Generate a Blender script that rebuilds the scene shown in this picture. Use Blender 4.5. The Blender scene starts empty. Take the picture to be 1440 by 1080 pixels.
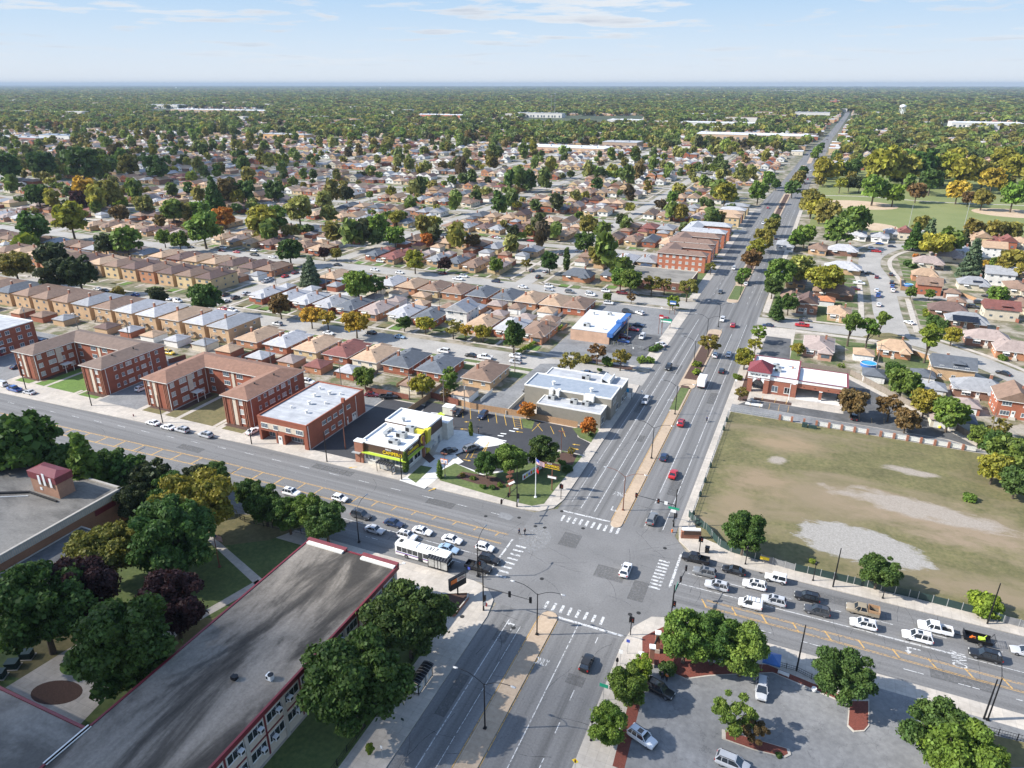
import bpy, bmesh, math, random
import numpy as np
from mathutils import Vector, Matrix
random.seed(7)
R=math.radians
scene=bpy.context.scene
COL=scene.collection
YAW=R(23.4); PIT=R(22.92); CH=90.0; FPX=998.0
def at(px,py,z=0.0):
    """ground point (height z) seen at photo pixel px,py: used to survey positions"""
    dx=px-720; dy=py-540
    fw=FPX*math.cos(PIT)-dy*math.sin(PIT); dn=FPX*math.sin(PIT)+dy*math.cos(PIT)
    t=(CH-z)/dn; x=dx*t; y=fw*t
    return (x*math.cos(YAW)-y*math.sin(YAW), x*math.sin(YAW)+y*math.cos(YAW))
def to_px(x,y,z=0.0):
    r=x*math.cos(YAW)+y*math.sin(YAW); f=-x*math.sin(YAW)+y*math.cos(YAW); u=z-CH
    d=f*math.cos(PIT)-u*math.sin(PIT)
    if d<1: return (-9999,-9999)
    v=f*math.sin(PIT)+u*math.cos(PIT)
    return (720+FPX*r/d, 540-FPX*v/d)
def inview(x,y,z=0,m=30):
    px,py=to_px(x,y,z); return -m<px<1440+m and -m<py<1080+m*2
# ---------------------------------------------------------------- materials
def newmat(name):
    m=bpy.data.materials.new(name); m.use_nodes=True
    nt=m.node_tree; b=nt.nodes['Principled BSDF']; return m,nt,b
def N(nt,t,**k):
    n=nt.nodes.new(t)
    for a,v in k.items():
        if a=='inp':
            for i,w in v.items(): n.inputs[i].default_value=w
        else: setattr(n,a,v)
    return n
def L(nt,a,b): nt.links.new(a,b)
def ramp(nt,fac,stops,interp='LINEAR'):
    r=N(nt,'ShaderNodeValToRGB'); r.color_ramp.interpolation=interp
    e=r.color_ramp.elements
    while len(e)<len(stops): e.new(0.5)
    for i,(p,c) in enumerate(stops):
        e[i].position=p; e[i].color=(c[0],c[1],c[2],1) if not isinstance(c,(int,float)) else (c,c,c,1)
    if fac is not None: L(nt,fac,r.inputs[0])
    return r
def noise(nt,scale,detail=4,rough=.6,vec=None,dist=0):
    n=N(nt,'ShaderNodeTexNoise'); n.inputs['Scale'].default_value=scale; n.inputs['Detail'].default_value=detail
    n.inputs['Roughness'].default_value=rough; n.inputs['Distortion'].default_value=dist
    if vec is not None: L(nt,vec,n.inputs['Vector'])
    return n
def mix(nt,f,a,b,mode='MIX'):
    m=N(nt,'ShaderNodeMix',data_type='RGBA',blend_type=mode)
    for i,v in ((0,f),(6,a),(7,b)):
        if isinstance(v,(int,float)): m.inputs[i].default_value=v
        elif isinstance(v,tuple): m.inputs[i].default_value=(*v[:3],1)
        else: L(nt,v,m.inputs[i])
    return m.outputs[2]
def wpos(nt,scale=(1,1,1)):
    g=N(nt,'ShaderNodeNewGeometry'); mp=N(nt,'ShaderNodeMapping'); mp.inputs['Scale'].default_value=scale
    L(nt,g.outputs['Position'],mp.inputs[0]); return mp.outputs[0]
def opos(nt,scale=(1,1,1)):
    g=N(nt,'ShaderNodeTexCoord'); mp=N(nt,'ShaderNodeMapping'); mp.inputs['Scale'].default_value=scale
    L(nt,g.outputs['Object'],mp.inputs[0]); return mp.outputs[0]
def bump(nt,b,h,strength=.3,dist=.02):
    n=N(nt,'ShaderNodeBump'); n.inputs['Strength'].default_value=strength; n.inputs['Distance'].default_value=dist
    L(nt,h,n.inputs['Height']); L(nt,n.outputs[0],b.inputs['Normal'])
M={}
def solid(name,c,rough=.7,metal=0,var=.12,scale=1.5,coat=0,alpha=None):
    m,nt,b=newmat(name); n=noise(nt,scale,5,.65,wpos(nt))
    r=ramp(nt,n.outputs['Fac'],[(.3,tuple(v*(1-var) for v in c)),(.7,tuple(min(1,v*(1+var)) for v in c))])
    L(nt,r.outputs[0],b.inputs['Base Color']); b.inputs['Roughness'].default_value=rough; b.inputs['Metallic'].default_value=metal
    if coat: b.inputs['Coat Weight'].default_value=coat
    M[name]=m; return m
def ocmat(name,rough=.7,lo=.82,hi=1.15,scale=2.0,coat=0,brick=False,metal=0,shingle=False,tint=None,stretch=(1,1,1)):
    m,nt,b=newmat(name); oi=N(nt,'ShaderNodeObjectInfo')
    n=noise(nt,scale,5,.65,wpos(nt,stretch)); r=ramp(nt,n.outputs['Fac'],[(.28,lo),(.72,hi)])
    c=mix(nt,1.0,oi.outputs['Color'],r.outputs[0],'MULTIPLY')
    if brick:
        bt=N(nt,'ShaderNodeTexBrick'); bt.inputs['Scale'].default_value=1.0
        bt.inputs['Brick Width'].default_value=.24; bt.inputs['Row Height'].default_value=.085; bt.inputs['Mortar Size'].default_value=.008
        bt.inputs['Color1'].default_value=(.86,.86,.86,1); bt.inputs['Color2'].default_value=(1.12,1.08,1.04,1); bt.inputs['Mortar'].default_value=(1.02,1.0,.96,1)
        tc=N(nt,'ShaderNodeTexCoord'); sx=N(nt,'ShaderNodeSeparateXYZ'); L(nt,tc.outputs['Object'],sx.inputs[0])
        ad=N(nt,'ShaderNodeMath',operation='ADD'); L(nt,sx.outputs[0],ad.inputs[0]); L(nt,sx.outputs[1],ad.inputs[1])
        cb=N(nt,'ShaderNodeCombineXYZ'); L(nt,ad.outputs[0],cb.inputs[0]); L(nt,sx.outputs[2],cb.inputs[1]); L(nt,cb.outputs[0],bt.inputs['Vector'])
        c=mix(nt,.8,c,bt.outputs[0],'MULTIPLY')
    if shingle:
        w=N(nt,'ShaderNodeTexWave'); w.bands_direction='Z'; w.inputs['Scale'].default_value=2.2; w.inputs['Distortion'].default_value=1.5; w.inputs['Detail'].default_value=2
        tc=N(nt,'ShaderNodeTexCoord'); L(nt,tc.outputs['Object'],w.inputs['Vector'])
        rr=ramp(nt,w.outputs['Fac'],[(0,.86),(1,1.08)]); c=mix(nt,.6,c,rr.outputs[0],'MULTIPLY')
    L(nt,c,b.inputs['Base Color']); b.inputs['Roughness'].default_value=rough; b.inputs['Metallic'].default_value=metal
    if coat: b.inputs['Coat Weight'].default_value=coat; b.inputs['Coat Roughness'].default_value=.05
    M[name]=m; return m
ocmat('wall_oc',.85,brick=True,scale=.35); ocmat('roof_oc',.9,scale=.8,lo=.78,hi=1.2,shingle=True); ocmat('plain_oc',.75,scale=1.0,lo=.9,hi=1.08)
ocmat('paint_oc',.32,scale=.6,lo=.95,hi=1.04,coat=.8); ocmat('flat_oc',.8,scale=.35,lo=.72,hi=1.22,stretch=(1,.35,1))
def leafmat(name,attr=False):
    m,nt,b=newmat(name)
    g=N(nt,'ShaderNodeNewGeometry'); r=ramp(nt,g.outputs['Random Per Island'],[(0,.68),(.55,1.0),(1,1.45)])
    if attr: a=N(nt,'ShaderNodeVertexColor',layer_name='Col'); src=a.outputs[0]
    else: src=N(nt,'ShaderNodeObjectInfo').outputs['Color']
    c=mix(nt,1.0,src,r.outputs[0],'MULTIPLY')
    n=noise(nt,.45,2,.5,wpos(nt)); r2=ramp(nt,n.outputs['Fac'],[(.3,(.85,.92,.9)),(.7,(1.2,1.1,.9))])
    c=mix(nt,1.0,c,r2.outputs[0],'MULTIPLY')
    L(nt,c,b.inputs['Base Color']); b.inputs['Roughness'].default_value=.6
    b.inputs['Specular IOR Level'].default_value=.25
    t=N(nt,'ShaderNodeBsdfTranslucent'); L(nt,c,t.inputs[0]); ms=N(nt,'ShaderNodeMixShader'); ms.inputs[0].default_value=.33
    L(nt,b.outputs[0],ms.inputs[1]); L(nt,t.outputs[0],ms.inputs[2]); L(nt,ms.outputs[0],nt.nodes['Material Output'].inputs[0])
    M[name]=m
leafmat('leaf'); leafmat('leaf_far',True)
solid('bark',(.09,.07,.05),.9,scale=3)
solid('black_metal',(.012,.012,.014),.4,.3); solid('rust_metal',(.16,.06,.035),.7); solid('grey_metal',(.35,.36,.37),.45,.6)
solid('white_paint',(.8,.8,.78),.5,var=.05); solid('white_trim',(.72,.71,.67),.6,var=.08); solid('glass_dark',(.02,.026,.034),.08,var=.3); M['glass_dark'].node_tree.nodes['Principled BSDF'].inputs['Specular IOR Level'].default_value=.9
solid('pane',(.10,.125,.15),.1,var=.4,scale=.7); solid('curtain_pane',(.42,.42,.4),.3,var=.35,scale=.9)
solid('rubber',(.018,.018,.018),.85); solid('chrome',(.5,.5,.52),.25,.9); solid('red_light',(.4,.01,.01),.3); solid('lamp_lens',(.75,.75,.7),.2)
solid('stone_panel',(.58,.5,.4),.8); solid('maroon',(.17,.022,.03),.5,var=.15); solid('maroon_roof',(.19,.04,.045),.5,var=.12)
solid('wood_fence',(.36,.22,.12),.85,var=.25,scale=4); solid('grey_wood',(.2,.17,.14),.9,var=.25,scale=4); solid('brown_fence',(.2,.07,.045),.8,var=.15)
solid('mulch',(.075,.04,.028),.95,var=.4,scale=5); solid('red_mulch',(.16,.045,.03),.95,var=.35,scale=5)
solid('solar',(.012,.014,.022),.2); solid('blue_plastic',(.04,.13,.36),.4); solid('dark_green',(.02,.045,.04),.6)
solid('lime',(.42,.55,.05),.5,var=.06); solid('yellow_panel',(.6,.52,.04),.5,var=.05); solid('brown_panel',(.085,.045,.03),.6); solid('sign_yellow',(.85,.6,.02),.5,var=.03)
solid('sign_white',(.8,.8,.78),.5,var=.03); solid('street_green',(.01,.28,.16),.5); solid('sign_blue',(.05,.08,.4),.5); solid('orange',(.7,.16,.02),.5)
solid('cream_wall',(.6,.57,.5),.8); solid('terracotta',(.3,.13,.08),.8); solid('galv',(.42,.43,.42),.5,.3); solid('water_pool',(.03,.3,.55),.1)
solid('skin',(.35,.2,.14),.6); solid('hair_dark',(.015,.01,.008),.7); solid('cloud_white',(.8,.8,.8),1)
# white membrane roofs, tar roofs, roads, grass
def surface(name,stops,scale,rough=.9,detail=8,str_=(1,1,1),second=None,bumpd=0,extra=None):
    m,nt,b=newmat(name); v=wpos(nt,str_); n=noise(nt,scale,detail,.65,v)
    c=ramp(nt,n.outputs['Fac'],stops).outputs[0]
    if second:
        s2,lo,hi,st=second; n2=noise(nt,s2,6,.6,wpos(nt,st)); c=mix(nt,1.0,c,ramp(nt,n2.outputs['Fac'],[(.32,lo),(.68,hi)]).outputs[0],'MULTIPLY')
    if extra: c=extra(nt,c)
    L(nt,c,b.inputs['Base Color']); b.inputs['Roughness'].default_value=rough
    if bumpd: bump(nt,b,n.outputs['Fac'],.5,bumpd)
    M[name]=m; return m
def cracks(nt,c,scale=.12,w=.006,dark=.75):
    v=N(nt,'ShaderNodeTexVoronoi',feature='DISTANCE_TO_EDGE'); v.inputs['Scale'].default_value=scale
    nn=noise(nt,.6,4,.6,wpos(nt)); add=N(nt,'ShaderNodeVectorMath',operation='ADD'); sc=N(nt,'ShaderNodeVectorMath',operation='SCALE'); sc.inputs['Scale'].default_value=3
    L(nt,nn.outputs['Color'],sc.inputs[0]); L(nt,wpos(nt),add.inputs[0]); L(nt,sc.outputs[0],add.inputs[1]); L(nt,add.outputs[0],v.inputs['Vector'])
    r=ramp(nt,v.outputs['Distance'],[(0,dark),(w,1.0)]); return mix(nt,1.0,c,r.outputs[0],'MULTIPLY')
def joints(nt,c,size=1.5,w=.03,dark=.8):
    bt=N(nt,'ShaderNodeTexBrick',offset=0.0); bt.inputs['Scale'].default_value=1; bt.inputs['Brick Width'].default_value=size; bt.inputs['Row Height'].default_value=size
    bt.inputs['Mortar Size'].default_value=w; bt.inputs['Color1'].default_value=(.93,.93,.93,1); bt.inputs['Color2'].default_value=(1.06,1.05,1.03,1); bt.inputs['Mortar'].default_value=(dark,dark,dark,1)
    L(nt,wpos(nt),bt.inputs['Vector']); return mix(nt,1.0,c,bt.outputs[0],'MULTIPLY')
AS=[(.3,(.14,.137,.134)),(.7,(.2,.197,.193))]
surface('asphalt_ns',AS,3.0,.85,second=(.75,.62,1.2,(1.0,.012,1)),extra=lambda nt,c:cracks(nt,c,.07,.004,.72))
surface('asphalt_ew',AS,3.0,.85,second=(.75,.68,1.18,(.012,1.0,1)),extra=lambda nt,c:cracks(nt,c,.07,.004,.72))
surface('asphalt_x',AS,3.0,.85,second=(.12,.85,1.12,(1,1,1)),extra=lambda nt,c:cracks(nt,c,.06,.004,.75))
surface('asphalt_new',[(.3,(.032,.033,.037)),(.7,(.05,.05,.054))],2.5,.8,second=(.15,.85,1.15,(1,1,1)))
surface('asphalt_old',[(.3,(.15,.152,.155)),(.7,(.225,.226,.225))],1.2,.9,second=(.12,.8,1.2,(1,1,1)),extra=lambda nt,c:cracks(nt,c,.15,.008,.65))
surface('asphalt_grey',[(.3,(.075,.077,.08)),(.7,(.12,.12,.12))],1.0,.9,second=(.2,.7,1.25,(1,1,1)),extra=lambda nt,c:cracks(nt,c,.2,.008,1.35))
surface('street_res',[(.3,(.29,.275,.25)),(.7,(.38,.36,.33))],1.2,.9,second=(.08,.82,1.12,(1,1,1)),extra=lambda nt,c:cracks(nt,c,.1,.006,.75))
surface('concrete',[(.3,(.40,.36,.31)),(.7,(.50,.455,.40))],1.2,.9,second=(.2,.85,1.1,(1,1,1)),extra=lambda nt,c:joints(nt,c,1.5,.03,.8))
surface('concrete_new',[(.3,(.56,.55,.52)),(.7,(.66,.65,.62))],1.2,.9,extra=lambda nt,c:joints(nt,c,1.8,.03,.82))
surface('median_conc',[(.3,(.36,.27,.19)),(.7,(.46,.36,.26))],1.5,.9,extra=lambda nt,c:joints(nt,c,3,.03,.8))
surface('kerb_conc',[(.3,(.4,.36,.3)),(.7,(.5,.46,.4))],1.5,.9)
surface('lawn',[(.3,(.055,.085,.022)),(.7,(.12,.15,.045))],1.2,.95,second=(.08,.8,1.25,(1,1,1)))
surface('lawn_bright',[(.3,(.07,.13,.02)),(.7,(.12,.2,.035))],1.2,.95,second=(.1,.85,1.15,(1,1,1)))
surface('lawn_dry',[(.3,(.10,.095,.035)),(.7,(.19,.155,.07))],1.0,.95,second=(.09,.75,1.2,(1,1,1)))
surface('yard',[(.36,(.07,.10,.03)),(.46,(.16,.14,.08)),(.54,(.3,.265,.21)),(.7,(.36,.32,.27))],.12,.95,detail=5,second=(1.5,.85,1.15,(1,1,1)))
surface('park_grass',[(.3,(.14,.17,.05)),(.7,(.2,.215,.075))],.03,.95,second=(1.2,.9,1.1,(1,1,1)))
surface('clay',[(.3,(.42,.31,.2)),(.7,(.52,.4,.28))],.2,.95)
surface('white_roof',[(.3,(.55,.56,.575)),(.7,(.7,.705,.71))],.25,.7,second=(2,.93,1.04,(1,1,1)))
surface('grey_roof',[(.3,(.3,.31,.33)),(.7,(.47,.48,.49))],.35,.8,second=(1.0,.8,1.15,(.1,1,1)))
surface('blue_roof',[(.3,(.22,.26,.31)),(.7,(.31,.345,.39))],.6,.7)
def tarx(nt,c):
    n=noise(nt,.14,7,.62,wpos(nt,(1.15,.3,1)),.5); r=ramp(nt,n.outputs['Fac'],[(.38,.16),(.46,.34),(.53,.8),(.63,1.15)])
    return mix(nt,1.0,c,r.outputs[0],'MULTIPLY')
surface('tar_roof',[(.3,(.185,.16,.13)),(.7,(.27,.238,.2))],2.2,.9,extra=tarx)
def tary(nt,c):
    n=noise(nt,.16,7,.6,wpos(nt,(.5,1,1)),.4); r=ramp(nt,n.outputs['Fac'],[(.36,.45),(.5,.85),(.62,1.08)])
    return mix(nt,1.0,c,r.outputs[0],'MULTIPLY')
surface('tar_roof_light',[(.3,(.19,.175,.15)),(.7,(.27,.25,.22))],2.0,.9,extra=tary)
def patch(nt,cx,cy,rx,ry,rot,lo,hi,amp=.9):
    mp=N(nt,'ShaderNodeMapping',vector_type='TEXTURE'); mp.inputs['Location'].default_value=(cx,cy,0); mp.inputs['Rotation'].default_value=(0,0,rot); mp.inputs['Scale'].default_value=(rx,ry,1)
    g=N(nt,'ShaderNodeNewGeometry'); L(nt,g.outputs['Position'],mp.inputs[0]); m0=N(nt,'ShaderNodeVectorMath',operation='MULTIPLY'); L(nt,mp.outputs[0],m0.inputs[0]); m0.inputs[1].default_value=(1,1,0)
    ln=N(nt,'ShaderNodeVectorMath',operation='LENGTH'); L(nt,m0.outputs[0],ln.inputs[0]); n=noise(nt,.22,8,.72,wpos(nt,(.6,1.2,1)),.3)
    a=N(nt,'ShaderNodeMath',operation='MULTIPLY_ADD'); L(nt,n.outputs['Fac'],a.inputs[0]); a.inputs[1].default_value=amp*2; L(nt,ln.outputs['Value'],a.inputs[2])
    return ramp(nt,a.outputs[0],[(lo,1),(hi,0)]).outputs[0] if False else scaled(nt,a.outputs[0],lo,hi)
def scaled(nt,v,lo,hi):
    m_=N(nt,'ShaderNodeMapRange'); m_.inputs['From Min'].default_value=lo; m_.inputs['From Max'].default_value=hi; m_.inputs['To Min'].default_value=1; m_.inputs['To Max'].default_value=0; L(nt,v,m_.inputs[0]); return m_.outputs[0]
def lotx(nt,c):
    n=noise(nt,.045,6,.6,wpos(nt,(.55,1.1,1)),.6); r=ramp(nt,n.outputs['Fac'],[(.5,0),(.64,1)])
    c=mix(nt,r.outputs[0],c,(.21,.165,.1))
    for cx,cy,rx,ry,rot,col in ((36,160,34,13,-.12,(.25,.19,.125)),(-4,163,13,10,0,(.24,.18,.11)),(0,186,15,7,0,(.25,.185,.11)),(40,137,26,7,0,(.21,.165,.10)),(-8,150,8,12,0,(.22,.17,.1))): c=mix(nt,patch(nt,cx,cy,rx,ry,rot,1.15,1.75),c,col)
    n3=noise(nt,3.0,8,.7,wpos(nt)); gc=ramp(nt,n3.outputs['Fac'],[(.3,(.21,.195,.17)),(.7,(.38,.36,.33))]).outputs[0]; gd=ramp(nt,n3.outputs['Fac'],[(.3,(.24,.2,.16)),(.7,(.36,.32,.27))]).outputs[0]
    c=mix(nt,patch(nt,31,164.5,21,5.2,-.13,1.5,1.85),c,gd)
    c=mix(nt,patch(nt,18,144,12.5,6.6,-.08,1.75,1.9,.8),c,gc)
    c=mix(nt,patch(nt,30,183,9,3,0,1.35,1.7),c,gd); c=mix(nt,patch(nt,-1,176,4,3,0,1.35,1.7),c,gd)
    return c
surface('lot_grass',[(.3,(.085,.086,.03)),(.7,(.17,.148,.065))],1.0,.95,second=(.12,.8,1.2,(1,1,1)),extra=lotx)
def gravx(nt,c):
    n=noise(nt,.35,6,.7,wpos(nt)); r=ramp(nt,n.outputs['Fac'],[(.36,1),(.43,0)]); return mix(nt,r.outputs[0],c,(.2,.16,.1))
surface('gravel',[(.3,(.27,.25,.225)),(.7,(.44,.42,.39))],2.5,.95,detail=10,extra=gravx)
# paint with wear
def worn(name,c,cut=.42,mx=1):
    m,nt,b=newmat(name); n=noise(nt,1.6,7,.75,wpos(nt)); r=ramp(nt,n.outputs['Fac'],[(cut-(.05 if mx==1 else .12),0),(cut+(.04 if mx==1 else .1),mx)])
    b.inputs['Base Color'].default_value=(*c,1); b.inputs['Roughness'].default_value=.8; t=N(nt,'ShaderNodeBsdfTransparent'); ms=N(nt,'ShaderNodeMixShader')
    L(nt,r.outputs[0],ms.inputs[0]); L(nt,t.outputs[0],ms.inputs[1]); L(nt,b.outputs[0],ms.inputs[2]); L(nt,ms.outputs[0],nt.nodes['Material Output'].inputs[0]); M[name]=m
worn('line_white',(.55,.55,.54),.46); worn('line_faded',(.42,.42,.41),.5); worn('line_yellow',(.55,.33,.1),.44); worn('line_yellow_new',(.62,.38,.05),.25); worn('line_new',(.72,.72,.7),.2)
worn('tar_seal',(.07,.07,.072),.42,.7); worn('asphalt_patch',(.13,.128,.125),.42,.42)
worn('faded',(.4,.4,.395),.55,.6)
# ground with distance dependent cover (suburb, then continuous woodland far away)
m,nt,b=newmat('ground')
g=N(nt,'ShaderNodeNewGeometry'); ln=N(nt,'ShaderNodeVectorMath',operation='LENGTH'); L(nt,g.outputs['Position'],ln.inputs[0])
mr=N(nt,'ShaderNodeMapRange'); mr.inputs['From Min'].default_value=700; mr.inputs['From Max'].default_value=2200; L(nt,ln.outputs['Value'],mr.inputs[0])
n1=noise(nt,.11,6,.6,wpos(nt)); near=ramp(nt,n1.outputs['Fac'],[(.36,(.07,.095,.03)),(.47,(.15,.135,.08)),(.56,(.29,.255,.2)),(.7,(.36,.325,.275))]).outputs[0]
n2=noise(nt,.012,8,.7,wpos(nt)); far=ramp(nt,n2.outputs['Fac'],[(.35,(.02,.035,.014)),(.62,(.05,.065,.025)),(.7,(.12,.11,.08))]).outputs[0]
L(nt,mix(nt,mr.outputs[0],near,far),b.inputs['Base Color']); b.inputs['Roughness'].default_value=.95; M['ground']=m
# ---------------------------------------------------------------- mesh builder
class MB:
    def __init__(s): s.v=[]; s.f=[]; s.m=[]; s.mats=[]; s.cur=0; s.sm=[]; s.smooth=False
    def mat(s,name):
        if name not in s.mats: s.mats.append(name)
        s.cur=s.mats.index(name); return s
    def face(s,idx): s.f.append(tuple(idx)); s.m.append(s.cur); s.sm.append(s.smooth)
    def poly(s,pts):
        i=len(s.v); s.v+= [tuple(p) for p in pts]; s.face(range(i,i+len(pts)))
    def box(s,x0,y0,z0,x1,y1,z1,bottom=True):
        i=len(s.v); s.v+=[(x0,y0,z0),(x1,y0,z0),(x1,y1,z0),(x0,y1,z0),(x0,y0,z1),(x1,y0,z1),(x1,y1,z1),(x0,y1,z1)]
        for q in ((4,5,6,7),(0,1,5,4),(1,2,6,5),(2,3,7,6),(3,0,4,7))+(((3,2,1,0),) if bottom else ()): s.face([i+k for k in q])
    def cbox(s,cx,cy,cz,w,d,h): s.box(cx-w/2,cy-d/2,cz-h/2,cx+w/2,cy+d/2,cz+h/2)
    def prism(s,pts,z0,z1,top=True,bottom=False,sides=True):
        if sum((pts[k][0]*pts[(k+1)%len(pts)][1]-pts[(k+1)%len(pts)][0]*pts[k][1]) for k in range(len(pts)))<0: pts=pts[::-1]
        n=len(pts); i=len(s.v); s.v+=[(x,y,z0) for x,y in pts]+[(x,y,z1) for x,y in pts]
        if sides:
            for k in range(n): s.face((i+k,i+(k+1)%n,i+n+(k+1)%n,i+n+k))
        if top: s.face(range(i+n,i+2*n))
        if bottom: s.face([i+k for k in range(n-1,-1,-1)])
    def tube(s,pts,r,seg=6,cap=True):
        """pts: list of 3d points; r radius or list"""
        n=len(pts); rs=r if isinstance(r,(list,tuple)) else [r]*n; base=len(s.v)
        for k,p in enumerate(pts):
            p=Vector(p); d=(Vector(pts[min(k+1,n-1)])-Vector(pts[max(k-1,0)])).normalized()
            u=d.orthogonal().normalized() if abs(d.z)<.99 else Vector((1,0,0)); u=(u-d*u.dot(d)).normalized(); w=d.cross(u)
            for j in range(seg):
                a=2*math.pi*j/seg; q=p+(u*math.cos(a)+w*math.sin(a))*rs[k]; s.v.append(tuple(q))
        for k in range(n-1):
            for j in range(seg): s.face((base+k*seg+j,base+k*seg+(j+1)%seg,base+(k+1)*seg+(j+1)%seg,base+(k+1)*seg+j))
        if cap:
            s.face([base+j for j in range(seg-1,-1,-1)]); s.face([base+(n-1)*seg+j for j in range(seg)])
    def bar(s,a,b,w,h=None):
        """rectangular bar between two points"""
        h=h or w; a=Vector(a); b=Vector(b); d=(b-a).normalized(); u=d.cross(Vector((0,0,1)))
        u=u.normalized() if u.length>.01 else Vector((1,0,0)); v=u.cross(d); i=len(s.v)
        for p in (a,b):
            for q in ((-1,-1),(1,-1),(1,1),(-1,1)): s.v.append(tuple(p+u*q[0]*w/2+v*q[1]*h/2))
        for q in ((0,1,2,3),(7,6,5,4),(0,4,5,1),(1,5,6,2),(2,6,7,3),(3,7,4,0)): s.face([i+k for k in q])
    def loft(s,rings,cap=True):
        base=len(s.v); n=len(rings[0])
        for r in rings: s.v+=[tuple(p) for p in r]
        for k in range(len(rings)-1):
            for j in range(n): s.face((base+k*n+j,base+k*n+(j+1)%n,base+(k+1)*n+(j+1)%n,base+(k+1)*n+j))
        if cap: s.face([base+j for j in range(n-1,-1,-1)]); s.face([base+(len(rings)-1)*n+j for j in range(n)])
    def hip(s,x0,y0,x1,y1,z,rise,oh=.4,fas=.15,gable=False):
        """hipped (or gabled) roof over a rectangle"""
        x0-=oh;y0-=oh;x1+=oh;y1+=oh; w=x1-x0; d=y1-y0; long_y=d>=w; h=min(w,d)/2; ins=0 if gable else h*.95
        if long_y: a=((x0+x1)/2,y0+ins,z+rise); c=((x0+x1)/2,y1-ins,z+rise)
        else: a=(x0+ins,(y0+y1)/2,z+rise); c=(x1-ins,(y0+y1)/2,z+rise)
        i=len(s.v); s.v+=[(x0,y0,z),(x1,y0,z),(x1,y1,z),(x0,y1,z),(x0,y0,z-fas),(x1,y0,z-fas),(x1,y1,z-fas),(x0,y1,z-fas),a,c]
        A,C=i+8,i+9
        if long_y: fs=[(i,i+1,A),(i+1,i+2,C,A),(i+2,i+3,C),(i+3,i,A,C)]
        else: fs=[(i,i+1,C,A),(i+1,i+2,C),(i+2,i+3,A,C),(i+3,i,A)]
        for f in fs: s.face(f)
        for k in range(4): s.face((i+4+k,i+4+(k+1)%4,i+(k+1)%4,i+k))
        s.face((i+7,i+6,i+5,i+4))
    def build(s,name,parent=None,color=None,loc=(0,0,0),rz=0,**tags):
        me=bpy.data.meshes.new(name); me.from_pydata(s.v,[],s.f)
        for n in s.mats: me.materials.append(M[n])
        me.polygons.foreach_set('material_index',s.m); me.polygons.foreach_set('use_smooth',s.sm); me.update()
        if any(s.sm): me.set_sharp_from_angle(angle=.7)
        o=bpy.data.objects.new(name,me); COL.objects.link(o); o.location=loc; o.rotation_euler[2]=rz
        if parent: o.parent=parent
        if color: o.color=(*color[:3],1)
        for k,v in tags.items():
            if v: o[k]=v
        return o
def mb(mat): return MB().mat(mat)
def T(name,label,cat,loc=(0,0,0),rz=0,group=None):
    o=bpy.data.objects.new(name,None); COL.objects.link(o); o.location=loc; o.rotation_euler[2]=rz; o.empty_display_size=.1
    o['label']=label; o['category']=cat
    if group: o['group']=group
    return o
KIDS={}
def kids(o): return [c for c in o.children]
def dup(o,loc,rz=None,label=None,group=None,color=None,cmap=None,scale=None,parent=None,_k=None):
    c=o.copy(); COL.objects.link(c)
    if parent is None:
        c.location=loc
        if rz is not None: c.rotation_euler[2]=rz
        if scale: c.scale=scale if isinstance(scale,tuple) else (scale,)*3
        if label: c['label']=label
        if group: c['group']=group
    else: c.parent=parent
    if cmap:
        s=c.name.split('.')[0]
        if s in cmap: c.color=(*cmap[s],1)
    if o.name not in KIDS: KIDS[o.name]=kids(o)
    for ch in KIDS[o.name]: dup(ch,None,cmap=cmap,parent=c)
    return c
PROTOS=[]
def kill(o):
    for c in kids(o): kill(c)
    bpy.data.objects.remove(o)
def structure(o,kind='structure'): o['kind']=kind; return o
FONT=[]
def text3d(s,size,mat,loc,rot,parent=None,name='lettering',ext=.03,align='CENTER',sx=1,sy=1):
    cu=bpy.data.curves.new(name,'FONT'); cu.body=s; cu.size=size; cu.extrude=ext; cu.align_x=align; cu.align_y='CENTER'; cu.offset=.004
    t=bpy.data.objects.new('tmp',cu); COL.objects.link(t); bpy.context.view_layer.update()
    me=bpy.data.meshes.new_from_object(t); bpy.data.objects.remove(t)
    if sx!=1 or sy!=1: me.transform(Matrix.Diagonal((sx,sy,1,1)))
    me.materials.clear(); me.materials.append(M[mat])
    o=bpy.data.objects.new(name,me); COL.objects.link(o); o.location=loc; o.rotation_euler=rot
    if parent: o.parent=parent
    return o
# ---------------------------------------------------------------- camera, sky, sun, haze
cam=bpy.data.cameras.new('camera'); co=bpy.data.objects.new('camera',cam); COL.objects.link(co)
co.location=(0,0,CH); co.rotation_euler=(math.pi/2-PIT,0,YAW); cam.sensor_width=36; cam.lens=FPX/1440*36; cam.clip_end=120000; cam.clip_start=1
scene.camera=co
SUN_EL=R(35.5); SD=Vector((-math.cos(R(25.8))*math.cos(SUN_EL),-math.sin(R(25.8))*math.cos(SUN_EL),math.sin(SUN_EL)))
w=bpy.data.worlds.new('World'); scene.world=w; w.use_nodes=True; nt=w.node_tree; bg=nt.nodes['Background']
sky=N(nt,'ShaderNodeTexSky',sky_type='NISHITA'); sky.sun_disc=False; sky.sun_elevation=SUN_EL; sky.sun_rotation=math.atan2(SD.x,SD.y)%(2*math.pi)
sky.altitude=200; sky.air_density=1.0; sky.dust_density=.6; sky.ozone_density=1.5
tc=N(nt,'ShaderNodeTexCoord'); sep=N(nt,'ShaderNodeSeparateXYZ'); L(nt,tc.outputs['Generated'],sep.inputs[0])
mx=N(nt,'ShaderNodeMath',operation='MAXIMUM'); L(nt,sep.outputs[2],mx.inputs[0]); mx.inputs[1].default_value=.015
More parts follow.
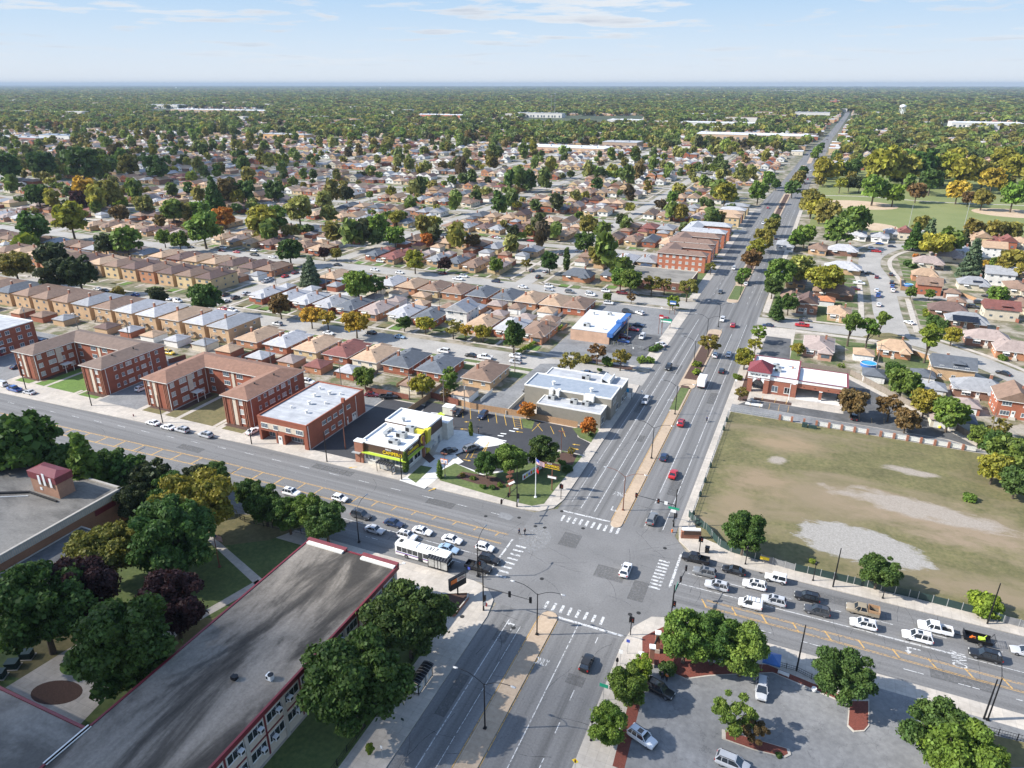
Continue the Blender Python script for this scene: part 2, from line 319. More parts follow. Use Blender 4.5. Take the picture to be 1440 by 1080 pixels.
ad=N(nt,'ShaderNodeMath',operation='ADD'); L(nt,mx.outputs[0],ad.inputs[0]); ad.inputs[1].default_value=.03
dv=N(nt,'ShaderNodeVectorMath',operation='DIVIDE'); cb=N(nt,'ShaderNodeCombineXYZ')
for i in range(3): L(nt,ad.outputs[0],cb.inputs[i])
L(nt,tc.outputs['Generated'],dv.inputs[0]); L(nt,cb.outputs[0],dv.inputs[1])
mp=N(nt,'ShaderNodeMapping'); mp.inputs['Scale'].default_value=(1,1,0); mp.inputs['Location'].default_value=(3.3,1.2,0); L(nt,dv.outputs[0],mp.inputs[0])
cn=noise(nt,.75,8,.58,mp.outputs[0],.25); big=noise(nt,.16,2,.5,mp.outputs[0])
mu=N(nt,'ShaderNodeMath',operation='ADD'); L(nt,cn.outputs['Fac'],mu.inputs[0])
bs=N(nt,'ShaderNodeMath',operation='MULTIPLY_ADD'); L(nt,big.outputs['Fac'],bs.inputs[0]); bs.inputs[1].default_value=.5; bs.inputs[2].default_value=-.25; L(nt,bs.outputs[0],mu.inputs[1])
cm=ramp(nt,mu.outputs[0],[(.525,0),(.60,.75),(.72,1)])
fade=N(nt,'ShaderNodeMapRange'); fade.inputs['From Min'].default_value=.01; fade.inputs['From Max'].default_value=.06; L(nt,sep.outputs[2],fade.inputs[0])
cf=N(nt,'ShaderNodeMath',operation='MULTIPLY'); L(nt,cm.outputs[0],cf.inputs[0]); L(nt,fade.outputs[0],cf.inputs[1])
shade=ramp(nt,cn.outputs['Fac'],[(.52,(9.5,9.6,9.8)),(.68,(6.6,7.1,8.0))]); shade.color_ramp.elements[0].color=(1,1,1,1); shade.color_ramp.elements[1].color=(.66,.72,.82,1)
CLOUDC=mix(nt,1.0,shade.outputs[0],(1,1,1),'MULTIPLY')
vm=N(nt,'ShaderNodeVectorMath',operation='SCALE'); L(nt,CLOUDC,vm.inputs[0]); vm.inputs['Scale'].default_value=4.9/1.5
EXPO=.93
lowr=ramp(nt,sep.outputs[2],[(0,(.82,.87,.93)),(.05,(.66,.80,.95)),(.115,(.44,.67,.94)),(.3,(.2,.42,.8))])
lv=N(nt,'ShaderNodeVectorMath',operation='SCALE'); L(nt,lowr.outputs[0],lv.inputs[0]); lv.inputs['Scale'].default_value=1/.15/2**EXPO
hi=N(nt,'ShaderNodeMapRange'); hi.inputs['From Min'].default_value=.12; hi.inputs['From Max'].default_value=.45; L(nt,sep.outputs[2],hi.inputs[0])
base=mix(nt,hi.outputs[0],lv.outputs[0],sky.outputs[0])
L(nt,mix(nt,cf.outputs[0],base,vm.outputs[0]),bg.inputs[0]); bg.inputs[1].default_value=.15
sl=bpy.data.lights.new('sun','SUN'); sl.energy=4.4; sl.angle=R(.53); sl.color=(1,.95,.87); so=bpy.data.objects.new('sun',sl); COL.objects.link(so)
so.rotation_euler=SD.to_track_quat('Z','Y').to_euler()
scene.view_settings.view_transform='Standard'; scene.view_settings.look='None'; scene.view_settings.exposure=EXPO; scene.view_settings.gamma=1
scene.cycles.use_denoising=True; scene.cycles.max_bounces=5; scene.cycles.diffuse_bounces=2; scene.cycles.glossy_bounces=2; scene.cycles.transmission_bounces=2; scene.cycles.volume_bounces=0; scene.cycles.transparent_max_bounces=6
HAZE=True
if HAZE:
    m=bpy.data.materials.new('haze'); m.use_nodes=True; nt=m.node_tree; nt.nodes.clear(); out=N(nt,'ShaderNodeOutputMaterial'); pv=N(nt,'ShaderNodeVolumePrincipled')
    pv.inputs['Color'].default_value=(.42,.53,.66,1); pv.inputs['Density'].default_value=5.5e-5; pv.inputs['Anisotropy'].default_value=.0; L(nt,pv.outputs[0],out.inputs['Volume']); M['haze']=m
    h=mb('haze'); h.box(-31000,-2000,-1.5,31000,32000,130); structure(h.build('haze'),'stuff')
# ---------------------------------------------------------------- ground and roads
def sheet(name,mat,polys,z,kind='structure',px=False):
    b=mb(mat)
    for p in polys:
        if px: p=[at(*q) for q in p]
        if sum((p[k][0]*p[(k+1)%len(p)][1]-p[(k+1)%len(p)][0]*p[k][1]) for k in range(len(p)))<0: p=p[::-1]
        if len(p)<=4: b.poly([(x,y,z) for x,y in p])
        else:
            from mathutils.geometry import tessellate_polygon
            i=len(b.v); b.v+=[(x,y,z) for x,y in p]
            for t in tessellate_polygon([[Vector((x,y,0)) for x,y in p]]):
                A,B,C_=[p[q] for q in t]; cr=(B[0]-A[0])*(C_[1]-A[1])-(B[1]-A[1])*(C_[0]-A[0]); b.face([i+q for q in (t if cr>0 else t[::-1])])
    return structure(b.build(name),kind)
def rect(x0,y0,x1,y1): return [(x0,y0),(x1,y0),(x1,y1),(x0,y1)]
def ribbon(pts,w):
    """quads following a polyline"""
    L_=[];R_=[]
    for k,p in enumerate(pts):
        a=Vector(pts[max(k-1,0)]); c=Vector(pts[min(k+1,len(pts)-1)]); d=(c-a).normalized(); n=Vector((-d.y,d.x))
        L_.append(tuple(Vector(p)+n*w/2)); R_.append(tuple(Vector(p)-n*w/2))
    return [[L_[k],R_[k],R_[k+1],L_[k+1]] for k in range(len(pts)-1)]
def smooth(pts,n=6):
    out=[]
    P_=[pts[0]]+list(pts)+[pts[-1]]
    for k in range(1,len(P_)-2):
        p0,p1,p2,p3=[Vector(q) for q in P_[k-1:k+3]]
        for j in range(n):
            t=j/n; out.append(tuple(.5*((2*p1)+(-p0+p2)*t+(2*p0-5*p1+4*p2-p3)*t*t+(-p0+3*p1-3*p2+p3)*t**3)))
    out.append(tuple(pts[-1])); return out
g=mb('ground'); RG=[0,300,1200,4000,12000,30000]
g.poly([(30000*math.cos(2*math.pi*k/64),30000*math.sin(2*math.pi*k/64),-.05) for k in range(64)])
structure(g.build('ground'))
def rough(pts,n): return [(x+random.uniform(-2.6,2.6),y+random.uniform(-1.6,1.6)) for x,y in smooth(pts,n*2)]+[smooth(pts,1)[0]]
def road_c(y):  # centre line of the boulevard
    P_=[(-100,-33),(600,-33),(1139,-23),(1679,-6),(2421,14),(4500,55)]
    for (a,b_),(c,d) in zip(P_,P_[1:]):
        if y<=c: return b_+(d-b_)*(y-a)/(c-a)
    return 55
wk=[(-44.8,20),(-44.9,98)]; 
def ymw(x): return 0 if x>-130 else -.04*(-130-x)
pts=[(-44.8,10),(-45.2,100),(-45.6,132),(-46.6,300),(-49,480),(-49,600)]; ptE=[(-20.7,10),(-20.7,98),(-18.7,132),(-18,300),(-16.8,600)]
for y in (800,1139,1400,1679,2050,2421,3400,4500):
    pts.append((road_c(y)-(13 if y<1200 else 7),y)); ptE.append((road_c(y)+(13 if y<1200 else 7),y))
sheet('main_road','asphalt_ns',[pts+ptE[::-1]],0)
sheet('cross_road','asphalt_ew',[[(-45,101.2),(-130,101.2),(-900,70),(-900,97.6),(-130,128.4),(-45,128.4)],[(-19,106.5),(260,104.5),(260,124.5),(-19,126.5)]],0.003)
sheet('crossing_asphalt','asphalt_x',[[(-50,101.2),(-45.6,97),(-20.7,97),(-15,106.5),(-15,126.5),(-18.9,132),(-45.4,132),(-50,128.4)]],.006)
S=[216.5,308.5,402,496,590,684,778,872,966,1060]
NSX=[-130,-243,-356,-469,-582,-695,-808,-921,-1034,-1147,-1260,-1373,-1486,-1600]
st=[]
for k,y in enumerate(S):
    hw=5.8 if k<2 else 4.4; st.append(rect(-1.65*y-60,y-hw,-45.3 if y<600 else -47,y+hw))
ns=[rect(x-4.2,(302 if x==-130 else 211),x+4.2,1100) for x in NSX]
ns.append(rect(-96,720,-86,1100))
east=ribbon(smooth([(-18.2,297),(10,297.5),(30,297),(45,291),(60,277),(75,255),(95,220)]),11)
eastn=ribbon(smooth([(33,297),(31.5,330),(31,385),(27,425),(31,455),(44,482),(62,492),(95,488)]),11)
eastw=ribbon(smooth([(33,366),(60,367),(140,362)]),10)
sheet('side_streets','street_res',st,.008); sheet('cross_streets','street_res',ns,.012)
sheet('east_street','street_res',east,.008); sheet('east_lane','street_res',eastn,.012); sheet('east_court','street_res',eastw,.016)
sheet('traffic_island','lawn_dry',[[at(*p) for p in ((1212,474),(1225,469),(1250,468),(1272,473),(1279,479),(1240,479))]],.05)
# pavements beside the streets
sw=[]
for k,y in enumerate(S):
    x0=-1.65*y-60; cuts=[x for x in NSX if x>x0] ; xs=[-46.5]+[v for x in (cuts if y>300 else [-243]) for v in (x+6.5,x-6.5)]+[x0]
    for a,b_ in zip(xs[::2],xs[1::2]):
        sw.append(rect(b_,y+9.2,a,y+10.7)); sw.append(rect(b_,y-10.7,a,y-9.2))
for x in NSX:
    for a,b_ in zip(S,S[1:]):
        if x==-130 and a<300: continue
        sw.append(rect(x-9.5,a+8,x-8,b_-8)); sw.append(rect(x+8,a+8,x+9.5,b_-8))
sheet('side_pavements','concrete',sw,.05)
sheet('east_pavement','concrete',ribbon(smooth([(21,306),(21.5,345),(21,385),(17,422),(20,460),(36,492),(60,502)]),2.2)+ribbon(smooth([(41,306),(41,345),(41,358)]),2.2)+ribbon(smooth([(41,376),(40.5,390),(37,425),(40,450),(50,472),(64,481),(90,478)]),2.2)
  +ribbon(smooth([(42,304),(52,296),(67,281),(84,256),(104,220)]),2.2)+ribbon(smooth([(-12,288.5),(10,289),(28,288.5),(40,282.5),(53,268.5),(68,246)]),1.6)+ribbon([(-17,305),(22,305.5)],2),.05)
al=[rect(-1.65*(y+46)-60,y+44,-80 if y>300 else -92,y+48) for y in S]
sheet('alleys','concrete',al,.03)
# raised blocks
def slab(name,mat,pts,z=.14): b=mb(mat); b.prism(pts,-.05,z); return structure(b.build(name))
NW=[(-45.6,136),(-46.6,131.6),(-49,129.2),(-53,128.4),(-130,128.4),(-600,109.6),(-600,210.5),(-46.2,210.5),(-45.9,205)]
slab('north_west_pavement','concrete',NW)
slab('south_west_pavement','concrete',[(-45.2,93),(-46,97.5),(-48.5,100.2),(-52,101.1),(-130,101.1),(-600,82),(-600,-40),(-44.8,-40)])
slab('north_east_pavement','concrete',[(-18.7,136),(-17.6,130.5),(-14.5,127.4),(-10,126.4),(250,124.4),(250,214),(95,214),(66,246),(53,268.5),(40,283),(28,289.5),(10,290.5),(-16.5,290.5),(-18.1,286)])
slab('south_east_pavement','concrete',[(-20.7,96),(-19.9,101),(-17.5,104.8),(-13,106.4),(250,104.4),(250,-40),(-20.7,-40)])
def median(x0,x1,y0,y1,mat='median_conc',name='road_median'):
    n=6; xm=(x0+x1)/2; r=(x1-x0)/2
    p=[(xm+r*math.cos(a),y1+r*math.sin(a)) for a in [math.pi*k/n for k in range(n+1)]]+[(xm-r*math.cos(a),y0-r*math.sin(a)) for a in [math.pi*k/n for k in range(n+1)]]
    b=mb('kerb_conc'); b.prism(p,-.02,.15,top=False); b.mat(mat); b.prism(p,.15,.152,sides=False); return structure(b.build(name))
median(-36.3,-33.1,20,97.2); median(-32.8,-30.3,131,214); median(-34.6,-29.4,216,276); median(-34,-29,322,352); median(-34.5,-29,356,470); median(-35,-29,520,690)
for a,b_ in ((720,950),(980,1120)): median(road_c(a)-2.5,road_c(a)+2.5,a,b_)
sheet('median_bed','mulch',[rect(-34,222,-30,272),rect(-33.6,200,-31.2,216),rect(-33.6,360,-29.6,468),rect(-33.6,524,-30,686)],.16)
sheet('median_lawn','lawn',[rect(-33.4,196,-30.8,214),rect(-33.8,325,-29.4,350)],.165)
# ---- sheets on the blocks
Z1=.146
sheet('brick_block_lawn','lawn_bright',[rect(-227,133.5,-207,150),rect(-236,133,-229,137),rect(-206,133,-198,136.5)],Z1)
sheet('dry_lawn','lawn_dry',[rect(-178,132.6,-170.5,136),rect(-169,132.8,-149,151),rect(-147,132.6,-139.5,136.6)],Z1)
sheet('flower_bed','mulch',[rect(-178,135,-169,136.6),rect(-148,134.6,-139.5,137.6),rect(-229,136,-226,150),rect(-169,137,-166.5,150),rect(-236,135.4,-228,137),rect(-205,134.6,-197,137)],.152)
sheet('apartment_path','concrete',[rect(-222.5,132,-221.2,150),rect(-208.5,132,-207.3,136),rect(-164.5,132,-163,151),rect(-150.5,132,-149.3,140)],.155)
sheet('car_park_old','asphalt_old',[rect(-196.4,132.4,-179.8,161),rect(-262,128,-238.5,160),rect(-138,133,-133,160)],Z1)
sheet('alley_old','asphalt_old',[rect(-420,161.5,-116,169.5)],.150)
sheet('rear_yards','yard',[rect(-420,169.6,-88,185.5),rect(-420,186,-82,205)],Z1)
sheet('block_lawn','lawn',[rect(-420,200.5,-82,205.2),rect(-420,207.4,-82,209.8)],.15)
sheet('car_park_black','asphalt_new',[rect(-115.6,132.6,-101.2,169)],.150)
LOT=[at(*p) for p in ((600,565),(661.7,577),(734,588),(811,603),(812,615),(830,624),(819,640),(785,633),(765,640),(740,655),(716,662),(678,668),(640,655),(622,640),(648,628),(650,612),(625,600),(590,590))]
sheet('restaurant_car_park','asphalt_new',[LOT],.150)
sheet('restaurant_drive','asphalt_new',[rect(-100.6,133,-97.5,170),rect(-100.6,152.5,-78,171)],.149)
sheet('restaurant_concrete','concrete_new',[[(628,604),(650,606),(668,610),(700,617),(712,624),(700,627),(655,634),(640,640),(612,636)],[(612,640),(640,640),(652,650),(640,656),(622,668),(597,688),(561,676),(590,662),(598,650)],[(640,652),(678,666),(720,661),(720,664),(676,673),(636,659)]],.156,px=True)
sheet('corner_lawn','lawn',[[(621,662),(640,652),(678,669),(716,663),(745,652),(790,634),(819,642),(781,688),(765,709),(748,712),(730,708),(680,694),(618,676)],[(805,603),(813,602),(838,598),(842,606),(831,623),(815,616)],[(733,589),(752,592),(748,604),(736,602)],[(573,672),(592,655),(608,658),(585,680)]],.160,px=True)
sheet('corner_bed','mulch',[[(640,672),(700,690),(712,680),(700,672),(650,664)],[(790,636),(812,640),(805,655),(780,650)],[(590,640),(600,634),(612,646),(604,652)]],.166,px=True)
sheet('store_yard','asphalt_old',[[(645,575),(735,591),(760,552),(792,520),(800,512),(760,512),(718,545)]],.152,px=True)
sheet('store_parking','asphalt_grey',[[(868,484),(905,492),(930,478),(890,470)]],.158,px=True)
# streets block between first and second side street, next to boulevard
sheet('corner_store_lot','asphalt_old',[rect(-84,224,-50,300)],.02); sheet('store_lot','asphalt_grey',[rect(-66.5,236,-50.5,262)],.03)
sheet('boulevard_pavement','concrete',[rect(-50.3,226,-46,300),rect(-50.5,320,-46.6,394),rect(-52,410,-48,488),rect(-52.5,506,-49,580),rect(-17.5,310,-15,600)],.06)
sheet('boulevard_verge','lawn',[rect(-55,320,-50.6,394),rect(-57,410,-52.2,488),rect(-58,506,-53,580),rect(-14.8,310,-12,420)],.05)
sheet('store_bed','mulch',[rect(-60,222.5,-52,225.5),rect(-71,225.5,-62,228)],.07)
# SW block: school grounds
sheet('school_lawn','lawn',[[(-84.5,97),(-130,97),(-420,85),(-420,20),(-82,20),(-82,89.3)],[(-61.2,88),(-54,88),(-51.5,80),(-51,20),(-61.2,20)]],Z1)
sheet('school_bare_soil','lawn_dry',[[(270,730),(310,722),(395,727),(432,740),(380,760),(300,770)],[(215,880),(260,930),(330,850),(360,830),(300,870),(250,870)],[(0,950),(120,850),(200,850),(130,900),(60,960)]],.152,px=True)
sheet('school_path','concrete',[[(283,752),(296,752),(370,816),(362,826)],[(363,816),(370,823),(262,884),(245,884)],[(8,968),(110,905),(180,898),(245,884),(262,884),(165,965),(113,1020)]],.158,px=True)
def oval(cx,cy,rx,ry,n=20,rot=0):
    c=[]; 
    for k in range(n):
        a=2*math.pi*k/n; c.append((cx+rx*math.cos(a)*math.cos(rot)-ry*math.sin(a)*math.sin(rot),cy+rx*math.cos(a)*math.sin(rot)+ry*math.sin(a)*math.cos(rot)))
    return c
sheet('oval_mulch_bed','mulch',[[at(*p) for p in oval(80,975,37,17,24,-.1)]],.164); sheet('oval_lawn','lawn_bright',[[at(*p) for p in oval(112,935,29,14,24,-.3)]],.166)
# SE parking
sheet('strip_mall_car_park','asphalt_old',[[(-13.6,50),(-16.2,93.5),(-12.5,93.8),(-9,92.3),(-5.5,94.6),(4,99.4),(15,97.2),(16,102.9),(60,102.4),(60,50)]],.150)
sheet('boundary_mulch','red_mulch',[[(-17.8,99),(-16.5,93.8),(-9,92.6),(-5.6,94.8),(4,99.6),(15,97.6),(15,98.8),(3,101),(-6,97.5),(-10,103),(-15,103)],[(-16.9,93),(-15,93),(-13.8,72),(-15.5,72)]],.152)
def island(name,pts,px=True):
    p=[at(*q) for q in pts] if px else pts
    cx=sum(q[0] for q in p)/len(p); cy=sum(q[1] for q in p)/len(p)
    b=mb('kerb_conc'); b.prism(p,.1,.27); q=[(x+(cx-x)*.1,y+(cy-y)*.1) for x,y in p]; b.mat('red_mulch'); b.prism(q,.27,.285); structure(b.build(name))
island('parking_island',[(1194,985),(1222,985),(1222,1022),(1215,1030),(1200,1031),(1191,1022)]); island('parking_island',[(1015,1027),(1110,1055),(1112,1063),(1104,1067),(1060,1056),(1015,1040)])
sheet('east_verge','lawn_dry',[[(1376,1030),(1440,1045),(1440,1080),(1340,1080),(1360,1045)]],.155,px=True)
# NE block: vacant lot and bank
sheet('vacant_lot','lot_grass',[[(-16.3,201.5),(-16.6,140),(-13.5,133.5),(-6,131.2),(160,129.5),(160,201),(47,201)]],Z1)
sheet('bank_lane','asphalt_old',[[(-16.6,201.8),(-16.6,207.5),(40,206.5),(51.5,202),(48,201.2)]],.150)
sheet('bank_car_park','asphalt_grey',[[(-15,207.6),(41,206.8),(48.5,203.8),(36,220),(16,243),(14.5,234),(14.5,213),(-8,213),(-13,211)],[(-13.5,254),(-3,254),(-4,278),(-13,278)]],.151)
sheet('bank_bed','mulch',[rect(-15.5,211,-12.8,248),rect(-11,213.2,0,215.4)],.156)
sheet('bank_kerb','concrete_new',[rect(-13,208.8,-8,210.8)],.156)
sheet('east_yards','yard',[[(-3,246),(16,247),(52,204),(95,204),(95,212),(66,245),(53,267),(40,281),(28,287),(-3,288)]],.148)
sheet('east_lawns','lawn',[[(10,283),(28,284),(39,278),(46,268),(36,262),(20,268)],[(-3,252),(0,252),(1.5,278),(-3,278)],[(28,262),(40,262),(44,254),(30,252)]],.153)
sheet('lane_lawns','lawn',[rect(4,306.5,20,330)]+[rect(8,334+k*9,20,340.5+k*9) for k in range(9)]+[rect(43,318+k*8,56,324+k*8) for k in range(5)]+[rect(42,378+k*8,54,384+k*8) for k in range(9)],.03)
sheet('park_grass','park_grass',[[(-8,535),(60,520),(170,540),(400,600),(400,900),(10,1000),(-8,800)]],-.02)
sheet('baseball_infield','clay',[oval(24,648,30,24),oval(130,650,26,22),oval(30,548,18,16)],.0)
sheet('park_path','concrete',ribbon(smooth([(-8,690),(30,700),(90,690),(200,705),(330,720)]),3),.01)
# ---------------------------------------------------------------- road markings
mk=mb('line_white')
def hl(x0,x1,y,w=.15,z=.014): mk.poly([(x0,y-w/2,z),(x1,y-w/2,z),(x1,y+w/2,z),(x0,y+w/2,z)])
def vl(x,y0,y1,w=.15,z=.014): mk.poly([(x-w/2,y0,z),(x+w/2,y0,z),(x+w/2,y1,z),(x-w/2,y1,z)])
def dashv(x,y0,y1,on=3,off=9,w=.15):
    y=y0
    while y<y1: vl(x,y,min(y+on,y1),w); y+=on+off
def dashh(y,x0,x1,on=3,off=6,w=.15,f=None):
    x=x0
    while x<x1:
        yy=y+(ymw(x) if f else 0); hl(x,x+on,yy,w); x+=on+off
vl(-29.2,40,97.5); dashv(-25,40,96,2.2,4.6); vl(-41.2,40,94); vl(-38.6,40,93,.1)
vl(-40.8,134,290,.17); vl(-37.5,134,270,.17); vl(-35,150,215,.12); dashv(-41,330,600,3,7); vl(-43.6,136,230,.1)
vl(-25.6,150,275,.17); dashv(-25.6,133,150,2,3); vl(-21.6,133,290,.15); dashv(-25,320,640,3,7); vl(-21,320,600,.12)
dashh(124.4,-230,-52,3,6,.15,1); dashh(121.2,-230,-60,.1,9); dashh(105.3,-110,-52,3,7); hl(-125,-51,109.1,.16)
hl(-15,34,116.4,.17); dashh(120.2,-14,60,3,5.5); hl(20,80,116.2,.12); dashh(109.2,0,60,3,5)
# crosswalk bars
for k in range(10): vl(-43.3+k*1.42,127.6,130.0,.55)
for k in range(9): hl(-20,-17.8,113.2+k*1.12,.5)
for k in range(8): hl(-48.9,-46.6,104.6+k*1.5,.5)
for k in range(8): vl(-36.4+k*1.55,99.2,101.4,.5)
hl(-44.2,-33.2,131.6,.45); hl(-33.2,-20.9,98.0,.5); vl(-16.2,114.4,126,.5); vl(-50.4,103.5,116.8,.4)
structure(mk.build('lane_markings'))
mk=mb('line_yellow')
for y,x1 in ((117.9,-52),(114.3,-52)):
    for dy in (0,.25):
        mk.poly([(-130,y+dy,.014),(x1,y+dy,.014),(x1,y+dy+.11,.014),(-130,y+dy+.11,.014)])
        mk.poly([(-330,y+dy-8,.014),(-130,y+dy,.014),(-130,y+dy+.13,.014),(-330,y+dy+.13-8,.014)])
x=-54
k=0
while x>-260:
    yt=117.9+ymw(x); yb=114.4+ymw(x); s=.35 if x<-110 else .25
    yb2=yb if x<-105 else yt-1.3-(max(0,(-70-x))/35)*2
    mk.poly([(x,yt,.0145),(x-s,yt,.0145),(x-s-.3,max(yb,yb2),.0145),(x-.3,max(yb,yb2),.0145)]); x-=6.6 if x<-105 else 5.2
for dy in (0,.3,1.9,2.2):
    mk.poly([(-9,111.4+dy-.0,.014),(70,110.9+dy,.014),(70,111.0+dy,.014),(-9,111.5+dy,.014)])
for k in range(14): mk.poly([(-10+k*5.4,113.5,.0145),(-9.7+k*5.4,113.5,.0145),(-8.6+k*5.4,111.5,.0145),(-8.9+k*5.4,111.5,.0145)])
for x,y0,y1 in ((-32.95,20,97),(-36.5,20,97),(-33.0,132,214),(-30.1,132,280)): mk.poly([(x-.07,y0,.0145),(x+.07,y0,.0145),(x+.07,y1,.0145),(x-.07,y1,.0145)])
structure(mk.build('yellow_markings'))
# arrows and words on the road
def arrow(x,y,rot,s=1,mat='line_white',z=.018,turn=0,name='road_arrow'):
    b=mb(mat); PS=[[(-.12,-1.2),(.12,-1.2),(.12,.3),(-.12,.3)],[(-.42,.3),(.42,.3),(0,1.2)]]
    if turn: PS=[[(-.12,-1.3),(.12,-1.3),(.12,.15),(-.12,.15)],[(-.12,.15),(.12,.15),(.3,.45),(-.1,.45)],[(.12,.15),(.8,.15),(.8,.45),(.3,.45)],[(.8,-.15),(1.5,.3),(.8,.75)]]
    if turn<0: PS=[[(-x_,y_) for x_,y_ in q][::-1] for q in PS]
    for P_ in PS: b.poly([(px_*s,py_*s,0) for px_,py_ in P_])
    o=b.build(name,loc=(x,y,z),rz=rot); structure(o)
arrow(*at(722,880),0,1,turn=-1); arrow(*at(942,577),math.pi,1.1,turn=-1); arrow(*at(1280,911),math.pi/2,1.2,turn=-1); arrow(*at(860,716),math.pi,1,turn=-1)
def word(s,x,y,rot,size=1.6,sy=1.6): o=text3d(s,size,'line_white',(x,y,.02),(0,0,rot),name='road_word',ext=0,sy=sy); structure(o)
word('ONLY',*at(761,931),0,.95,2.4); word('ONLY',*at(1350,928),math.pi/2,1.5,2.2); word('ONLY',*at(872,695),math.pi,1.2,2); word('ONLY',*at(946,563),math.pi,1.2,2)
# restaurant car park markings
mk=mb('line_yellow_new')
def sl(p,q,w=.14,z=.158):
    a=Vector(at(*p));b_=Vector(at(*q)); d=(b_-a).normalized(); n=Vector((-d.y,d.x))*w/2
    mk.poly([(*(a+n),z),(*(a-n),z),(*(b_-n),z),(*(b_+n),z)])
for a,b_ in (((650,573),(651,588)),((661,575),(662,590)),((673,577),(674,592)),((685,580),(687,594)),((697,582),(699,596)),((709,584),(712,599)),((721,586),(724,601)),((731,588),(734,604)),((755,597),(763,607)),((760,595),(748,607)),((774,600),(779,611)),((790,602),(795,615)),((655,645),(668,622)),((632,650),(646,640)),((662,645),(674,621)),((678,644),(688,622)),((672,644),(688,622))): sl(a,b_)
for k in range(5): sl((722+k*.4,589+k*3),(732+k*.6,590+k*3.2),.1); sl((660+k*2.5,643-k*4),(668+k*2.7,644-k*4.2),.1); sl((680+k*2,643-k*4),(672+k*2,642-k*4),.1)
for k in range(6): sl((532+k*5,560+k*.9-0),(540+k*5,566+k*.4),.1) if 0 else None
structure(mk.build('car_park_lines'))
mk=mb('line_new')
for p,q in (((606,581),(616,582)),((604,584),(614,585.5)),((602,587),(612,588.5)),((700,613),(708,614)),((704,610),(712,611)),((716,606),(724,607.5)),((722,603),(729,604)),((712,621),(702,619))): sl(p,q,.5)
structure(mk.build('zebra_bars'))
sheet('green_bay','lime',[[(608,586),(620,580),(626,584),(612,590)]],.16,px=True)
for p,r in (((658,594),1.9),((652,604),1.9),((657,648),-1.5),((608,689),-.5),((496,658),2.2),((730,608),1.7),((810,626),1.7),((809,632),-1.6),((524,634),1.9),((812,683),1.6)):
    if p[0]<812 or p[1]<640: arrow(*at(*p),r,.9,'line_yellow_new',.162)
mk=mb('line_yellow')
for k in range(7): sl((1062+k*0,540),(1062,540.01)) if 0 else None
for p,q in (((1070,593),(1063,590)),((1091,560),(1089,567)),((1073,557),(1071,565)),((1107,562),(1105,569)),((1225,588),(1226,596)),((1243,588),(1243,597)),((1208,582),(1208,592))): sl(p,q,.12)
for k in range(5): mk.poly([(-11.5+k*2.7,207.8,.158),(-11.4+k*2.7,207.8,.158),(-11.4+k*2.7,212.5,.158),(-11.5+k*2.7,212.5,.158)])
structure(mk.build('bank_lines'))
# manholes
for p in ((790,719),(753,740),(762,814),(1070,805),(650,868),(722,883),(770,861),(898,862),(886,864),(766,742),(683,726),(730,728),(1228,960),(1390,925),(674,808),(820,743),(948,733),(935,771)):
    b=mb('rust_metal' if p[1]>1000 else 'rubber'); x,y=at(*p); b.prism(oval(0,0,.42,.42,14),0,.012,); o=b.build('manhole_cover',loc=(x,y,.012 if -46<x<-18 or 101<y<127 else .145)); o['label']='round dark iron manhole cover let into the pavement or road'; o['category']='manhole cover'; o['group']='manhole covers'
sheet('asphalt_patch','asphalt_old',[[(704,720),(717,723),(723,727),(716,732),(700,727)],[(836,651),(845,652),(841,655),(830,654)]],.016,px=True)
sheet('faded_patch','faded',[[(x+random.uniform(-.6,.6),y+random.uniform(-.6,.6)) for x,y in oval(*at(753,757),3.2,5.0,26)]],.012)

# tar-sealed cracks and repairs in the asphalt
tr=mb('tar_seal'); rs=random.Random(4)
def crack(x,y,a,ln_,w=.06):
    p=Vector((x,y)); n=int(ln_/1.2)
    for _ in range(n):
        a+=rs.uniform(-.25,.25); q=p+Vector((math.cos(a),math.sin(a)))*1.2; d=(q-p).normalized(); nn=Vector((-d.y,d.x))*w/2*rs.uniform(.6,1.3)
        tr.poly([(*(p+nn),.0105),(*(p-nn),.0105),(*(q-nn),.0105),(*(q+nn),.0105)]); p=q
for _ in range(46): crack(rs.uniform(-44.5,-38),rs.uniform(45,260),rs.choice((0,.1,1.57)),rs.uniform(3,9))
for _ in range(40): crack(rs.uniform(-29.5,-20),rs.uniform(45,280),rs.choice((0,-.1,1.57)),rs.uniform(3,8))
for _ in range(60): crack(rs.uniform(-230,-52),0,0,0) if 0 else crack(*(lambda x:(x,rs.uniform(103,126)+ymw(x)))(rs.uniform(-230,-52)),rs.choice((0,1.57,3.1)),rs.uniform(3,9))
for _ in range(30): crack(rs.uniform(-14,50),rs.uniform(108,125),rs.choice((0,1.57)),rs.uniform(3,8))
for _ in range(8): crack(rs.uniform(-46,-18),rs.uniform(100,128),rs.uniform(0,3),rs.uniform(5,14))
structure(tr.build('sealed_cracks'))
pt=mb('asphalt_patch')
for x,y,w_,d_ in ((-42,88,2.5,5),(-43.5,70,1.8,9),(-27,84,3,2.2),(-24,148,2.6,7),(-38,172,2.2,4),(-43,190,2,12),(-75,122,7,2.4),(-110,125,12,2.2),(-92,106,6,2.5),(-150,120,8,2.5),(10,122,7,2.4),(28,109,9,2.6),(-31,112,6,4),(-41,119,4,5),(-23,108,3,6),(-24,205,2.5,9),(-39,225,2.4,9)): pt.poly([(x,y+ymw(x),.0098),(x+w_,y+ymw(x),.0098),(x+w_,y+d_+ymw(x),.0098),(x,y+d_+ymw(x),.0098)])
structure(pt.build('asphalt_repairs'))
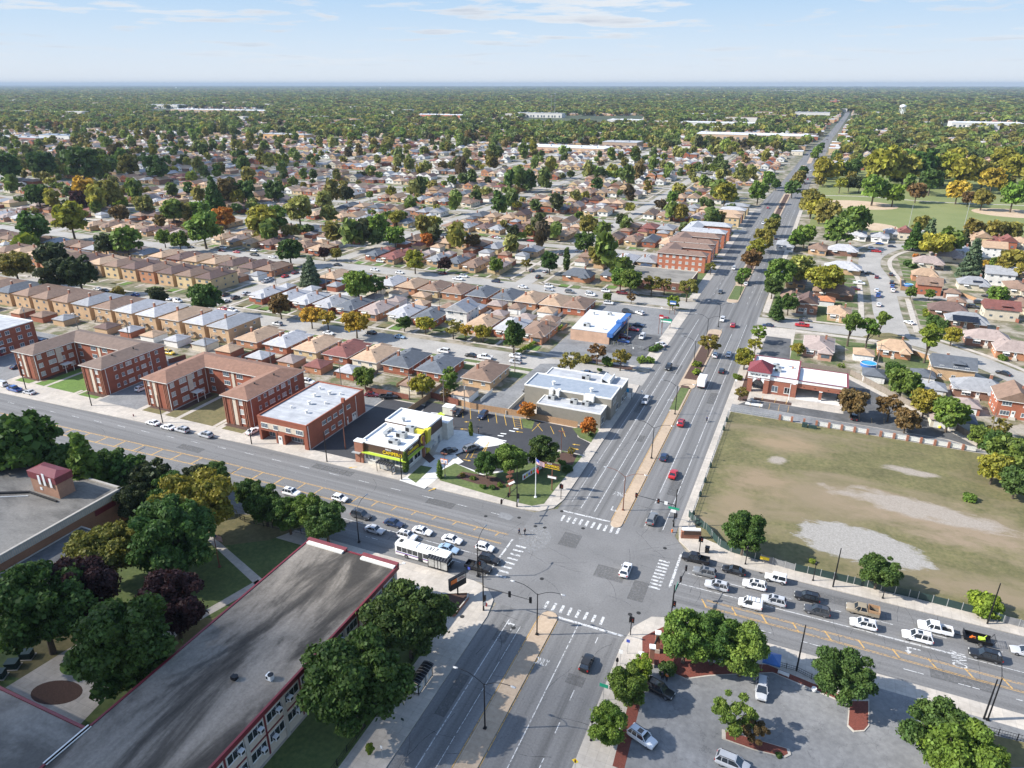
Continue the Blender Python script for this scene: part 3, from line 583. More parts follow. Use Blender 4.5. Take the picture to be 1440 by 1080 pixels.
# ---------------------------------------------------------------- trees
rng=np.random.default_rng(5)
def leaf_cloud(centers,radii,n,size,squash=.85,shell=(.72,1.06)):
    """n leaf-clump quads spread over the surfaces of many spheres; returns verts (n*4,3)"""
    centers=np.array(centers);radii=np.array(radii); p=radii**2; p=p/p.sum()
    k=rng.choice(len(radii),n,p=p); d=rng.normal(size=(n,3)); d/=np.linalg.norm(d,axis=1)[:,None]
    d[:,2]=np.where((d[:,2]<-.35),-d[:,2]*.6,d[:,2])
    r=rng.uniform(shell[0],shell[1],n); r=np.where(rng.random(n)<.1,r*rng.uniform(1.0,1.4,n),r); c=centers[k]+d*(radii[k]*r)[:,None]*np.array([1,1,squash])
    nrm=d*.8+rng.normal(size=(n,3))*.55; nrm/=np.linalg.norm(nrm,axis=1)[:,None]
    a=np.cross(nrm,rng.normal(size=(n,3))); a/=np.linalg.norm(a,axis=1)[:,None]; b_=np.cross(nrm,a)
    s=(size*rng.uniform(.55,1.3,n)/2)[:,None]; e=rng.uniform(.6,1,n)[:,None]
    v=np.stack([c-a*s-b_*s*e*.6,c+a*s*.9-b_*s*e,c+a*s+b_*s*e*.7,c-a*s*.7+b_*s*e],1)
    return v
def quads_mesh(name,v,mat,extra=None):
    n=len(v); me=bpy.data.meshes.new(name); me.vertices.add(n*4); me.vertices.foreach_set('co',v.reshape(-1))
    me.loops.add(n*4); me.loops.foreach_set('vertex_index',np.arange(n*4)); me.polygons.add(n)
    me.polygons.foreach_set('loop_start',np.arange(n)*4); me.polygons.foreach_set('loop_total',np.full(n,4)); me.materials.append(M[mat]); me.update(); return me
def tree_shape(kind,r0):
    cs=[];rs=[]; rr=random.Random(r0)
    if kind in('round','broad','sparse','upright'):
        W,Hh={'round':(4.3,4.3),'broad':(5.2,3.4),'sparse':(4.4,3.8),'upright':(3.0,5.0)}[kind]; zc={'round':6.2,'broad':6.4,'sparse':6.6,'upright':6.8}[kind]
        n={'round':56,'broad':62,'sparse':26,'upright':44}[kind]
        for k in range(n):
            while 1:
                x,y,z=[rr.uniform(-1,1) for _ in range(3)]; q=x*x+y*y+z*z
                if (.25 if kind!='sparse' else .3)<q<1: break
            if z<-.55: z*=.7
            q=.84*(1+rr.uniform(-.12,.14)); cs.append((x*W*q,y*W*q,zc-.7+z*Hh*q)); rs.append(rr.uniform(.55,1.45) if kind!='sparse' else rr.uniform(.6,1.2))
        if kind!='sparse': cs.append((0,0,zc)); rs.append(1.7)
    elif kind=='cone':
        for k in range(46):
            t=k/46; z=1.2+t*10; R_=(1-t)*2.9+.25; a=k*2.4; cs.append((R_*.72*math.cos(a),R_*.72*math.sin(a),z)); rs.append(.35+(1-t)*.95)
    elif kind=='column':
        for k in range(16):
            t=k/15; z=.6+t*6.6; a=k*2.4; q=math.sin(math.pi*min(1,.2+t*.8))*.45; cs.append((q*.5*math.cos(a),q*.5*math.sin(a),z)); rs.append(.45+.5*math.sin(math.pi*min(1,.25+t*.75)))
    elif kind=='bush':
        for k in range(14):
            cs.append((rr.uniform(-1,1)*1.1,rr.uniform(-1,1)*1.1,rr.uniform(.4,1.3))); rs.append(rr.uniform(.45,.8))
    elif kind=='pollard':
        for k in range(14):
            a=rr.uniform(0,6.28); q=rr.uniform(.5,2.6); cs.append((q*math.cos(a),q*math.sin(a),7.6+rr.uniform(-1.4,1.8)-q*.2)); rs.append(rr.uniform(.7,1.15))
    return cs,rs
TREES={}
def make_tree(kind,lod,seed):
    cs,rs=tree_shape(kind,seed)
    n,s={0:(21000,.36),1:(3600,.8),2:(1100,1.35)}[lod]
    if kind in('sparse','upright','pollard'): n=int(n*.6)
    if kind=='cone': n=int(n*.8); 
    if kind in('column','bush'): n=int(n*.22); s*=.8
    if kind=='sparse' : n=int(n*.55)
    v=leaf_cloud(cs,rs,n,s,.8 if kind!='cone' else .45)
    cme=quads_mesh('crown',v,'leaf')
    t=mb('bark'); h={'bush':.6,'column':1.5,'cone':9}.get(kind,4.6)
    t.tube([(0,0,-.2),(.06,0,h*.35),(.1,.05,h*.7),(0,0,h)],[.34,.26,.22,.15],7)
    if kind not in('bush','column','cone'):
        for c in cs[:(12 if lod==0 else 6)]:
            m_=(c[0]*.35,c[1]*.35,2.6+(c[2]-2.6)*.45); t.tube([(0,0,2.4+random.random()),m_,c],[.16,.1,.035],5)
    root=bpy.data.objects.new('tree',None); COL.objects.link(root)
    tr=t.build('trunk',root); cr=bpy.data.objects.new('crown',cme); COL.objects.link(cr); cr.parent=root
    PROTOS.append(root); return root
def tree_proto(kind,lod):
    k=(kind,lod)
    if k not in TREES: TREES[k]=[make_tree(kind,lod,i*13+5) for i in range({0:3,1:4,2:4}[lod] if kind in('round','broad') else 2)]
    return random.choice(TREES[k])
GREEN={'dark':((.026,.055,.017),'dark green'),'mid':((.05,.092,.022),'green'),'fresh':((.07,.115,.02),'fresh green'),'ygreen':((.1,.112,.022),'yellow green'),
 'yellow':((.16,.135,.025),'yellow'),'olive':((.08,.083,.026),'olive green'),'purple':((.022,.012,.016),'dark purple'),'orange':((.17,.075,.02),'orange'),'brown':((.062,.048,.025),'russet brown'),
 'blue':((.045,.075,.06),'blue green'),'pale':((.095,.115,.045),'pale green'),'black':((.02,.03,.016),'very dark green')}
GREEN={k:(tuple(min(.6,v*w) for v,w in zip(c,(2.75,2.3,1.75))),n) for k,(c,n) in GREEN.items()}
SHAPEW={'round':('round',9.4),'broad':('spreading',11.6),'sparse':('thin airy',9.8),'upright':('upright',7),'cone':('pointed',6),'column':('narrow column',1.9),'bush':('low',3.4),'pollard':('lopped',6.6)}
CAT={'cone':('spruce_tree','spruce'),'column':('columnar_shrub','shrub'),'bush':('bush','bush')}
def tree(x,y,w,kind='round',col='mid',where='',group=None,lod=None,hs=1.0):
    d=math.hypot(x,y)
    if lod is None: lod=0 if d<165 else (1 if d<420 else 2)
    p=tree_proto(kind,lod); s=w/SHAPEW[kind][1]; c,cn=GREEN[col]; q=random.uniform(.88,1.14)
    nm,cat=CAT.get(kind,('tree','tree'))
    lab=f"{cn} {SHAPEW[kind][0]} {cat} {where}"
    c=tuple(v*q*random.uniform(.93,1.07) for v in c)
    o=dup(p,(x,y,.0 if kind!='bush' else .05),random.uniform(0,6.28),lab,group,cmap={'crown':c},scale=(s,s,s*hs)); o.name=nm; o['category']=cat
    return o
def tree_px(cx,cy,wpx,kind='round',col='mid',where='',group=None,hs=1.0,lod=None):
    z=5
    for _ in range(4):
        x,y=at(cx,cy,z); D=math.sqrt(x*x+y*y+(CH-z)**2); w=wpx*D/FPX*(.92 if D<210 else 1.0); s=w/SHAPEW[kind][1]
        z=min(14,{'cone':5.5,'column':3.8,'bush':.9,'pollard':6.2,'upright':6.4}.get(kind,5.9)*s*hs)
    return tree(x,y,w,kind,col,where,group,lod,hs)
# ---------------------------------------------------------------- houses
def window_mesh(w,h,split=2,mat='pane'):
    b=mb('white_trim'); f=.09; b.box(-w/2,-.05,-h/2,w/2,.04,h/2); b.mat(mat); n=split; cw=(w-f*(n+1))/n
    for k in range(n): x=-w/2+f+k*(cw+f); b.box(x,-.062,-h/2+f,x+cw,-.045,h/2-f,False)
    b.mat('white_trim'); b.box(-w/2-.08,-.12,-h/2-.1,w/2+.08,.03,-h/2)
    return b
WM={}
def window(parent,x,y,z,rz,w=1.4,h=1.2,split=2,mat='pane',name='window'):
    k=(w,h,split,mat,name)
    if k not in WM:
        o=window_mesh(w,h,split,mat).build(name,parent); WM[k]=o.data
    else: o=bpy.data.objects.new(name,WM[k]); COL.objects.link(o); o.parent=parent
    o.location=(x,y,z); o.rotation_euler=(0,0,rz); return o
def door(parent,x,y,z,rz,w=1,h=2.1,mat='white_trim'):
    b=mb(mat); b.box(-w/2,-.06,0,w/2,.03,h); b.mat('pane'); b.box(-w/4,-.07,h*.55,w/4,-.055,h*.85,False); b.mat('chrome'); b.box(w/2-.16,-.1,h*.45,w/2-.1,-.05,h*.5)
    o=b.build('door',parent,loc=(x,y,z),rz=rz); return o
def steps(parent,x,y,rz,w=1.6,n=4):
    b=mb('kerb_conc')
    for k in range(n): b.box(-w/2,-.3*(n-k),0,w/2,0,.17*(k+1))
    return b.build('steps',parent,loc=(x,y,0),rz=rz)
def house(kind,w,d,h,near=True,gable=False,two=False):
    root=T('house','house','house'); 
    b=mb('wall_oc'); b.prism([(-w/2,-d/2),(w/2,-d/2),(w/2,d/2),(-w/2,d/2)],-.05,h,top=False)
    if not near:
        b.mat('pane')
        for z in ((1.9,) if h<4 else (1.7,4.6)):
            for x in (-w*.25,w*.22): b.box(x-.8,-d/2-.05,z-.55,x+.8,-d/2+.1,z+.55); b.box(x-.6,d/2-.1,z-.5,x+.6,d/2+.05,z+.5)
            for yy in (-d*.3,0,d*.3): b.box(w/2-.1,yy-.5,z-.4,w/2+.05,yy+.5,z+.45); b.box(-w/2-.05,yy-.5,z-.4,-w/2+.1,yy+.5,z+.45)
        b.mat('white_trim'); b.box(-w/2-.4,-d/2-.42,h-.22,w/2+.4,-d/2-.4,h); 
    if kind=='b':
        b.mat('wall_oc'); b.prism([(w*.02,-d/2-2.2),(w/2-.25,-d/2-2.2),(w/2-.25,-d/2+.1),(w*.02,-d/2+.1)],-.05,h-.3,top=False); b.mat('pane'); b.box(w*.12,-d/2-2.26,1.1,w*.4,-d/2-2.1,2.3)
    if gable:
        b.mat('wall_oc')
        for y,s in ((-d/2,1),(d/2,-1)): p=[(-w/2,y,h),(w/2,y,h),(0,y,h+w*.30)]; b.poly(p if s>0 else p[::-1])
    b.build('wall',root)
    r=mb('roof_oc'); r.hip(-w/2,-d/2,w/2,d/2,h+.03,w*(.32 if gable else .21),.5,.16,gable)
    if kind=='b': r.hip(w*.02,-d/2-2.2,w/2-.25,-d/2+3.2,h-.27,1.35,.42,.14)
    if kind=='c': r.box(-w*.1,-d*.22,h+.2,-w/2+.4,-d*.02,h+1.5) if False else r.hip(-w/2+.3,-d*.25,0,d*.05,h+1.5,.5,.15,.1)
    if kind=='r': r.hip(w*.15,-d/2-2.4,w/2-1,-d/2+2,h-.1,1.3,.4,.14)
    if not gable and kind!='t':
        r.mat('rubber')
        for vx,vy in ((w*.16,-d*.12),(-w*.14,d*.2)): r.cbox(vx,vy,h+w*.21*(1-abs(vx)/(w/2+.5))+.12,.35,.35,.3)
    ro=r.build('roof',root)
    if kind in('b','r'):
        aw=mb('white_trim'); x_=-w*.27; aw.poly([(x_-1.2,-d/2-.02,2.7),(x_-1.2,-d/2-.9,2.35),(x_+1.2,-d/2-.9,2.35),(x_+1.2,-d/2-.02,2.7)]); aw.box(x_-1.2,-d/2-.92,2.2,x_+1.2,-d/2-.88,2.36); aw.build('awning',root)
    if near:
        g_=mb('white_trim')
        for y0 in (-d/2-.56,d/2+.5): g_.box(-w/2-.5,y0,h-.16,w/2+.5,y0+.06,h+.0)
        for x0 in (-w/2-.57,w/2+.5): g_.box(x0,-d/2-.5,h-.16,x0+.07,d/2+.5,h+.0)
        g_.build('gutter',root)
    if not gable or near:
        c=mb('terracotta'); c.box(w*.18,d*.1,h+.2,w*.18+.7,d*.1+.7,h+w*.21+1.0); c.mat('kerb_conc'); c.box(w*.18-.06,d*.1-.06,h+w*.21+1.0,w*.18+.76,d*.1+.76,h+w*.21+1.12); c.build('chimney',ro)
    if near:
        zs=(1.9,) if h<4 else (1.7,4.7)
        for z in zs:
            window(root,-w*.26,-d/2,z,0,2.4,1.4,3); 
            if z>3 or not two: window(root,w*.25,-d/2,z,0,1.5,1.25,2)
            window(root,-w*.25,d/2,z,math.pi,1.3,1.1,2); window(root,w*.2,d/2,z,math.pi,1.3,1.1,2)
            for yy in (-d*.3,-.02*d,d*.3):
                window(root,w/2,yy,z,math.pi/2,1.1,1.0,2)
                window(root,-w/2,yy,z,-math.pi/2,1.1,1.0,2)
        door(root,-w*(.04),-d/2,.5,0); steps(root,-w*.04,-d/2-.02,0)
        if two:
            a=mb('white_trim')
            for x in (-w*.26,): a.poly([(x-1.4,-d/2-.05,5.6),(x+1.4,-d/2-.05,5.6),(x+1.4,-d/2-1.1,5.1),(x-1.4,-d/2-1.1,5.1)]); a.box(x-1.4,-d/2-1.12,4.95,x+1.4,-d/2-1.08,5.12)
            a.build('awning',root)
            bp=mb('grey_wood'); bp.box(w*.0,d/2,2.7,w*.0+2.2,d/2+1.6,2.82)
            for x in (.05,2.15): bp.bar((w*0+x,d/2+1.55,0),(w*0+x,d/2+1.55,3.7),.1)
            bp.bar((0,d/2+1.55,3.7),(2.2,d/2+1.55,3.7),.08); bp.bar((2.2,d/2+1.4,2.7),(4.4,d/2+1.2,0),.6,.1); bp.build('rear_stair',root)
    PROTOS.append(root); return root
def garage(near=True):
    root=T('garage','garage','garage'); w,d,h=6.4,6.6,2.5
    b=mb('plain_oc'); b.prism([(-w/2,-d/2),(w/2,-d/2),(w/2,d/2),(-w/2,d/2)],-.05,h,top=False); b.build('wall',root)
    r=mb('roof_oc'); r.hip(-w/2,-d/2,w/2,d/2,h+.03,1.5,.35,.14); r.build('roof',root)
    dd=mb('white_trim'); dd.box(-2.4,d/2-.05,.0,2.4,d/2+.05,2.15)
    if near:
        for z in (.55,1.1,1.65): dd.box(-2.4,d/2+.05,z,2.4,d/2+.065,z+.04)
        window(root,-w/2,0,1.5,-math.pi/2,.9,.7,1); window(root,1.2,-d/2,1.5,0,.9,.7,1)
    dd.build('door',root)
    PROTOS.append(root); return root
HP={}
def hp(k):
    if k not in HP:
        near=k[1]=='n'
        HP[k]={'bungalow':lambda:house('b',9.6,15,3.1,near),'gable':lambda:house('g',8.4,13.5,3.3,near,gable=True),'twoflat':lambda:house('t',9.6,17,6.2,near,two=True),
          'ranch':lambda:house('r',14,9,3.0,near),'cape':lambda:house('c',9,11,4.6,near,gable=True),'twostorey':lambda:house('s',9.5,11,5.6,near,gable=True),'garage':lambda:garage(near)}[k[0]]()
    return HP[k]
WALLS={'tan brick':(.50,.34,.2),'yellow brick':(.55,.42,.24),'red brick':(.32,.11,.06),'orange brick':(.42,.2,.11),'brown brick':(.24,.13,.09),'cream':(.6,.54,.43),'white':(.72,.71,.68),'pink brick':(.45,.26,.19)}
ROOFS={'brown':(.19,.125,.09),'tan':(.34,.235,.155),'light grey':(.31,.31,.32),'grey':(.22,.225,.235),'dark grey':(.085,.095,.11),'red':(.16,.06,.05),'dark brown':(.11,.07,.06),'orange':(.38,.15,.07),'taupe':(.25,.2,.18)}
ROOFS={k:tuple(v*1.22 for v in c) for k,c in ROOFS.items()}
HN=dict(bungalow='bungalow',gable='gabled bungalow',twoflat='two-storey flat',ranch='long ranch house',cape='tall gabled house',twostorey='two-storey house')
def put_house(kind,x,y,rz,wall,roof,where,group,near=True,sc=1.0,sx=1.0,sy=1.0):
    q=random.uniform(.9,1.1); q2=random.uniform(.88,1.12)
    lab=f"{wall} {HN[kind]}, {roof} roof, {where}"
    o=dup(hp((kind,'n' if near else 'm')),(x,y,.06 if y>211 else .15),rz,lab,group,cmap={'wall':tuple(v*q for v in WALLS[wall]),'roof':tuple(v*q2 for v in ROOFS[roof])},scale=(sc*sx,sc*sy,sc)); o['category']='house'
    return o
def put_garage(x,y,rz,wall,roof,where,group,near=True,sx=1.0):
    o=dup(hp(('garage','n' if near else 'm')),(x,y,.06 if y>211 else .15),rz,f"{wall} garage, {roof} roof, {where}",group,cmap={'wall':WALLS[wall],'roof':ROOFS[roof]},scale=(sx,1,1)); o['category']='garage'; return o
# ---------------------------------------------------------------- vehicles (heading +x at rz=0)
CARC={'white':(.78,.78,.78),'black':(.012,.012,.014),'dark grey':(.05,.053,.06),'grey':(.17,.175,.18),'silver':(.46,.47,.49),'red':(.42,.015,.02),'dark blue':(.015,.03,.075),'blue':(.03,.09,.3),'tan':(.3,.25,.18),'yellow':(.75,.48,.01),'maroon':(.13,.012,.02),'pale blue':(.3,.42,.55)}
def car_shape(kind):
    Lh={'sedan':2.35,'suv':2.3,'suv_big':2.5,'minivan':2.45,'pickup':2.85,'van':2.2,'jeep':2.2,'hatch':2.05}[kind]; W=.92
    if kind=='sedan': body=[(2.35,.62,.35,.62),(2.28,.8,.25,.74),(1.9,.9,.2,.82),(1.0,.92,.2,.93),(-1.5,.92,.2,.98),(-2.1,.89,.24,.96),(-2.3,.8,.3,.88),(-2.35,.7,.4,.7)]; cab=(.98,.25,-.95,-1.72,.93,1.43)
    elif kind=='hatch': body=[(2.05,.62,.35,.65),(1.98,.8,.25,.78),(1.6,.89,.2,.88),(.9,.9,.2,.97),(-1.6,.9,.2,1.02),(-1.95,.86,.24,1.0),(-2.05,.75,.4,.8)]; cab=(.95,.2,-1.45,-1.95,.97,1.5)
    elif kind in('suv','suv_big','minivan'):
        k=Lh/2.3; tz={'suv':1.68,'suv_big':1.82,'minivan':1.75}[kind]
        body=[(2.3*k,.66,.4,.75),(2.24*k,.84,.3,.9),(1.85*k,.93,.24,1.0),(1.05*k,.95,.22,1.06),(-1.9*k,.95,.22,1.1),(-2.22*k,.9,.28,1.1),(-2.3*k,.82,.38,.9)]; cab=((1.05 if kind!='minivan' else 1.35)*k,.4*k,-1.85*k,-2.22*k,1.05,tz)
    elif kind=='jeep': body=[(2.1,.7,.45,.95),(2.05,.78,.4,1.02),(.75,.82,.35,1.08),(-1.9,.86,.35,1.1),(-2.0,.84,.45,1.0)]; cab=(.72,.55,-1.85,-1.95,1.08,1.85)
    elif kind=='van': body=[(2.2,.66,.4,.8),(2.12,.84,.3,.95),(1.75,.92,.24,1.05),(1.2,.94,.22,1.15),(-2.05,.94,.22,1.2),(-2.2,.9,.3,1.15)]; cab=(1.35,.75,-2.1,-2.18,1.12,1.95)
    elif kind=='pickup': body=[(2.85,.7,.45,.9),(2.78,.9,.35,1.05),(2.4,.98,.3,1.15),(1.5,1.0,.28,1.18),(-.85,1.0,.28,1.2)]; cab=(1.5,.95,-.55,-.82,1.17,1.88)
    return Lh,body,cab
def car_parts(kind):
    Lh,body,cab=car_shape(kind)
    b=mb('paint_oc'); rings=[]
    for x,w,z0,z1 in body:
        rings.append([(x,-w*.85,z0),(x,-w,z0+.16),(x,-w,(z0+z1)/2),(x,-w*.97,z1-.14),(x,-w*.86,z1-.02),(x,0,z1+.03),(x,w*.86,z1-.02),(x,w*.97,z1-.14),(x,w,(z0+z1)/2),(x,w,z0+.16),(x,w*.85,z0)])
    b.smooth=True; b.loft(rings[::-1]); b.smooth=False
    x1,x2,x3,x4,zb,zt=cab; wb=body[3][1]*.93; wt=wb*.8
    gl=mb('glass_dark'); gl.loft([[(x,-a,z),(x,a,z)] for x,a,z in ()]) if 0 else None
    i=len(gl.v); gl.v+=[(x1,-wb,zb-.03),(x1,wb,zb-.03),(x4,wb,zb-.03),(x4,-wb,zb-.03),(x2,-wt,zt-.04),(x2,wt,zt-.04),(x3,wt,zt-.04),(x3,-wt,zt-.04)]
    for q in ((4,5,6,7),(0,4,7,3),(1,2,6,5),(0,1,5,4),(3,7,6,2)): gl.face([i+k for k in q[::-1]])
    rf=mb('paint_oc'); rf.box(x3-.02,-wt-.01,zt-.05,x2+.03,wt+.01,zt); rf.box(x3+.1,-wt+.08,zt,x2-.1,wt-.08,zt+.03)
    for s in (-1,1):
        rf.bar((x1,s*wb,zb),(x2,s*wt,zt-.03),.09,.07); rf.bar((x4,s*wb,zb),(x3,s*wt,zt-.03),.16,.1)
        xm=(x2+x3)/2+.15; rf.bar((xm+.1,s*(wb+.005),zb),(xm,s*(wt+.005),zt-.03),.09,.05)
        if kind in('suv','suv_big','minivan','hatch'): xr=x3+.35*(xm-x3); rf.bar((xr,s*(wb+.005),zb),(xr+.05,s*(wt+.005),zt-.03),.08,.05)
        if kind=='van': rf.poly([(xm,s*(wb+.012),zb-.02),(x4-.02,s*(wb+.012),zb-.02),(x3-.02,s*(wt+.012),zt-.02),(xm,s*(wt+.012),zt-.02)][::(-1 if s<0 else 1)])
    ex=[]
    if kind in('suv','suv_big','minivan'):
        for s in (-1,1): rr=mb('black_metal'); rr.box(x3+.1,s*wt*.93-.03,zt+.03,x2-.15,s*wt*.93+.03,zt+.08); ex.append(('roof_rail',rr))
    if kind in('suv','suv_big'):
        sr=mb('glass_dark'); sr.box(x2-1.15,-wt*.6,zt+.03,x2-.35,wt*.6,zt+.04); ex.append(('sunroof',sr))
    if kind=='pickup':
        bd=mb('paint_oc'); 
        for s in (-1,1): bd.box(-2.8,s*.95-.07,.5,-.9,s*.95+.07,1.2)
        bd.box(-2.85,-1.0,.5,-2.75,1.0,1.18); bd.box(-2.8,-.95,.45,-.9,.95,.6); bd.box(-.98,-.98,.5,-.86,.98,1.2); ex.append(('cargo_bed',bd))
        ln=mb('rubber'); ln.box(-2.74,-.88,.6,-.98,.88,.615); ex.append(('bed_liner',ln))
    if kind=='van':
        rk=mb('grey_metal')
        for xx in (-1.6,-.8,0,.5): rk.box(xx-.03,-.75,zt+.1,xx+.03,.75,zt+.15)
        for s in (-.7,.7): rk.box(-1.8,s-.03,zt,.6,s+.03,zt+.12)
        ex.append(('roof_rack',rk))
    xf=body[1][0]; wf=body[1][1]; zf=body[1][3]; xb=-(2.85 if kind=='pickup' else -body[-1][0]); 
    hl_=[]
    for s in (-1,1):
        a=mb('lamp_lens'); a.box(xf-.22,s*wf*.72-.17,zf-.24,xf+.08,s*wf*.72+.17,zf-.08); hl_.append(('headlight',a))
        a=mb('red_light'); zz=body[-2][3]-.12; wr=body[-2][1] if kind!='pickup' else .98; a.box(xb-.03,s*wr*.86-.12,zz-.28,xb+.1,s*wr*.86+.12,zz); hl_.append(('tail_light',a))
    bp=mb('rubber'); bp.box(body[0][0]-.12,-.62,.33,body[0][0]+.03,.62,.5); ex.append(('bumper',bp)); bp=mb('rubber'); bp.box(xb-.04,-.7,.33,xb+.1,.7,.48); ex.append(('bumper',bp))
    for s in (-1,1): mi=mb('paint_oc'); mi.box(x1-.5,s*(wb+.12)-.09,zb-.02,x1-.3,s*(wb+.12)+.09,zb+.15); ex.append(('wing_mirror',mi))
    wr={'pickup':.4,'jeep':.4,'suv_big':.39,'suv':.36}.get(kind,.33); wx=(Lh*.62,-Lh*.6)
    return body,b,gl,rf,ex,hl_,wr,wx
def wheel(r):
    t=mb('rubber'); n=14
    t.loft([[(r*q*math.cos(2*math.pi*k/n),y,r*q*math.sin(2*math.pi*k/n)) for k in range(n)] for y,q in ((-.11,.9),(-.1,1),(.1,1),(.11,.9))])
    m_=mb('chrome'); m_.loft([[(r*.6*math.cos(2*math.pi*k/8),y,r*.6*math.sin(2*math.pi*k/8)) for k in range(8)] for y in (-.125,.125)]); return t,m_
def car_proto(kind,near):
    root=T('car','car','car'); body,b,gl,rf,ex,hl_,wr,wx=car_parts(kind)
    if near:
        b.build('body',root); gl.build('windows',root); rf.build('roof',root)
        for n_,m_ in ex+hl_: m_.build(n_,root)
        t,rm=wheel(wr); tm=None
        for x in wx:
            for s in (-1,1):
                if tm is None: o=t.build('wheel',root); tm=o.data; q=rm.build('rim',o); qm=q.data
                else:
                    o=bpy.data.objects.new('wheel',tm); COL.objects.link(o); o.parent=root; q=bpy.data.objects.new('rim',qm); COL.objects.link(q); q.parent=o
                o.location=(x,s*.82,wr)
    else:
        al_=MB()
        t,rm=wheel(wr)
        for m_ in [b,gl,rf]+[e[1] for e in ex+hl_]:
            off=len(al_.v); al_.v+=m_.v
            for f,mi in zip(m_.f,m_.m): al_.mat(m_.mats[mi]); al_.face([off+k for k in f])
        for x in wx:
            for s in (-1,1):
                off=len(al_.v); al_.v+=[(v[0]+x,v[1]+s*.82,v[2]+wr) for v in t.v]; al_.mat('rubber')
                for f in t.f: al_.face([off+k for k in f])
        al_.build('body',root)
    PROTOS.append(root); return root
CP={}
CN=dict(sedan='sedan',suv='crossover',suv_big='large station wagon',minivan='minivan',pickup='pickup truck',van='cargo van',jeep='boxy off-road car',hatch='hatchback')
HEAD={'E':0,'N':math.pi/2,'W':math.pi,'S':-math.pi/2}
def car(px,py,head,kind,col,where,group,near=None,z=None,xy=None):
    x,y=xy or at(px,py,.7); d=math.hypot(x,y)
    if near is None: near=d<215
    k=(kind,near)
    if k not in CP: CP[k]=car_proto(*k)
    rz=HEAD[head] if isinstance(head,str) else head
    if z is None: z=.165
    o=dup(CP[k],(x,y,z),rz+random.uniform(-.02,.02),f"{col} {CN[kind]} {where}",group,cmap={n:CARC[col] for n in('body','roof','cargo_bed','wing_mirror')},scale=.97)
    o.name={'van':'cargo_van','pickup':'pickup_truck','minivan':'minivan'}.get(kind,'car'); o['category']={'van':'van','pickup':'pickup truck'}.get(kind,'car'); return o
# ---------------------------------------------------------------- people
def skin(chain_pts,edges,radii,mat,name,parent=None,sub=1):
    me=bpy.data.meshes.new(name); me.from_pydata(chain_pts,edges,[]); o=bpy.data.objects.new(name,me); COL.objects.link(o)
    md=o.modifiers.new('s','SKIN'); 
    for i,r_ in enumerate(radii): me.skin_vertices[0].data[i].radius=(r_,r_) if not isinstance(r_,tuple) else r_
    me.skin_vertices[0].data[0].use_root=True
    if sub: o.modifiers.new('u','SUBSURF').levels=sub
    bpy.context.view_layer.update(); m2=bpy.data.meshes.new_from_object(o.evaluated_get(bpy.context.evaluated_depsgraph_get())); bpy.data.objects.remove(o)
    m2.materials.clear(); m2.materials.append(M[mat]); q=bpy.data.objects.new(name,m2); COL.objects.link(q)
    for p in m2.polygons: p.use_smooth=True
    if parent: q.parent=parent
    return q
def person(x,y,rz,label,shirt,trousers,step=.28,bend=0,seated=False,z=.0,group=None):
    root=T('person',label,'person',(x,y,z),rz,group)
    a=step; b_=bend; sh=(b_,0,1.42)
    if seated: hip=(0,0,.85); legs=[(.38,.14,.8),(.42,.14,.4),(.55,.14,.35),(.38,-.14,.8),(.42,-.14,.4),(.55,-.14,.35)]; arms=[(.3,.2,1.05),(.6,.24,1.05),(.3,-.2,1.05),(.6,-.24,1.05)]; base=.85
    else: hip=(0,0,.92); legs=[(a*.5,.1,.5),(a,.1,.08),(a+.16,.1,.04),(-a*.3,-.1,.5),(-a,-.1,.1),(-a+.15,-.1,.04)]; arms=[(-a*.4,.26,1.1),(-a*.1+.05,.27,.85),(a*.5,-.26,1.1),(a*.9,-.27,.87)]; base=.92
    P_=[hip,(b_*.5,0,1.15),(b_,0,1.42),(b_,0,1.52),(b_+.02,0,1.62),(b_+.02,0,1.74),(b_,.18,1.42),arms[0],arms[1],(b_,-.18,1.42),arms[2],arms[3],(0,.1,base-.02),legs[0],legs[1],legs[2],(0,-.1,base-.02),legs[3],legs[4],legs[5]]
    E_=[(0,1),(1,2),(2,3),(3,4),(4,5),(2,6),(6,7),(7,8),(2,9),(9,10),(10,11),(0,12),(12,13),(13,14),(14,15),(0,16),(16,17),(17,18),(18,19)]
    R_=[.13,.12,.12,.055,.09,.075,.055,.045,.035,.055,.045,.035,.09,.07,.045,.045,.09,.07,.045,.045]
    skin(P_,E_,R_,'skin','body',root)
    skin([P_[k] for k in (0,1,2,6,7,9,10)],[(0,1),(1,2),(2,3),(3,4),(2,5),(5,6)],[.165,.15,.15,.085,.07,.085,.07],shirt,'jacket',root)
    skin([P_[0],P_[12],P_[13],P_[14],P_[16],P_[17],P_[18]],[(0,1),(1,2),(2,3),(0,4),(4,5),(5,6)],[.15,.115,.095,.07,.115,.095,.07],trousers,'trousers',root)
    skin([(b_-.01,0,1.66),(b_,0,1.78)],[(0,1)],[.105,.085],'hair_dark','hair',root)
    return root
solid('cloth_dark',(.02,.022,.03),.9); solid('cloth_blue',(.03,.05,.12),.9); solid('cloth_orange',(.7,.2,.03),.8)
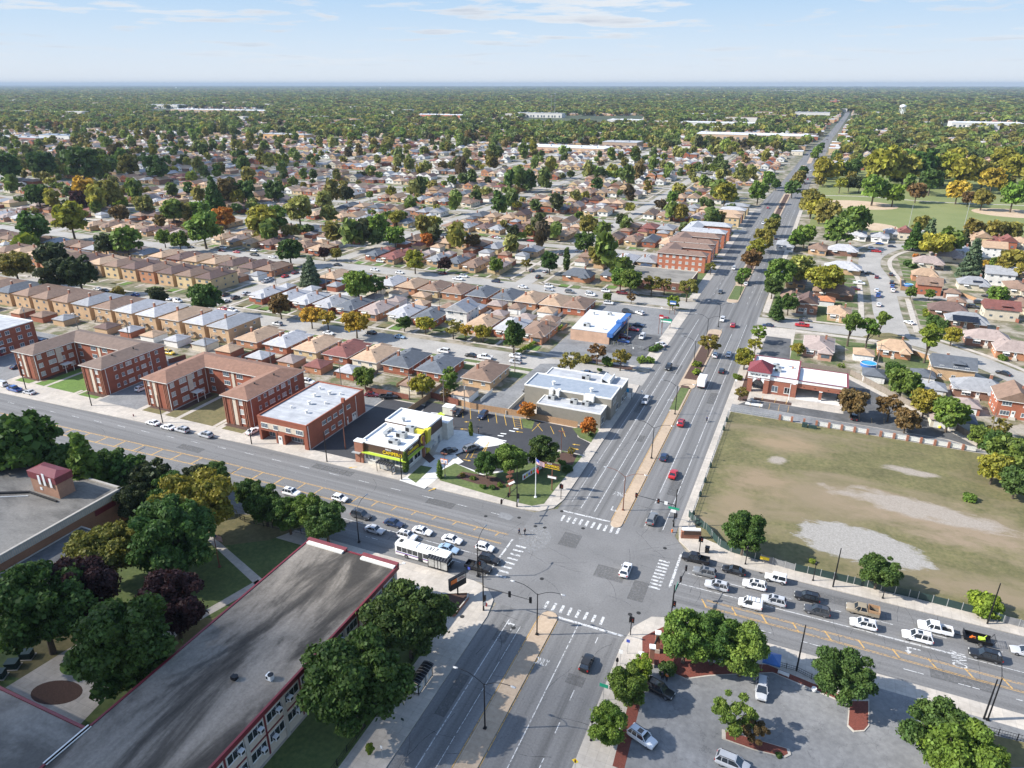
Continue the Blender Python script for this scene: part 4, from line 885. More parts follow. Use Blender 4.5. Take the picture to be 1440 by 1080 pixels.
# ---------------------------------------------------------------- large buildings
BR=(.27,.085,.048); BO=(.42,.15,.085)
def parapet_roof(root,x0,y0,x1,y1,z,mat,pm='white_trim',ph=.45,pt=.28):
    r=mb(mat); r.box(x0+pt,y0+pt,z-.2,x1-pt,y1-pt,z); ro=r.build('roof',root)
    p=mb(pm); 
    for a in ((x0-.05,y0-.05,x1+.05,y0+pt),(x0-.05,y1-pt,x1+.05,y1+.05),(x0-.05,y0+pt,x0+pt,y1-pt),(x1-pt,y0+pt,x1+.05,y1-pt)): p.box(a[0],a[1],z-.1,a[2],a[3],z+ph)
    p.build('parapet',root); return ro
def hvac(parent,x,y,z,w=2.2,d=1.5,h=1.1,name='air_unit',mat='galv'):
    b=mb(mat); b.box(-w/2,-d/2,0.1,w/2,d/2,h); b.mat('black_metal'); n=14
    b.prism([(w*.22+.45*math.cos(6.283*k/n),.45*math.sin(6.283*k/n)) for k in range(n)],h,h+.06); b.box(-w/2-.02,-d/2+.15,.3,-w/2,d/2-.15,h-.2); b.box(-w*.45,-d/2-.02,.3,-.1,-d/2,h-.2)
    b.mat('galv'); b.box(-w/2-.1,-d/2+.1,0,w/2+.1,d/2-.1,.1); return b.build(name,parent,loc=(x,y,z))
def vent(parent,x,y,z,s=1,mat='white_trim'):
    b=mb(mat); b.prism([(.22*s*math.cos(6.283*k/8),.22*s*math.sin(6.283*k/8)) for k in range(8)],0,.5*s); b.prism([(.36*s*math.cos(6.283*k/8),.36*s*math.sin(6.283*k/8)) for k in range(8)],.5*s,.68*s,bottom=True); return b.build('vent',parent,loc=(x,y,z))
def B0(yb,x0): return yb
def ubuilding(label,x0,y0,x1,y1,wl,wr,yb,h,wall,roofc,rise=1.7,group='courtyard apartment buildings',detail=True,rz=0,wm=True):
    """U-shaped walk-up: wings wl / wr wide, back bar from yb, courtyard open to the south (or east)"""
    root=T('apartment_building',label,'apartment building',(x0,y0,.14 if y0<215 else .06) if not rz else (x1,y0,.06),rz,group); W=x1-x0;D=y1-y0;B=yb-y0
    if rz: W,D=D,W; B=D-B0(yb,x0)
    fp=[(0,0),(wl,0),(wl,B),(W-wr,B),(W-wr,0),(W,0),(W,D),(0,D)]
    b=mb('wall_oc'); b.prism(fp,-.2,h,top=False); b.build('wall',root,wall)
    o=.55; e=[(-o,-o),(wl+o,-o),(wl+o,B-o),(W-wr-o,B-o),(W-wr-o,-o),(W+o,-o),(W+o,D+o),(-o,D+o)]
    if not wm: b=None
    yr=(B+D)/2; rd=[(wl/2,wl*.45),(wl/2,yr),(W-wr/2,yr),(W-wr/2,wr*.45)]
    r=mb('roof_oc'); z0=h+.02; z1=h+rise; i=len(r.v); r.v+=[(x,y,z0) for x,y in e]+[(x,y,z1) for x,y in rd]+[(x,y,z0-.22) for x,y in e]
    for f in ((0,1,8),(7,0,8,9),(1,2,9,8),(2,3,10,9),(6,7,9,10),(3,4,11,10),(4,5,11),(5,6,10,11)): r.face(f)
    for k in range(8): r.face((12+k,12+(k+1)%8,(k+1)%8,k))
    r.poly([(x,y,z0-.22) for x,y in e][::-1]); ro=r.build('roof',root,roofc)
    t=mb('white_trim')
    for k in range(8):
        a=Vector((*e[k],h-.1)); c=Vector((*e[(k+1)%8],h-.1)); t.bar(a,c,.12,.16)
    t.build('gutter',root)
    for vx,vy in ((wl*.4,D*.4),(W-wr*.4,D*.3),(W*.5,D-2),(W-wr*.35,D*.62)): vent(ro,vx,vy,h+rise*.72,.8,'rubber')
    if not detail: 
        for z in (1.6,4.5,7.4)[:int(h//2.9)]:
            for yy in np.arange(2.5,D-1.5,3.4): window(root,W,yy,z,math.pi/2,1.4,1.3); window(root,0,yy,z,-math.pi/2,1.5,1.3,2,'curtain_pane')
            for xx in list(np.arange(2,wl-1,3))+list(np.arange(W-wr+2,W-1,3)): window(root,xx,0,z,0,1.5,1.3)
        return root
    zs=(1.75,4.65,7.5)
    pr=mb('stone_panel'); 
    for xa in (wl*.42,W-wr*.55): pr.box(xa-.6,-.1,.2,xa+.6,.02,h-.3)
    pr.box(wl-.0,B*.50,3.4,wl+.1,B*.62,h-.3); pr.box(W*.5-.1,B-.1,.2,W*.5+1.0,B+.02,h-.3)
    pr.build('stone_panel',root)
    fn=mb('terracotta')
    for x in (.25,1.1,wl*.42-1.3,wl*.42-.8,wl*.42+.85,wl*.42+1.3,wl-1.7,wl-1.1,wl-.5, W-wr+.3,W-wr+.9,W-wr*.55-1.4,W-wr*.55-.9,W-wr*.55+.9,W-wr*.55+1.4,W-1.7,W-1.1,W-.4): fn.box(x-.12,-.22,.1,x+.12,.02,h-.2)
    fn.build('brick_pier',root)
    for z in zs:
        window(root,2.2,0,z,0,1.5,1.5,2,'curtain_pane'); window(root,W-2.6,0,z,0,1.5,1.5,2,'curtain_pane')
        if wl>8.5: pass
        for yy,w_,s in ((1.6,1.5,2),(5.6,2.6,3),(9.2,1.7,2),(12.3,1.7,2)):
            if yy<B-1: window(root,wl,yy,z,math.pi/2,w_,1.45,s,'curtain_pane'); window(root,W-wr,yy,z,-math.pi/2,w_,1.45,s)
        for xx,w_,s in ((wl+2.2,1.5,2),(W*.5-2.2,2.4,3),(W*.5+3.2,2.4,3),(W-wr-2,1.5,2)): window(root,xx,B,z,0,w_,1.45,s)
        for yy,w_ in ((4.4,1.0),(6.8,1.0),(9.4,2.2),(12.2,1.0),(14.6,1.8),(17.2,1.0),(20.2,1.2)):
            if yy<D-1.5: window(root,W,yy,z,math.pi/2,w_,1.25,2,'curtain_pane' if w_>1.5 else 'pane'); window(root,0,yy,z,-math.pi/2,w_,1.25,2)
    dp=mb('white_trim')
    for x,y in ((wl-.0,-.0),(W+.06,1.0),(W+.06,17.6),(wl+.08,B-.3)): dp.box(x-.07,y-.07,0,x+.07,y+.07,h)
    dp.build('downpipe',root)
    c=mb('white_trim'); c.box(wl,B*.52,2.7,wl+2.6,B*.52+3.0,2.9); 
    for yy in (.1,2.9): c.box(wl+2.4,B*.52+yy-.08,0,wl+2.56,B*.52+yy+.08,2.7)
    c.build('entrance_canopy',root)
    door(root,wl+.02,B*.52+1.5,0,math.pi/2,1.1,2.2,'maroon')
    return root
ubuilding('brown-roofed red brick courtyard flats with bright green lawn beside the avenue',-238,136.4,-197,160,9.6,9.2,151,8.9,BR,(.17,.12,.095))
ubuilding('red brick courtyard flats with reddish brown roof and dry lawn beside the avenue',-179.2,136.2,-139.2,160.2,9.6,9.2,151,8.9,BR,(.23,.125,.085))
# flats at the left edge
root=T('apartment_building','grey-roofed three-storey brick flats cut by the left edge of the photo','apartment building',(-300,134,.14))
b=mb('wall_oc'); b.box(0,0,-.2,37.5,26,8.9); b.build('wall',root,BR); parapet_roof(root,0,0,37.5,26,9.0,'grey_roof','white_trim',.25)
for z in (1.75,4.65,7.5):
    for yy in (2,5,9,13,16,20,23.5): window(root,37.5,yy,z,math.pi/2,1.6,1.4)
    for xx in range(3,36,4): window(root,xx,0,z,0,1.6,1.4)
a=mb('white_trim'); a.box(37.5,11,2.8,38.9,13.4,3.0); a.build('awning',root); door(root,37.5,12.2,0,math.pi/2,1.2,2.2,'maroon')
# two-storey commercial block
x0,y0,x1,y1=-132.3,131.9,-116.0,158.3; W=x1-x0;D=y1-y0
root=T('commercial_building','two-storey red brick commercial block with pale flat roof and recessed shopfronts','building',(x0,y0,.14))
b=mb('wall_oc'); b.box(0,2.4,-.1,W,D,6.9); b.box(0,0,3.1,W,2.4,6.9); 
for xa,xb in ((0,.7),(5.6,8.6),(W-1.2,W)): b.box(xa,0,-.1,xb,2.4,3.1)
b.build('wall',root,BR); parapet_roof(root,0,0,W,D,6.95,'grey_roof','wall_oc',.35).parent
for o in kids(root):
    if o.name.startswith('parapet'): o.color=(*BR,1)
s=mb('stone_panel'); s.box(1.1,-.06,3.9,W-1.0,.02,5.6); s.build('stone_panel',root)
for xx,w_,n_ in ((2.2,2.2,4),(6,1.5,3),(10.2,1.5,3),(13.9,2.3,4)): window(root,xx,-.07,4.75,0,w_,1.4,n_)
for xx in (3.2,10.8): window(root,xx,2.4,1.3,0,3.8,2.0,4,'pane','shop_window')
door(root,7.1,-.02,0,0,1.3,2.4,'white_trim')
for yy,z in ((7.3,5),(9.6,5),(12.3,5),(15,5),(18.5,5),(8,1.9),(11,1.9),(14,1.9)): window(root,W,yy,z,math.pi/2,1.7,1.2,3)
for yy in (17.4,20.3,21.2): door(root,W,yy,0,math.pi/2,1,2.2)
c=mb('wall_oc'); c.box(W-.6,16.2,0,W+.35,16.9,8.4); c.build('chimney',root,BR)
dp=mb('white_trim'); 
for yy in (.5,16,22): dp.box(W,yy,0,W+.14,yy+.14,6.9)
dp.build('downpipe',root)
for vx,vy,s_ in ((5,8,1),(8,12,1.6),(11,7,1.3),(12,14,1),(6,17,1.4),(9,20,1.6),(12,21,1),(4,22,1.2)): vent(root,vx,vy,6.95,s_)
# ---- restaurant
x0,y0=-99.3,132.4; W=12.8
root=T('restaurant','white-roofed chicken restaurant with lime awning and brown sign band','restaurant',(x0,y0,.15))
b=mb('cream_wall'); b.box(0,0,-.1,W,19.5,3.5); b.mat('brown_panel'); b.box(0,0,3.5,W,11.5,5.7); b.mat('cream_wall'); b.box(0,11.5,3.5,W+.02,19.5,3.9); b.box(2,19.5,-.1,W+1.6,23,4.9); b.mat('brown_panel'); b.box(0,11.5,3.9,W+.05,19.5,6.6); b.build('wall',root)
parapet_roof(root,0,0,W,11.5,5.82,'white_roof','white_paint',.4); parapet_roof(root,0,11.55,W+.05,19.5,6.72,'white_roof','white_paint',.4); parapet_roof(root,2,19.55,W+1.6,23,5.0,'white_roof','white_paint',.2)
p=mb('terracotta')
p.box(-1.7,-.6,-.1,-.3,.9,2.6); p.box(-.3,-.5,-.1,.6,.4,3.4); p.box(-1.7,-.6,2.6,.9,1.0,5.9); p.box(W-.2,8.4,-.1,W+.5,9.3,5.9); p.mat('white_paint'); p.box(-1.8,-.7,5.9,1.0,1.1,6.15); p.build('brick_pier',root)
a=mb('lime'); a.box(.6,-1.0,3.25,W+.9,0,3.42); a.box(W,0,3.25,W+.9,8.2,3.42); a.build('awning',root)
a=mb('galv'); a.box(-2.2,-1.4,2.9,.2,-.6,3.05); a.box(W+.5,8.6,2.95,W+2.2,12.4,3.1); a.build('canopy',root)
yp=mb('yellow_panel'); i=len(yp.v); yp.v+=[(W-.4,10.4,7.0),(W+.9,10.4,7.0),(W+.2,10.4,-.05),(W-.4,10.4,-.05),(W-.4,12.2,7.0),(W+.9,12.2,7.0),(W+.2,12.2,-.05),(W-.4,12.2,-.05)]
for q in ((0,1,2,3),(5,4,7,6),(1,5,6,2),(4,0,3,7),(4,5,1,0)): yp.face([i+k for k in q[::-1]])
yp.box(W-3.4,9.6,5.75,W+.2,10.4,7.0); yp.build('yellow_tower',root)
lg=mb('brown_panel'); lg.box(W+.05,7.0,3.6,W+.25,9.9,6.6); lg.mat('sign_yellow'); lg.prism([(0,0)]*3,0,0) if 0 else None
lg.build('logo_panel',root)
c=mb('sign_yellow'); n=20; c.loft([[(W+x_,8.5+1.0*math.cos(6.283*k/n),5.2+1.15*math.sin(6.283*k/n)) for k in range(n)] for x_ in (.26,.32)]); c.mat('orange'); c.loft([[(W+x_,8.5+.55*math.cos(6.283*k/n),5.35+.65*math.sin(6.283*k/n)) for k in range(n)] for x_ in (.33,.37)]); c.build('round_logo',root)
text3d('CAMPERO',1.25,'sign_yellow',(9.3,-.07,4.25),(math.pi/2,0,0),root,'sign_lettering',.05); text3d('POLLO',.55,'sign_white',(8.2,-.07,5.15),(math.pi/2,0,0),root,'sign_lettering',.05)
text3d('CAMPERO',1.15,'sign_yellow',(W+.07,4.1,4.3),(math.pi/2,0,math.pi/2),root,'sign_lettering',.05); text3d('POLLO',.5,'sign_white',(W+.07,3.2,5.15),(math.pi/2,0,math.pi/2),root,'sign_lettering',.05)
for xx in (2.6,6.9,10.6): window(root,xx,0,2.0,0,3.0,1.5,3,'pane','window')
for yy in (2.3,6.0): window(root,W,yy,1.9,math.pi/2,3.0,1.9,2,'glass_dark','window')
for yy in (14.2,17.4): door(root,W,yy,0,math.pi/2,1.0,2.2,'grey_metal')
for x_,y_,s in ((8.6,3.3,1),(8.9,7.2,1),(9,10.8 if 0 else 9.0,1)): pass
hvac(root,8.4,2.6,5.75,2.8,1.5,1.2); hvac(root,8.2,6.4,5.75,2.6,1.6,1.5); hvac(root,8.8,10.0,5.75,2.6,1.6,1.6); vent(root,4.3,5,5.75,1.6,'galv'); vent(root,3.8,8,5.75,1.4,'galv'); vent(root,4.8,13,6.7,1.6,'galv'); 
d_=mb('galv'); d_.box(2.6,6,5.8,3.6,9.6,6.3); d_.box(6.2,14.2,6.5,9,14.9,6.6); d_.build('roof_duct',root)
# ---- grey store
root=T('store_building','grey masonry store with stepped grey-blue flat roofs beside the boulevard','building',(-74.5,175.2,.15)); W=27
b=mb('plain_oc'); b.box(6.5,0,-.1,W-1.2,6.4,4.3); b.box(0,6.4,-.1,W,16.7,6.5); b.box(2,16.7,-.1,W,25.2,5.6); b.build('wall',root,(.235,.215,.175))
parapet_roof(root,6.5,0,W-1.2,6.4,4.35,'grey_roof','white_trim',.2); parapet_roof(root,0,6.4,W,16.7,6.55,'blue_roof','white_trim',.3); parapet_roof(root,2,16.75,W,25.2,5.65,'grey_roof','white_trim',.25)
for x_,y_ in ((9.5,4.6),(16.5,4.2),(20,4.4)): hvac(root,x_,y_,4.35,2,1.6,1.3)
d_=mb('white_trim'); d_.box(8.2,5.4,5.2,9.4,7.2,6.9); d_.box(10.4,5.2,5.2,11.4,7.4,6.9); d_.box(19,5.2,5.2,22,7.2,6.9); d_.build('roof_duct',root)
for x_,y_ in ((8,10),(20,9.5)): vent(root,x_,y_,6.55,1.7)
hvac(root,15,20,5.65,2.4,1.6,1.4)
k_=mb('white_trim'); k_.box(20,19,5.65,20.3,24.5,7.1); k_.box(22.6,19,5.65,22.9,24.5,7.1); k_.poly([(20.3,19,7.1),(22.6,19,6.0),(22.6,24.5,6.0),(20.3,24.5,7.1)]); k_.build('skylight_housing',root)
for k in range(3): text3d(['LAUNDRY','WASH','DRY'][k],1.1 if k==0 else .8,'sign_white',(W+.03,9.5+k*.2,5.2-k*.9),(math.pi/2,0,math.pi/2),root,'sign_lettering',.04) if 0 else None
sg=mb('sign_white')
for r_,n_ in ((5.2,6),(4.2,5)): 
    for k in range(n_): sg.box(W+.02,8.2+k*.62,r_-.35,W+.07,8.2+k*.62+.1,r_+.35); sg.box(W+.02,8.2+k*.62,r_-.05+.3*(k%3-1),W+.07,8.2+k*.62+.4,r_+.05+.3*(k%3-1))
sg.build('wall_sign',root)
for yy in (2,13,19,22.5): window(root,W-(1.2 if yy<6 else 0),yy,1.6,math.pi/2,2.2,1.9,2,'glass_dark')
# ---- blue and white store with car park
root=T('store_building','white-roofed store with bright blue fascia beside a full car park','store',(-81.5,244.5,.03)); 
b=mb('wall_oc'); b.prism([(0,0),(15.2,0),(15.4,26.5),(-1,26.5)],-.05,4.2,top=False); b.build('wall',root,(.52,.34,.24))
r=mb('white_roof'); r.prism([(.2,.2),(14.4,.2),(14.6,26.3),(-.8,26.3)],4.2,4.5); r.build('roof',root)
f=mb('blue_plastic'); f.box(14.5,-.6,3.0,16.6,27,4.6); f.box(14.3,12,4.6,16.7,15,5.4); f.mat('sign_white'); f.box(16.6,1,3.5,16.66,11,4.1); f.mat('orange'); f.box(16.6,15.2,3.5,16.66,18,4.1); f.build('fascia',root)
g_=mb('glass_dark'); g_.box(15.35,.5,.3,15.5,26,2.9); g_.build('shop_window',root)
pk=mb('sign_yellow'); 
for k in range(9): pk.box(16.9,1+k*2.9,0,17.0,1.9+k*2.9,.5)
pk.build('wheel_stop',root); hvac(root,5,4.5,4.5,2.4,1.8,1.3); hvac(root,9,22,4.5,1.6,1.2,.9); vent(root,3,20,4.5,1.6,'galv'); vent(root,12,3,4.5,1.3)
# ---- low brown building
root=T('low_building','long low brown brick building with pale gravel roof beside the boulevard','building',(-88,327,.05))
b=mb('wall_oc'); b.box(0,0,-.1,35.5,26,4.3); b.build('wall',root,(.17,.08,.055)); parapet_roof(root,0,0,35.5,26,4.4,'tar_roof_light','stone_panel',.2)
for xx in (4,10,16,22,29): window(root,xx,0,1.8,0,1.6,1.2)
# ---- boulevard flats
ubuilding('brown-roofed orange brick courtyard flats beside the boulevard, nearest of the row',-76.5,369,-51.8,394,7,7,9,8.8,BO,(.2,.13,.1),group='boulevard flats',detail=False,rz=math.pi/2)
ubuilding('grey-roofed orange brick courtyard flats beside the boulevard',-76.5,434,-51.4,466,9,9,9,8.8,BO,(.36,.37,.39),group='boulevard flats',detail=False,rz=math.pi/2)
ubuilding('orange brick courtyard flats between the brown-roofed and grey-roofed ones',-77,401,-52.5,427,8,8,9,8.8,(.42,.18,.11),(.2,.13,.1),group='boulevard flats',detail=False,rz=math.pi/2)
for k,(y,rc,wn) in enumerate(((508,'tan','yellow brick'),(524,'tan','orange brick'),(541,'light grey','yellow brick'),(560,'grey','yellow brick'))):
    root=T('apartment_building',f"{wn} two-storey flats with {rc} hipped roof beside the boulevard",'apartment building',(-69,y,.05),0,'boulevard flats')
    b=mb('wall_oc'); b.box(0,0,-.1,17,11,6.2)
    b.mat('pane')
    for z in (1.6,4.5):
        for xx in (2,6,11,14.5): b.box(xx-.7,-.05,z-.6,xx+.7,.05,z+.6)
        for yy in (2.5,7): b.box(16.95,yy-.7,z-.6,17.05,yy+.7,z+.6)
    b.build('wall',root,WALLS[wn]); r=mb('roof_oc'); r.hip(0,0,17,11,6.25,1.7,.5); r.build('roof',root,ROOFS[rc])
# ---- bank
root=T('bank','bank with red pyramid tower roof, brick walls and drive-through canopy','bank',(-13.9,220.6,.15))
b=mb('wall_oc'); b.box(5.9,-.6,-.1,14.6,17,4.6); b.box(.6,8,-.1,5.9,17,4.6); b.build('wall',root,(.29,.11,.07))
t=mb('white_paint'); t.box(5.8,-.75,4.6,14.7,-.3,5.9); t.box(14.3,-.3,4.6,14.75,17.1,5.9); t.box(.4,16.8,4.6,14.4,17.15,5.9); t.box(.35,9,4.6,.7,16.8,5.9); t.build('cornice',root)
r=mb('white_roof'); r.box(.8,-.2,5.1,14.3,16.8,5.3); r.build('roof',root)
mt=mb('maroon_roof'); mt.box(5.8,-.8,5.9,14.8,-.25,6.0); mt.box(14.25,-.25,5.9,14.8,17.2,6.0); mt.box(.3,16.7,5.9,14.25,17.2,6.0); mt.box(.3,9,5.9,.75,16.7,6.0); mt.build('coping',root)
w_=mb('wall_oc')
for xx,yy in ((0,-1.2),(4.9,-1.2),(0,5),(4.9,5)): w_.box(xx,yy,-.1,xx+1.5,yy+1.5,5.2)
w_.box(.1,3,-.1,.5,5,5); tw=w_.build('tower_pier',root,(.29,.11,.07))
tc_=mb('white_paint'); tc_.box(-.1,-1.35,5.2,6.5,6.6,7.0); 
n=8; pts=[(1.5,3.2)]+[(1.5+3.4*k/n,3.2+1.5*math.sin(math.pi*k/n)) for k in range(1,n)]+[(4.9,3.2)]
i=len(tc_.v)
for y_ in (-1.15,-.85): tc_.v+=[(x_,y_,z_) for x_,z_ in pts]+[(4.9,y_,5.2),(1.5,y_,5.2)]
m_=len(pts)+2; tc_.face([i+k for k in range(m_)]); tc_.face([i+m_+k for k in range(m_-1,-1,-1)])
for k in range(len(pts)-1): tc_.face((i+k+1,i+k,i+m_+k,i+m_+k+1))
tc_.box(-.08,-1.28,4.6,1.6,.35,4.8); tc_.box(4.82,-1.28,4.6,6.48,.35,4.8); tc_.box(-.25,-1.5,6.6,6.65,6.75,7.0); tc_.build('tower_frieze',root)
pr=mb('maroon_roof'); i=0; pr.v+=[(-.45,-1.7,7.0),(6.85,-1.7,7.0),(6.85,6.9,7.0),(-.45,6.9,7.0),(3.2,1.9,9.6),(3.2,3.3,9.6)]
for f in ((0,1,4),(1,2,5,4),(2,3,5),(3,0,4,5),(3,2,1,0)): pr.face(f)
rf_=pr.build('tower_roof',root)
rb=mb('maroon')
for k in range(1,14): 
    x_=-.45+k*.52; h_=1-abs(x_-3.2)/3.65; rb.bar((x_,-1.7,7.03),(x_+(3.2-x_)*.0,-1.7+3.6*h_,7.03+2.6*h_),.05,.06)
for k in range(1,16): 
    y_=-1.7+k*.54; h_=min(1,(y_+1.7)/3.6,(6.9-y_)/3.6); rb.bar((6.85,y_,7.03),(6.85-3.65*h_,y_,7.03+2.6*h_),.05,.06)
rb.build('roof_seam',rf_)
text3d('REPUBLIC BANK',.72,'black_metal',(3.2,-1.4,6.05),(math.pi/2,0,0),root,'sign_lettering',.03)
c=mb('maroon'); n=20; c.loft([[(3.2+.62*math.cos(6.283*k/n),y_,4.85+.62*math.sin(6.283*k/n)) for k in range(n)] for y_ in (-1.2,-1.28)]); c.mat('white_paint'); c.box(2.85,-1.33,4.55,2.98,-1.27,5.2); c.box(2.98,-1.33,5.05,3.5,-1.27,5.2); c.box(3.3,-1.33,4.5,3.42,-1.27,5.0); c.build('round_logo',root)
g_=mb('glass_dark'); g_.box(1.6,2.4,0,4.9,2.6,4.5); g_.build('entrance_glazing',root)
window(root,8.3,-.6,1.9,0,1.8,2.0,2); window(root,12,-.6,1.9,0,1.8,2.0,2,'glass_dark')
hvac(root,7.5,9.5,5.3,2,1.6,1.2,mat='galv'); hvac(root,8.3,6.2,5.3,2,1.6,1.2); vent(root,11,12,5.3,1.1); vent(root,12.5,10.5,5.3,1.0,'terracotta')
cn=mb('wall_oc'); cn.box(14.6,-.1,3.1,28.6,.4,4.7); cn.box(28.3,.4,3.1,28.8,12,4.7); cn.box(14.6,11.7,-.1,28.8,12.1,4.7); cn.box(21.2,-.2,-.1,22,.6,3.1); cn.box(28.0,-.2,-.1,28.8,.6,3.1); cn.build('canopy_wall',root,(.29,.11,.07))
cr=mb('white_roof'); cr.box(14.9,.4,4.9,28.3,11.7,5.1); cr.box(14.7,.5,3.1,28.3,11.7,3.3); cr.mat('white_paint'); cr.box(14.75,-.2,4.7,28.9,.4,5.5); cr.box(28.3,.4,4.7,28.95,12.2,5.5); cr.box(14.75,11.7,4.7,28.3,12.2,5.5); cr.mat('maroon_roof'); cr.box(14.75,-.3,5.5,29.0,.3,5.6); cr.box(28.4,.3,5.5,29.05,12.3,5.6); cr.box(14.8,11.75,5.5,28.4,12.3,5.6); cr.build('drive_through_canopy',root)
pc=mb('white_paint'); pc.box(21.1,-.3,2.8,22.1,.7,3.1); pc.box(21.1,-.3,0,22.1,.7,.25); pc.build('pillar_cap',root)
l_=mb('rubber'); 
for xx in (16.6,19.8,23.6,26.8): l_.box(xx-.15,-.16,3.6,xx+.15,-.09,3.85)
l_.build('wall_lamp',root)
sheet('canopy_slab','concrete_new',[rect(.9,218.8,15,232.2)],.158)
# ---- school building beside the corner (two tiers of classroom windows)
x0,y0,x1,y1=-81.2,12.0,-61.6,89.2; H=8.8
root=T('school_building','long school block with stained tar roof and maroon roof edge','school',(x0,y0,.14)); W=x1-x0;D=y1-y0
b=mb('stone_panel'); b.box(0,0,-.1,W,D,H-.1); b.build('wall',root)
parapet=mb('maroon'); 
for a in ((-.35,-.35,0,D+.35),(W,-.35,W+.35,D+.35),(0,-.35,W,0),(0,D,W,D+.35)): parapet.box(a[0],a[1],H-.75,a[2],a[3],H+.12)
parapet.mat('maroon_roof'); parapet.box(-.2,D-.2,H+.12,8.6,D+.5,H+.6); parapet.box(12.2,D-.2,H+.12,W+.3,D+.5,H+.6); parapet.build('roof_edge',root)
lp=mb('white_trim'); lp.box(.2,D-1.0,H-.05,8.3,D-.22,H+.34); lp.box(12.4,D-1.0,H-.05,W,D-.22,H+.34); lp.build('parapet_lining',root)
r=mb('tar_roof'); r.box(.02,.02,H-.1,W-.02,D-.02,H); r.build('roof',root)
fl=mb('white_trim'); fl.box(-.6,24,H,.1,30.5,H+.12); fl.build('roof_joint',root)
# facade facing the boulevard
frm=mb('maroon'); col=mb('kerb_conc'); bay=7.6
for k in range(int(D/bay)+1):
    y=D-1.0-k*bay
    if y<0: break
    col.box(W,y-.3,0,W+.3,y+.3,H-.75)
    if y-bay<0: continue
    for z in (.3,4.35):
        frm.box(W+.01,y-bay/2-.14,z,W+.1,y-bay/2+.14,z+3.7)
    frm.box(W+.01,y-bay+.3,4.1,W+.1,y-.3,4.35)
frm.build('window_framing',root); col.build('pilaster',root)
gm=mb('pane')
WMs=None
for k in range(int(D/bay)):
    y=D-1.0-k*bay
    if y-bay<0: break
    for z in (2.3,6.1):
        for j in range(2):
            yy=y-bay/4-j*bay/2; window(root,W+.02,yy,z+.5,math.pi/2,3.1,1.6,3,'glass_dark')
for k in range(int(D/bay)):
    y=D-1.0-k*bay
    if y-bay<0: break
    for z in (2.1,6.0):
        for j,dy in enumerate((-1.2,)*2):
            if random.random()<.85:
                yy=y-bay/4-j*bay/2+random.choice((-.7,.7))
                if z==2.1 and k==0 and j==0:
                    a=mb('white_paint'); a.box(0,-.4,-.3,.7,.4,.35); a.mat('black_metal'); a.box(.7,-.3,-.2,.715,.3,.25); a.box(.15,-.42,-.15,.55,-.4,.2); AC=a.build('window_air_conditioner',root,loc=(W+.05,yy,z+.35))
                else:
                    q=AC.copy(); COL.objects.link(q); q.parent=root; q.location=(W+.05,yy,z+.35)
# north end of the block, bay windows facing the avenue
for z in (2.3,6.1):
    for xx in (2.5,6,9.5,13,16.5): window(root,xx,D,z,math.pi,2.4,1.8,3,'glass_dark')
for x_,y_ in ((5.5,45),(12.4,46)): pass
hvac(root,*(lambda p:(p[0]-x0,p[1]-y0))(at(330,955,9)),H,.9,.7,.7,'roof_ventilator','black_metal'); hvac(root,*(lambda p:(p[0]-x0,p[1]-y0))(at(380,955,9)),H,.9,.8,1.0,'roof_ventilator','white_paint')
cm_=mb('white_paint'); cm_.tube([(W+.2,D+.3,H),(W+.9,D+.9,H+.3)],.06); cm_.cbox(W+1.0,D+1.0,H+.3,.5,.3,.25); cm_.build('security_camera',root)
# west wing of the school
root=T('school_building','low school wing with tar roof at the bottom left corner','school',(-130,12,.14)); 
b=mb('stone_panel'); b.box(0,0,-.1,48,29.8,8.6); b.build('wall',root); e_=mb('maroon_roof'); e_.box(-.3,29.8,8.1,48.2,30.2,8.85); e_.box(-.4,-.3,8.1,0,29.8,8.85); e_.build('roof_edge',root); r=mb('tar_roof_light'); r.box(0,0,8.6,48.2,29.75,8.7); r.build('roof',root)
# gymnasium block with penthouse
root=T('school_building','tan brick school hall with metal fascia and rooftop penthouse','school',(-172,58,.14)); W=39.5; D=31.6
b=mb('wall_oc'); b.box(0,0,-.1,W,D,6.4); b.build('wall',root,(.33,.17,.10)); f=mb('stone_panel'); f.box(-.15,-.15,6.4,W+.15,D+.15,7.8); f.build('metal_fascia',root)
rb=mb('galv'); 
for k in range(76): rb.box(W+.15,-.1+k*.42,6.45,W+.19,-.02+k*.42,7.7)
rb.build('fascia_rib',root)
parapet_roof(root,-.2,-.2,W+.2,D+.2,7.85,'tar_roof_light','kerb_conc',.3,.5)
q=mb('maroon'); q.box(W+.16,24.5,5.0,W+.24,29.5,6.2); q.build('wall_sign',root)
text3d('SCHOOL',.7,'sign_white',(W+.26,27,5.6),(math.pi/2,0,math.pi/2),root,'sign_lettering',.02) if 0 else None
px0,py0=at(48,690,8);
pn=mb('wall_oc'); pn.box(0,0,0,8.4,3.6,3.6); pnh=pn.build('penthouse',root,(.36,.2,.13),loc=(px0+172,py0-58,7.8))
pr=mb('maroon_roof'); pr.box(-.2,-.2,3.6,8.6,3.8,5.2); pr.hip(-.2,-.2,8.6,3.8,5.2,.7,.05,.02); pr.build('penthouse_roof',pnh)
pw=mb('sign_white')
for x_,h_ in ((3,2.2),(4.6,2.9),(6.6,2.2)): pw.box(x_,-.28,2.6,x_+.7,-.2,2.6+h_)
pw.box(2.6,-.08,1.0,3.3,-.02,1.7); pw.build('vent_panel',pnh)
pi=mb('rubber'); pi.bar((0,-1.0,.3),(-16,-9,.3),.5,.35); pi.bar((0,-1.0,.3),(9,-1.2,.3),.4,.3); pi.build('roof_pipe',root,loc=(px0+172,py0-58,7.8))
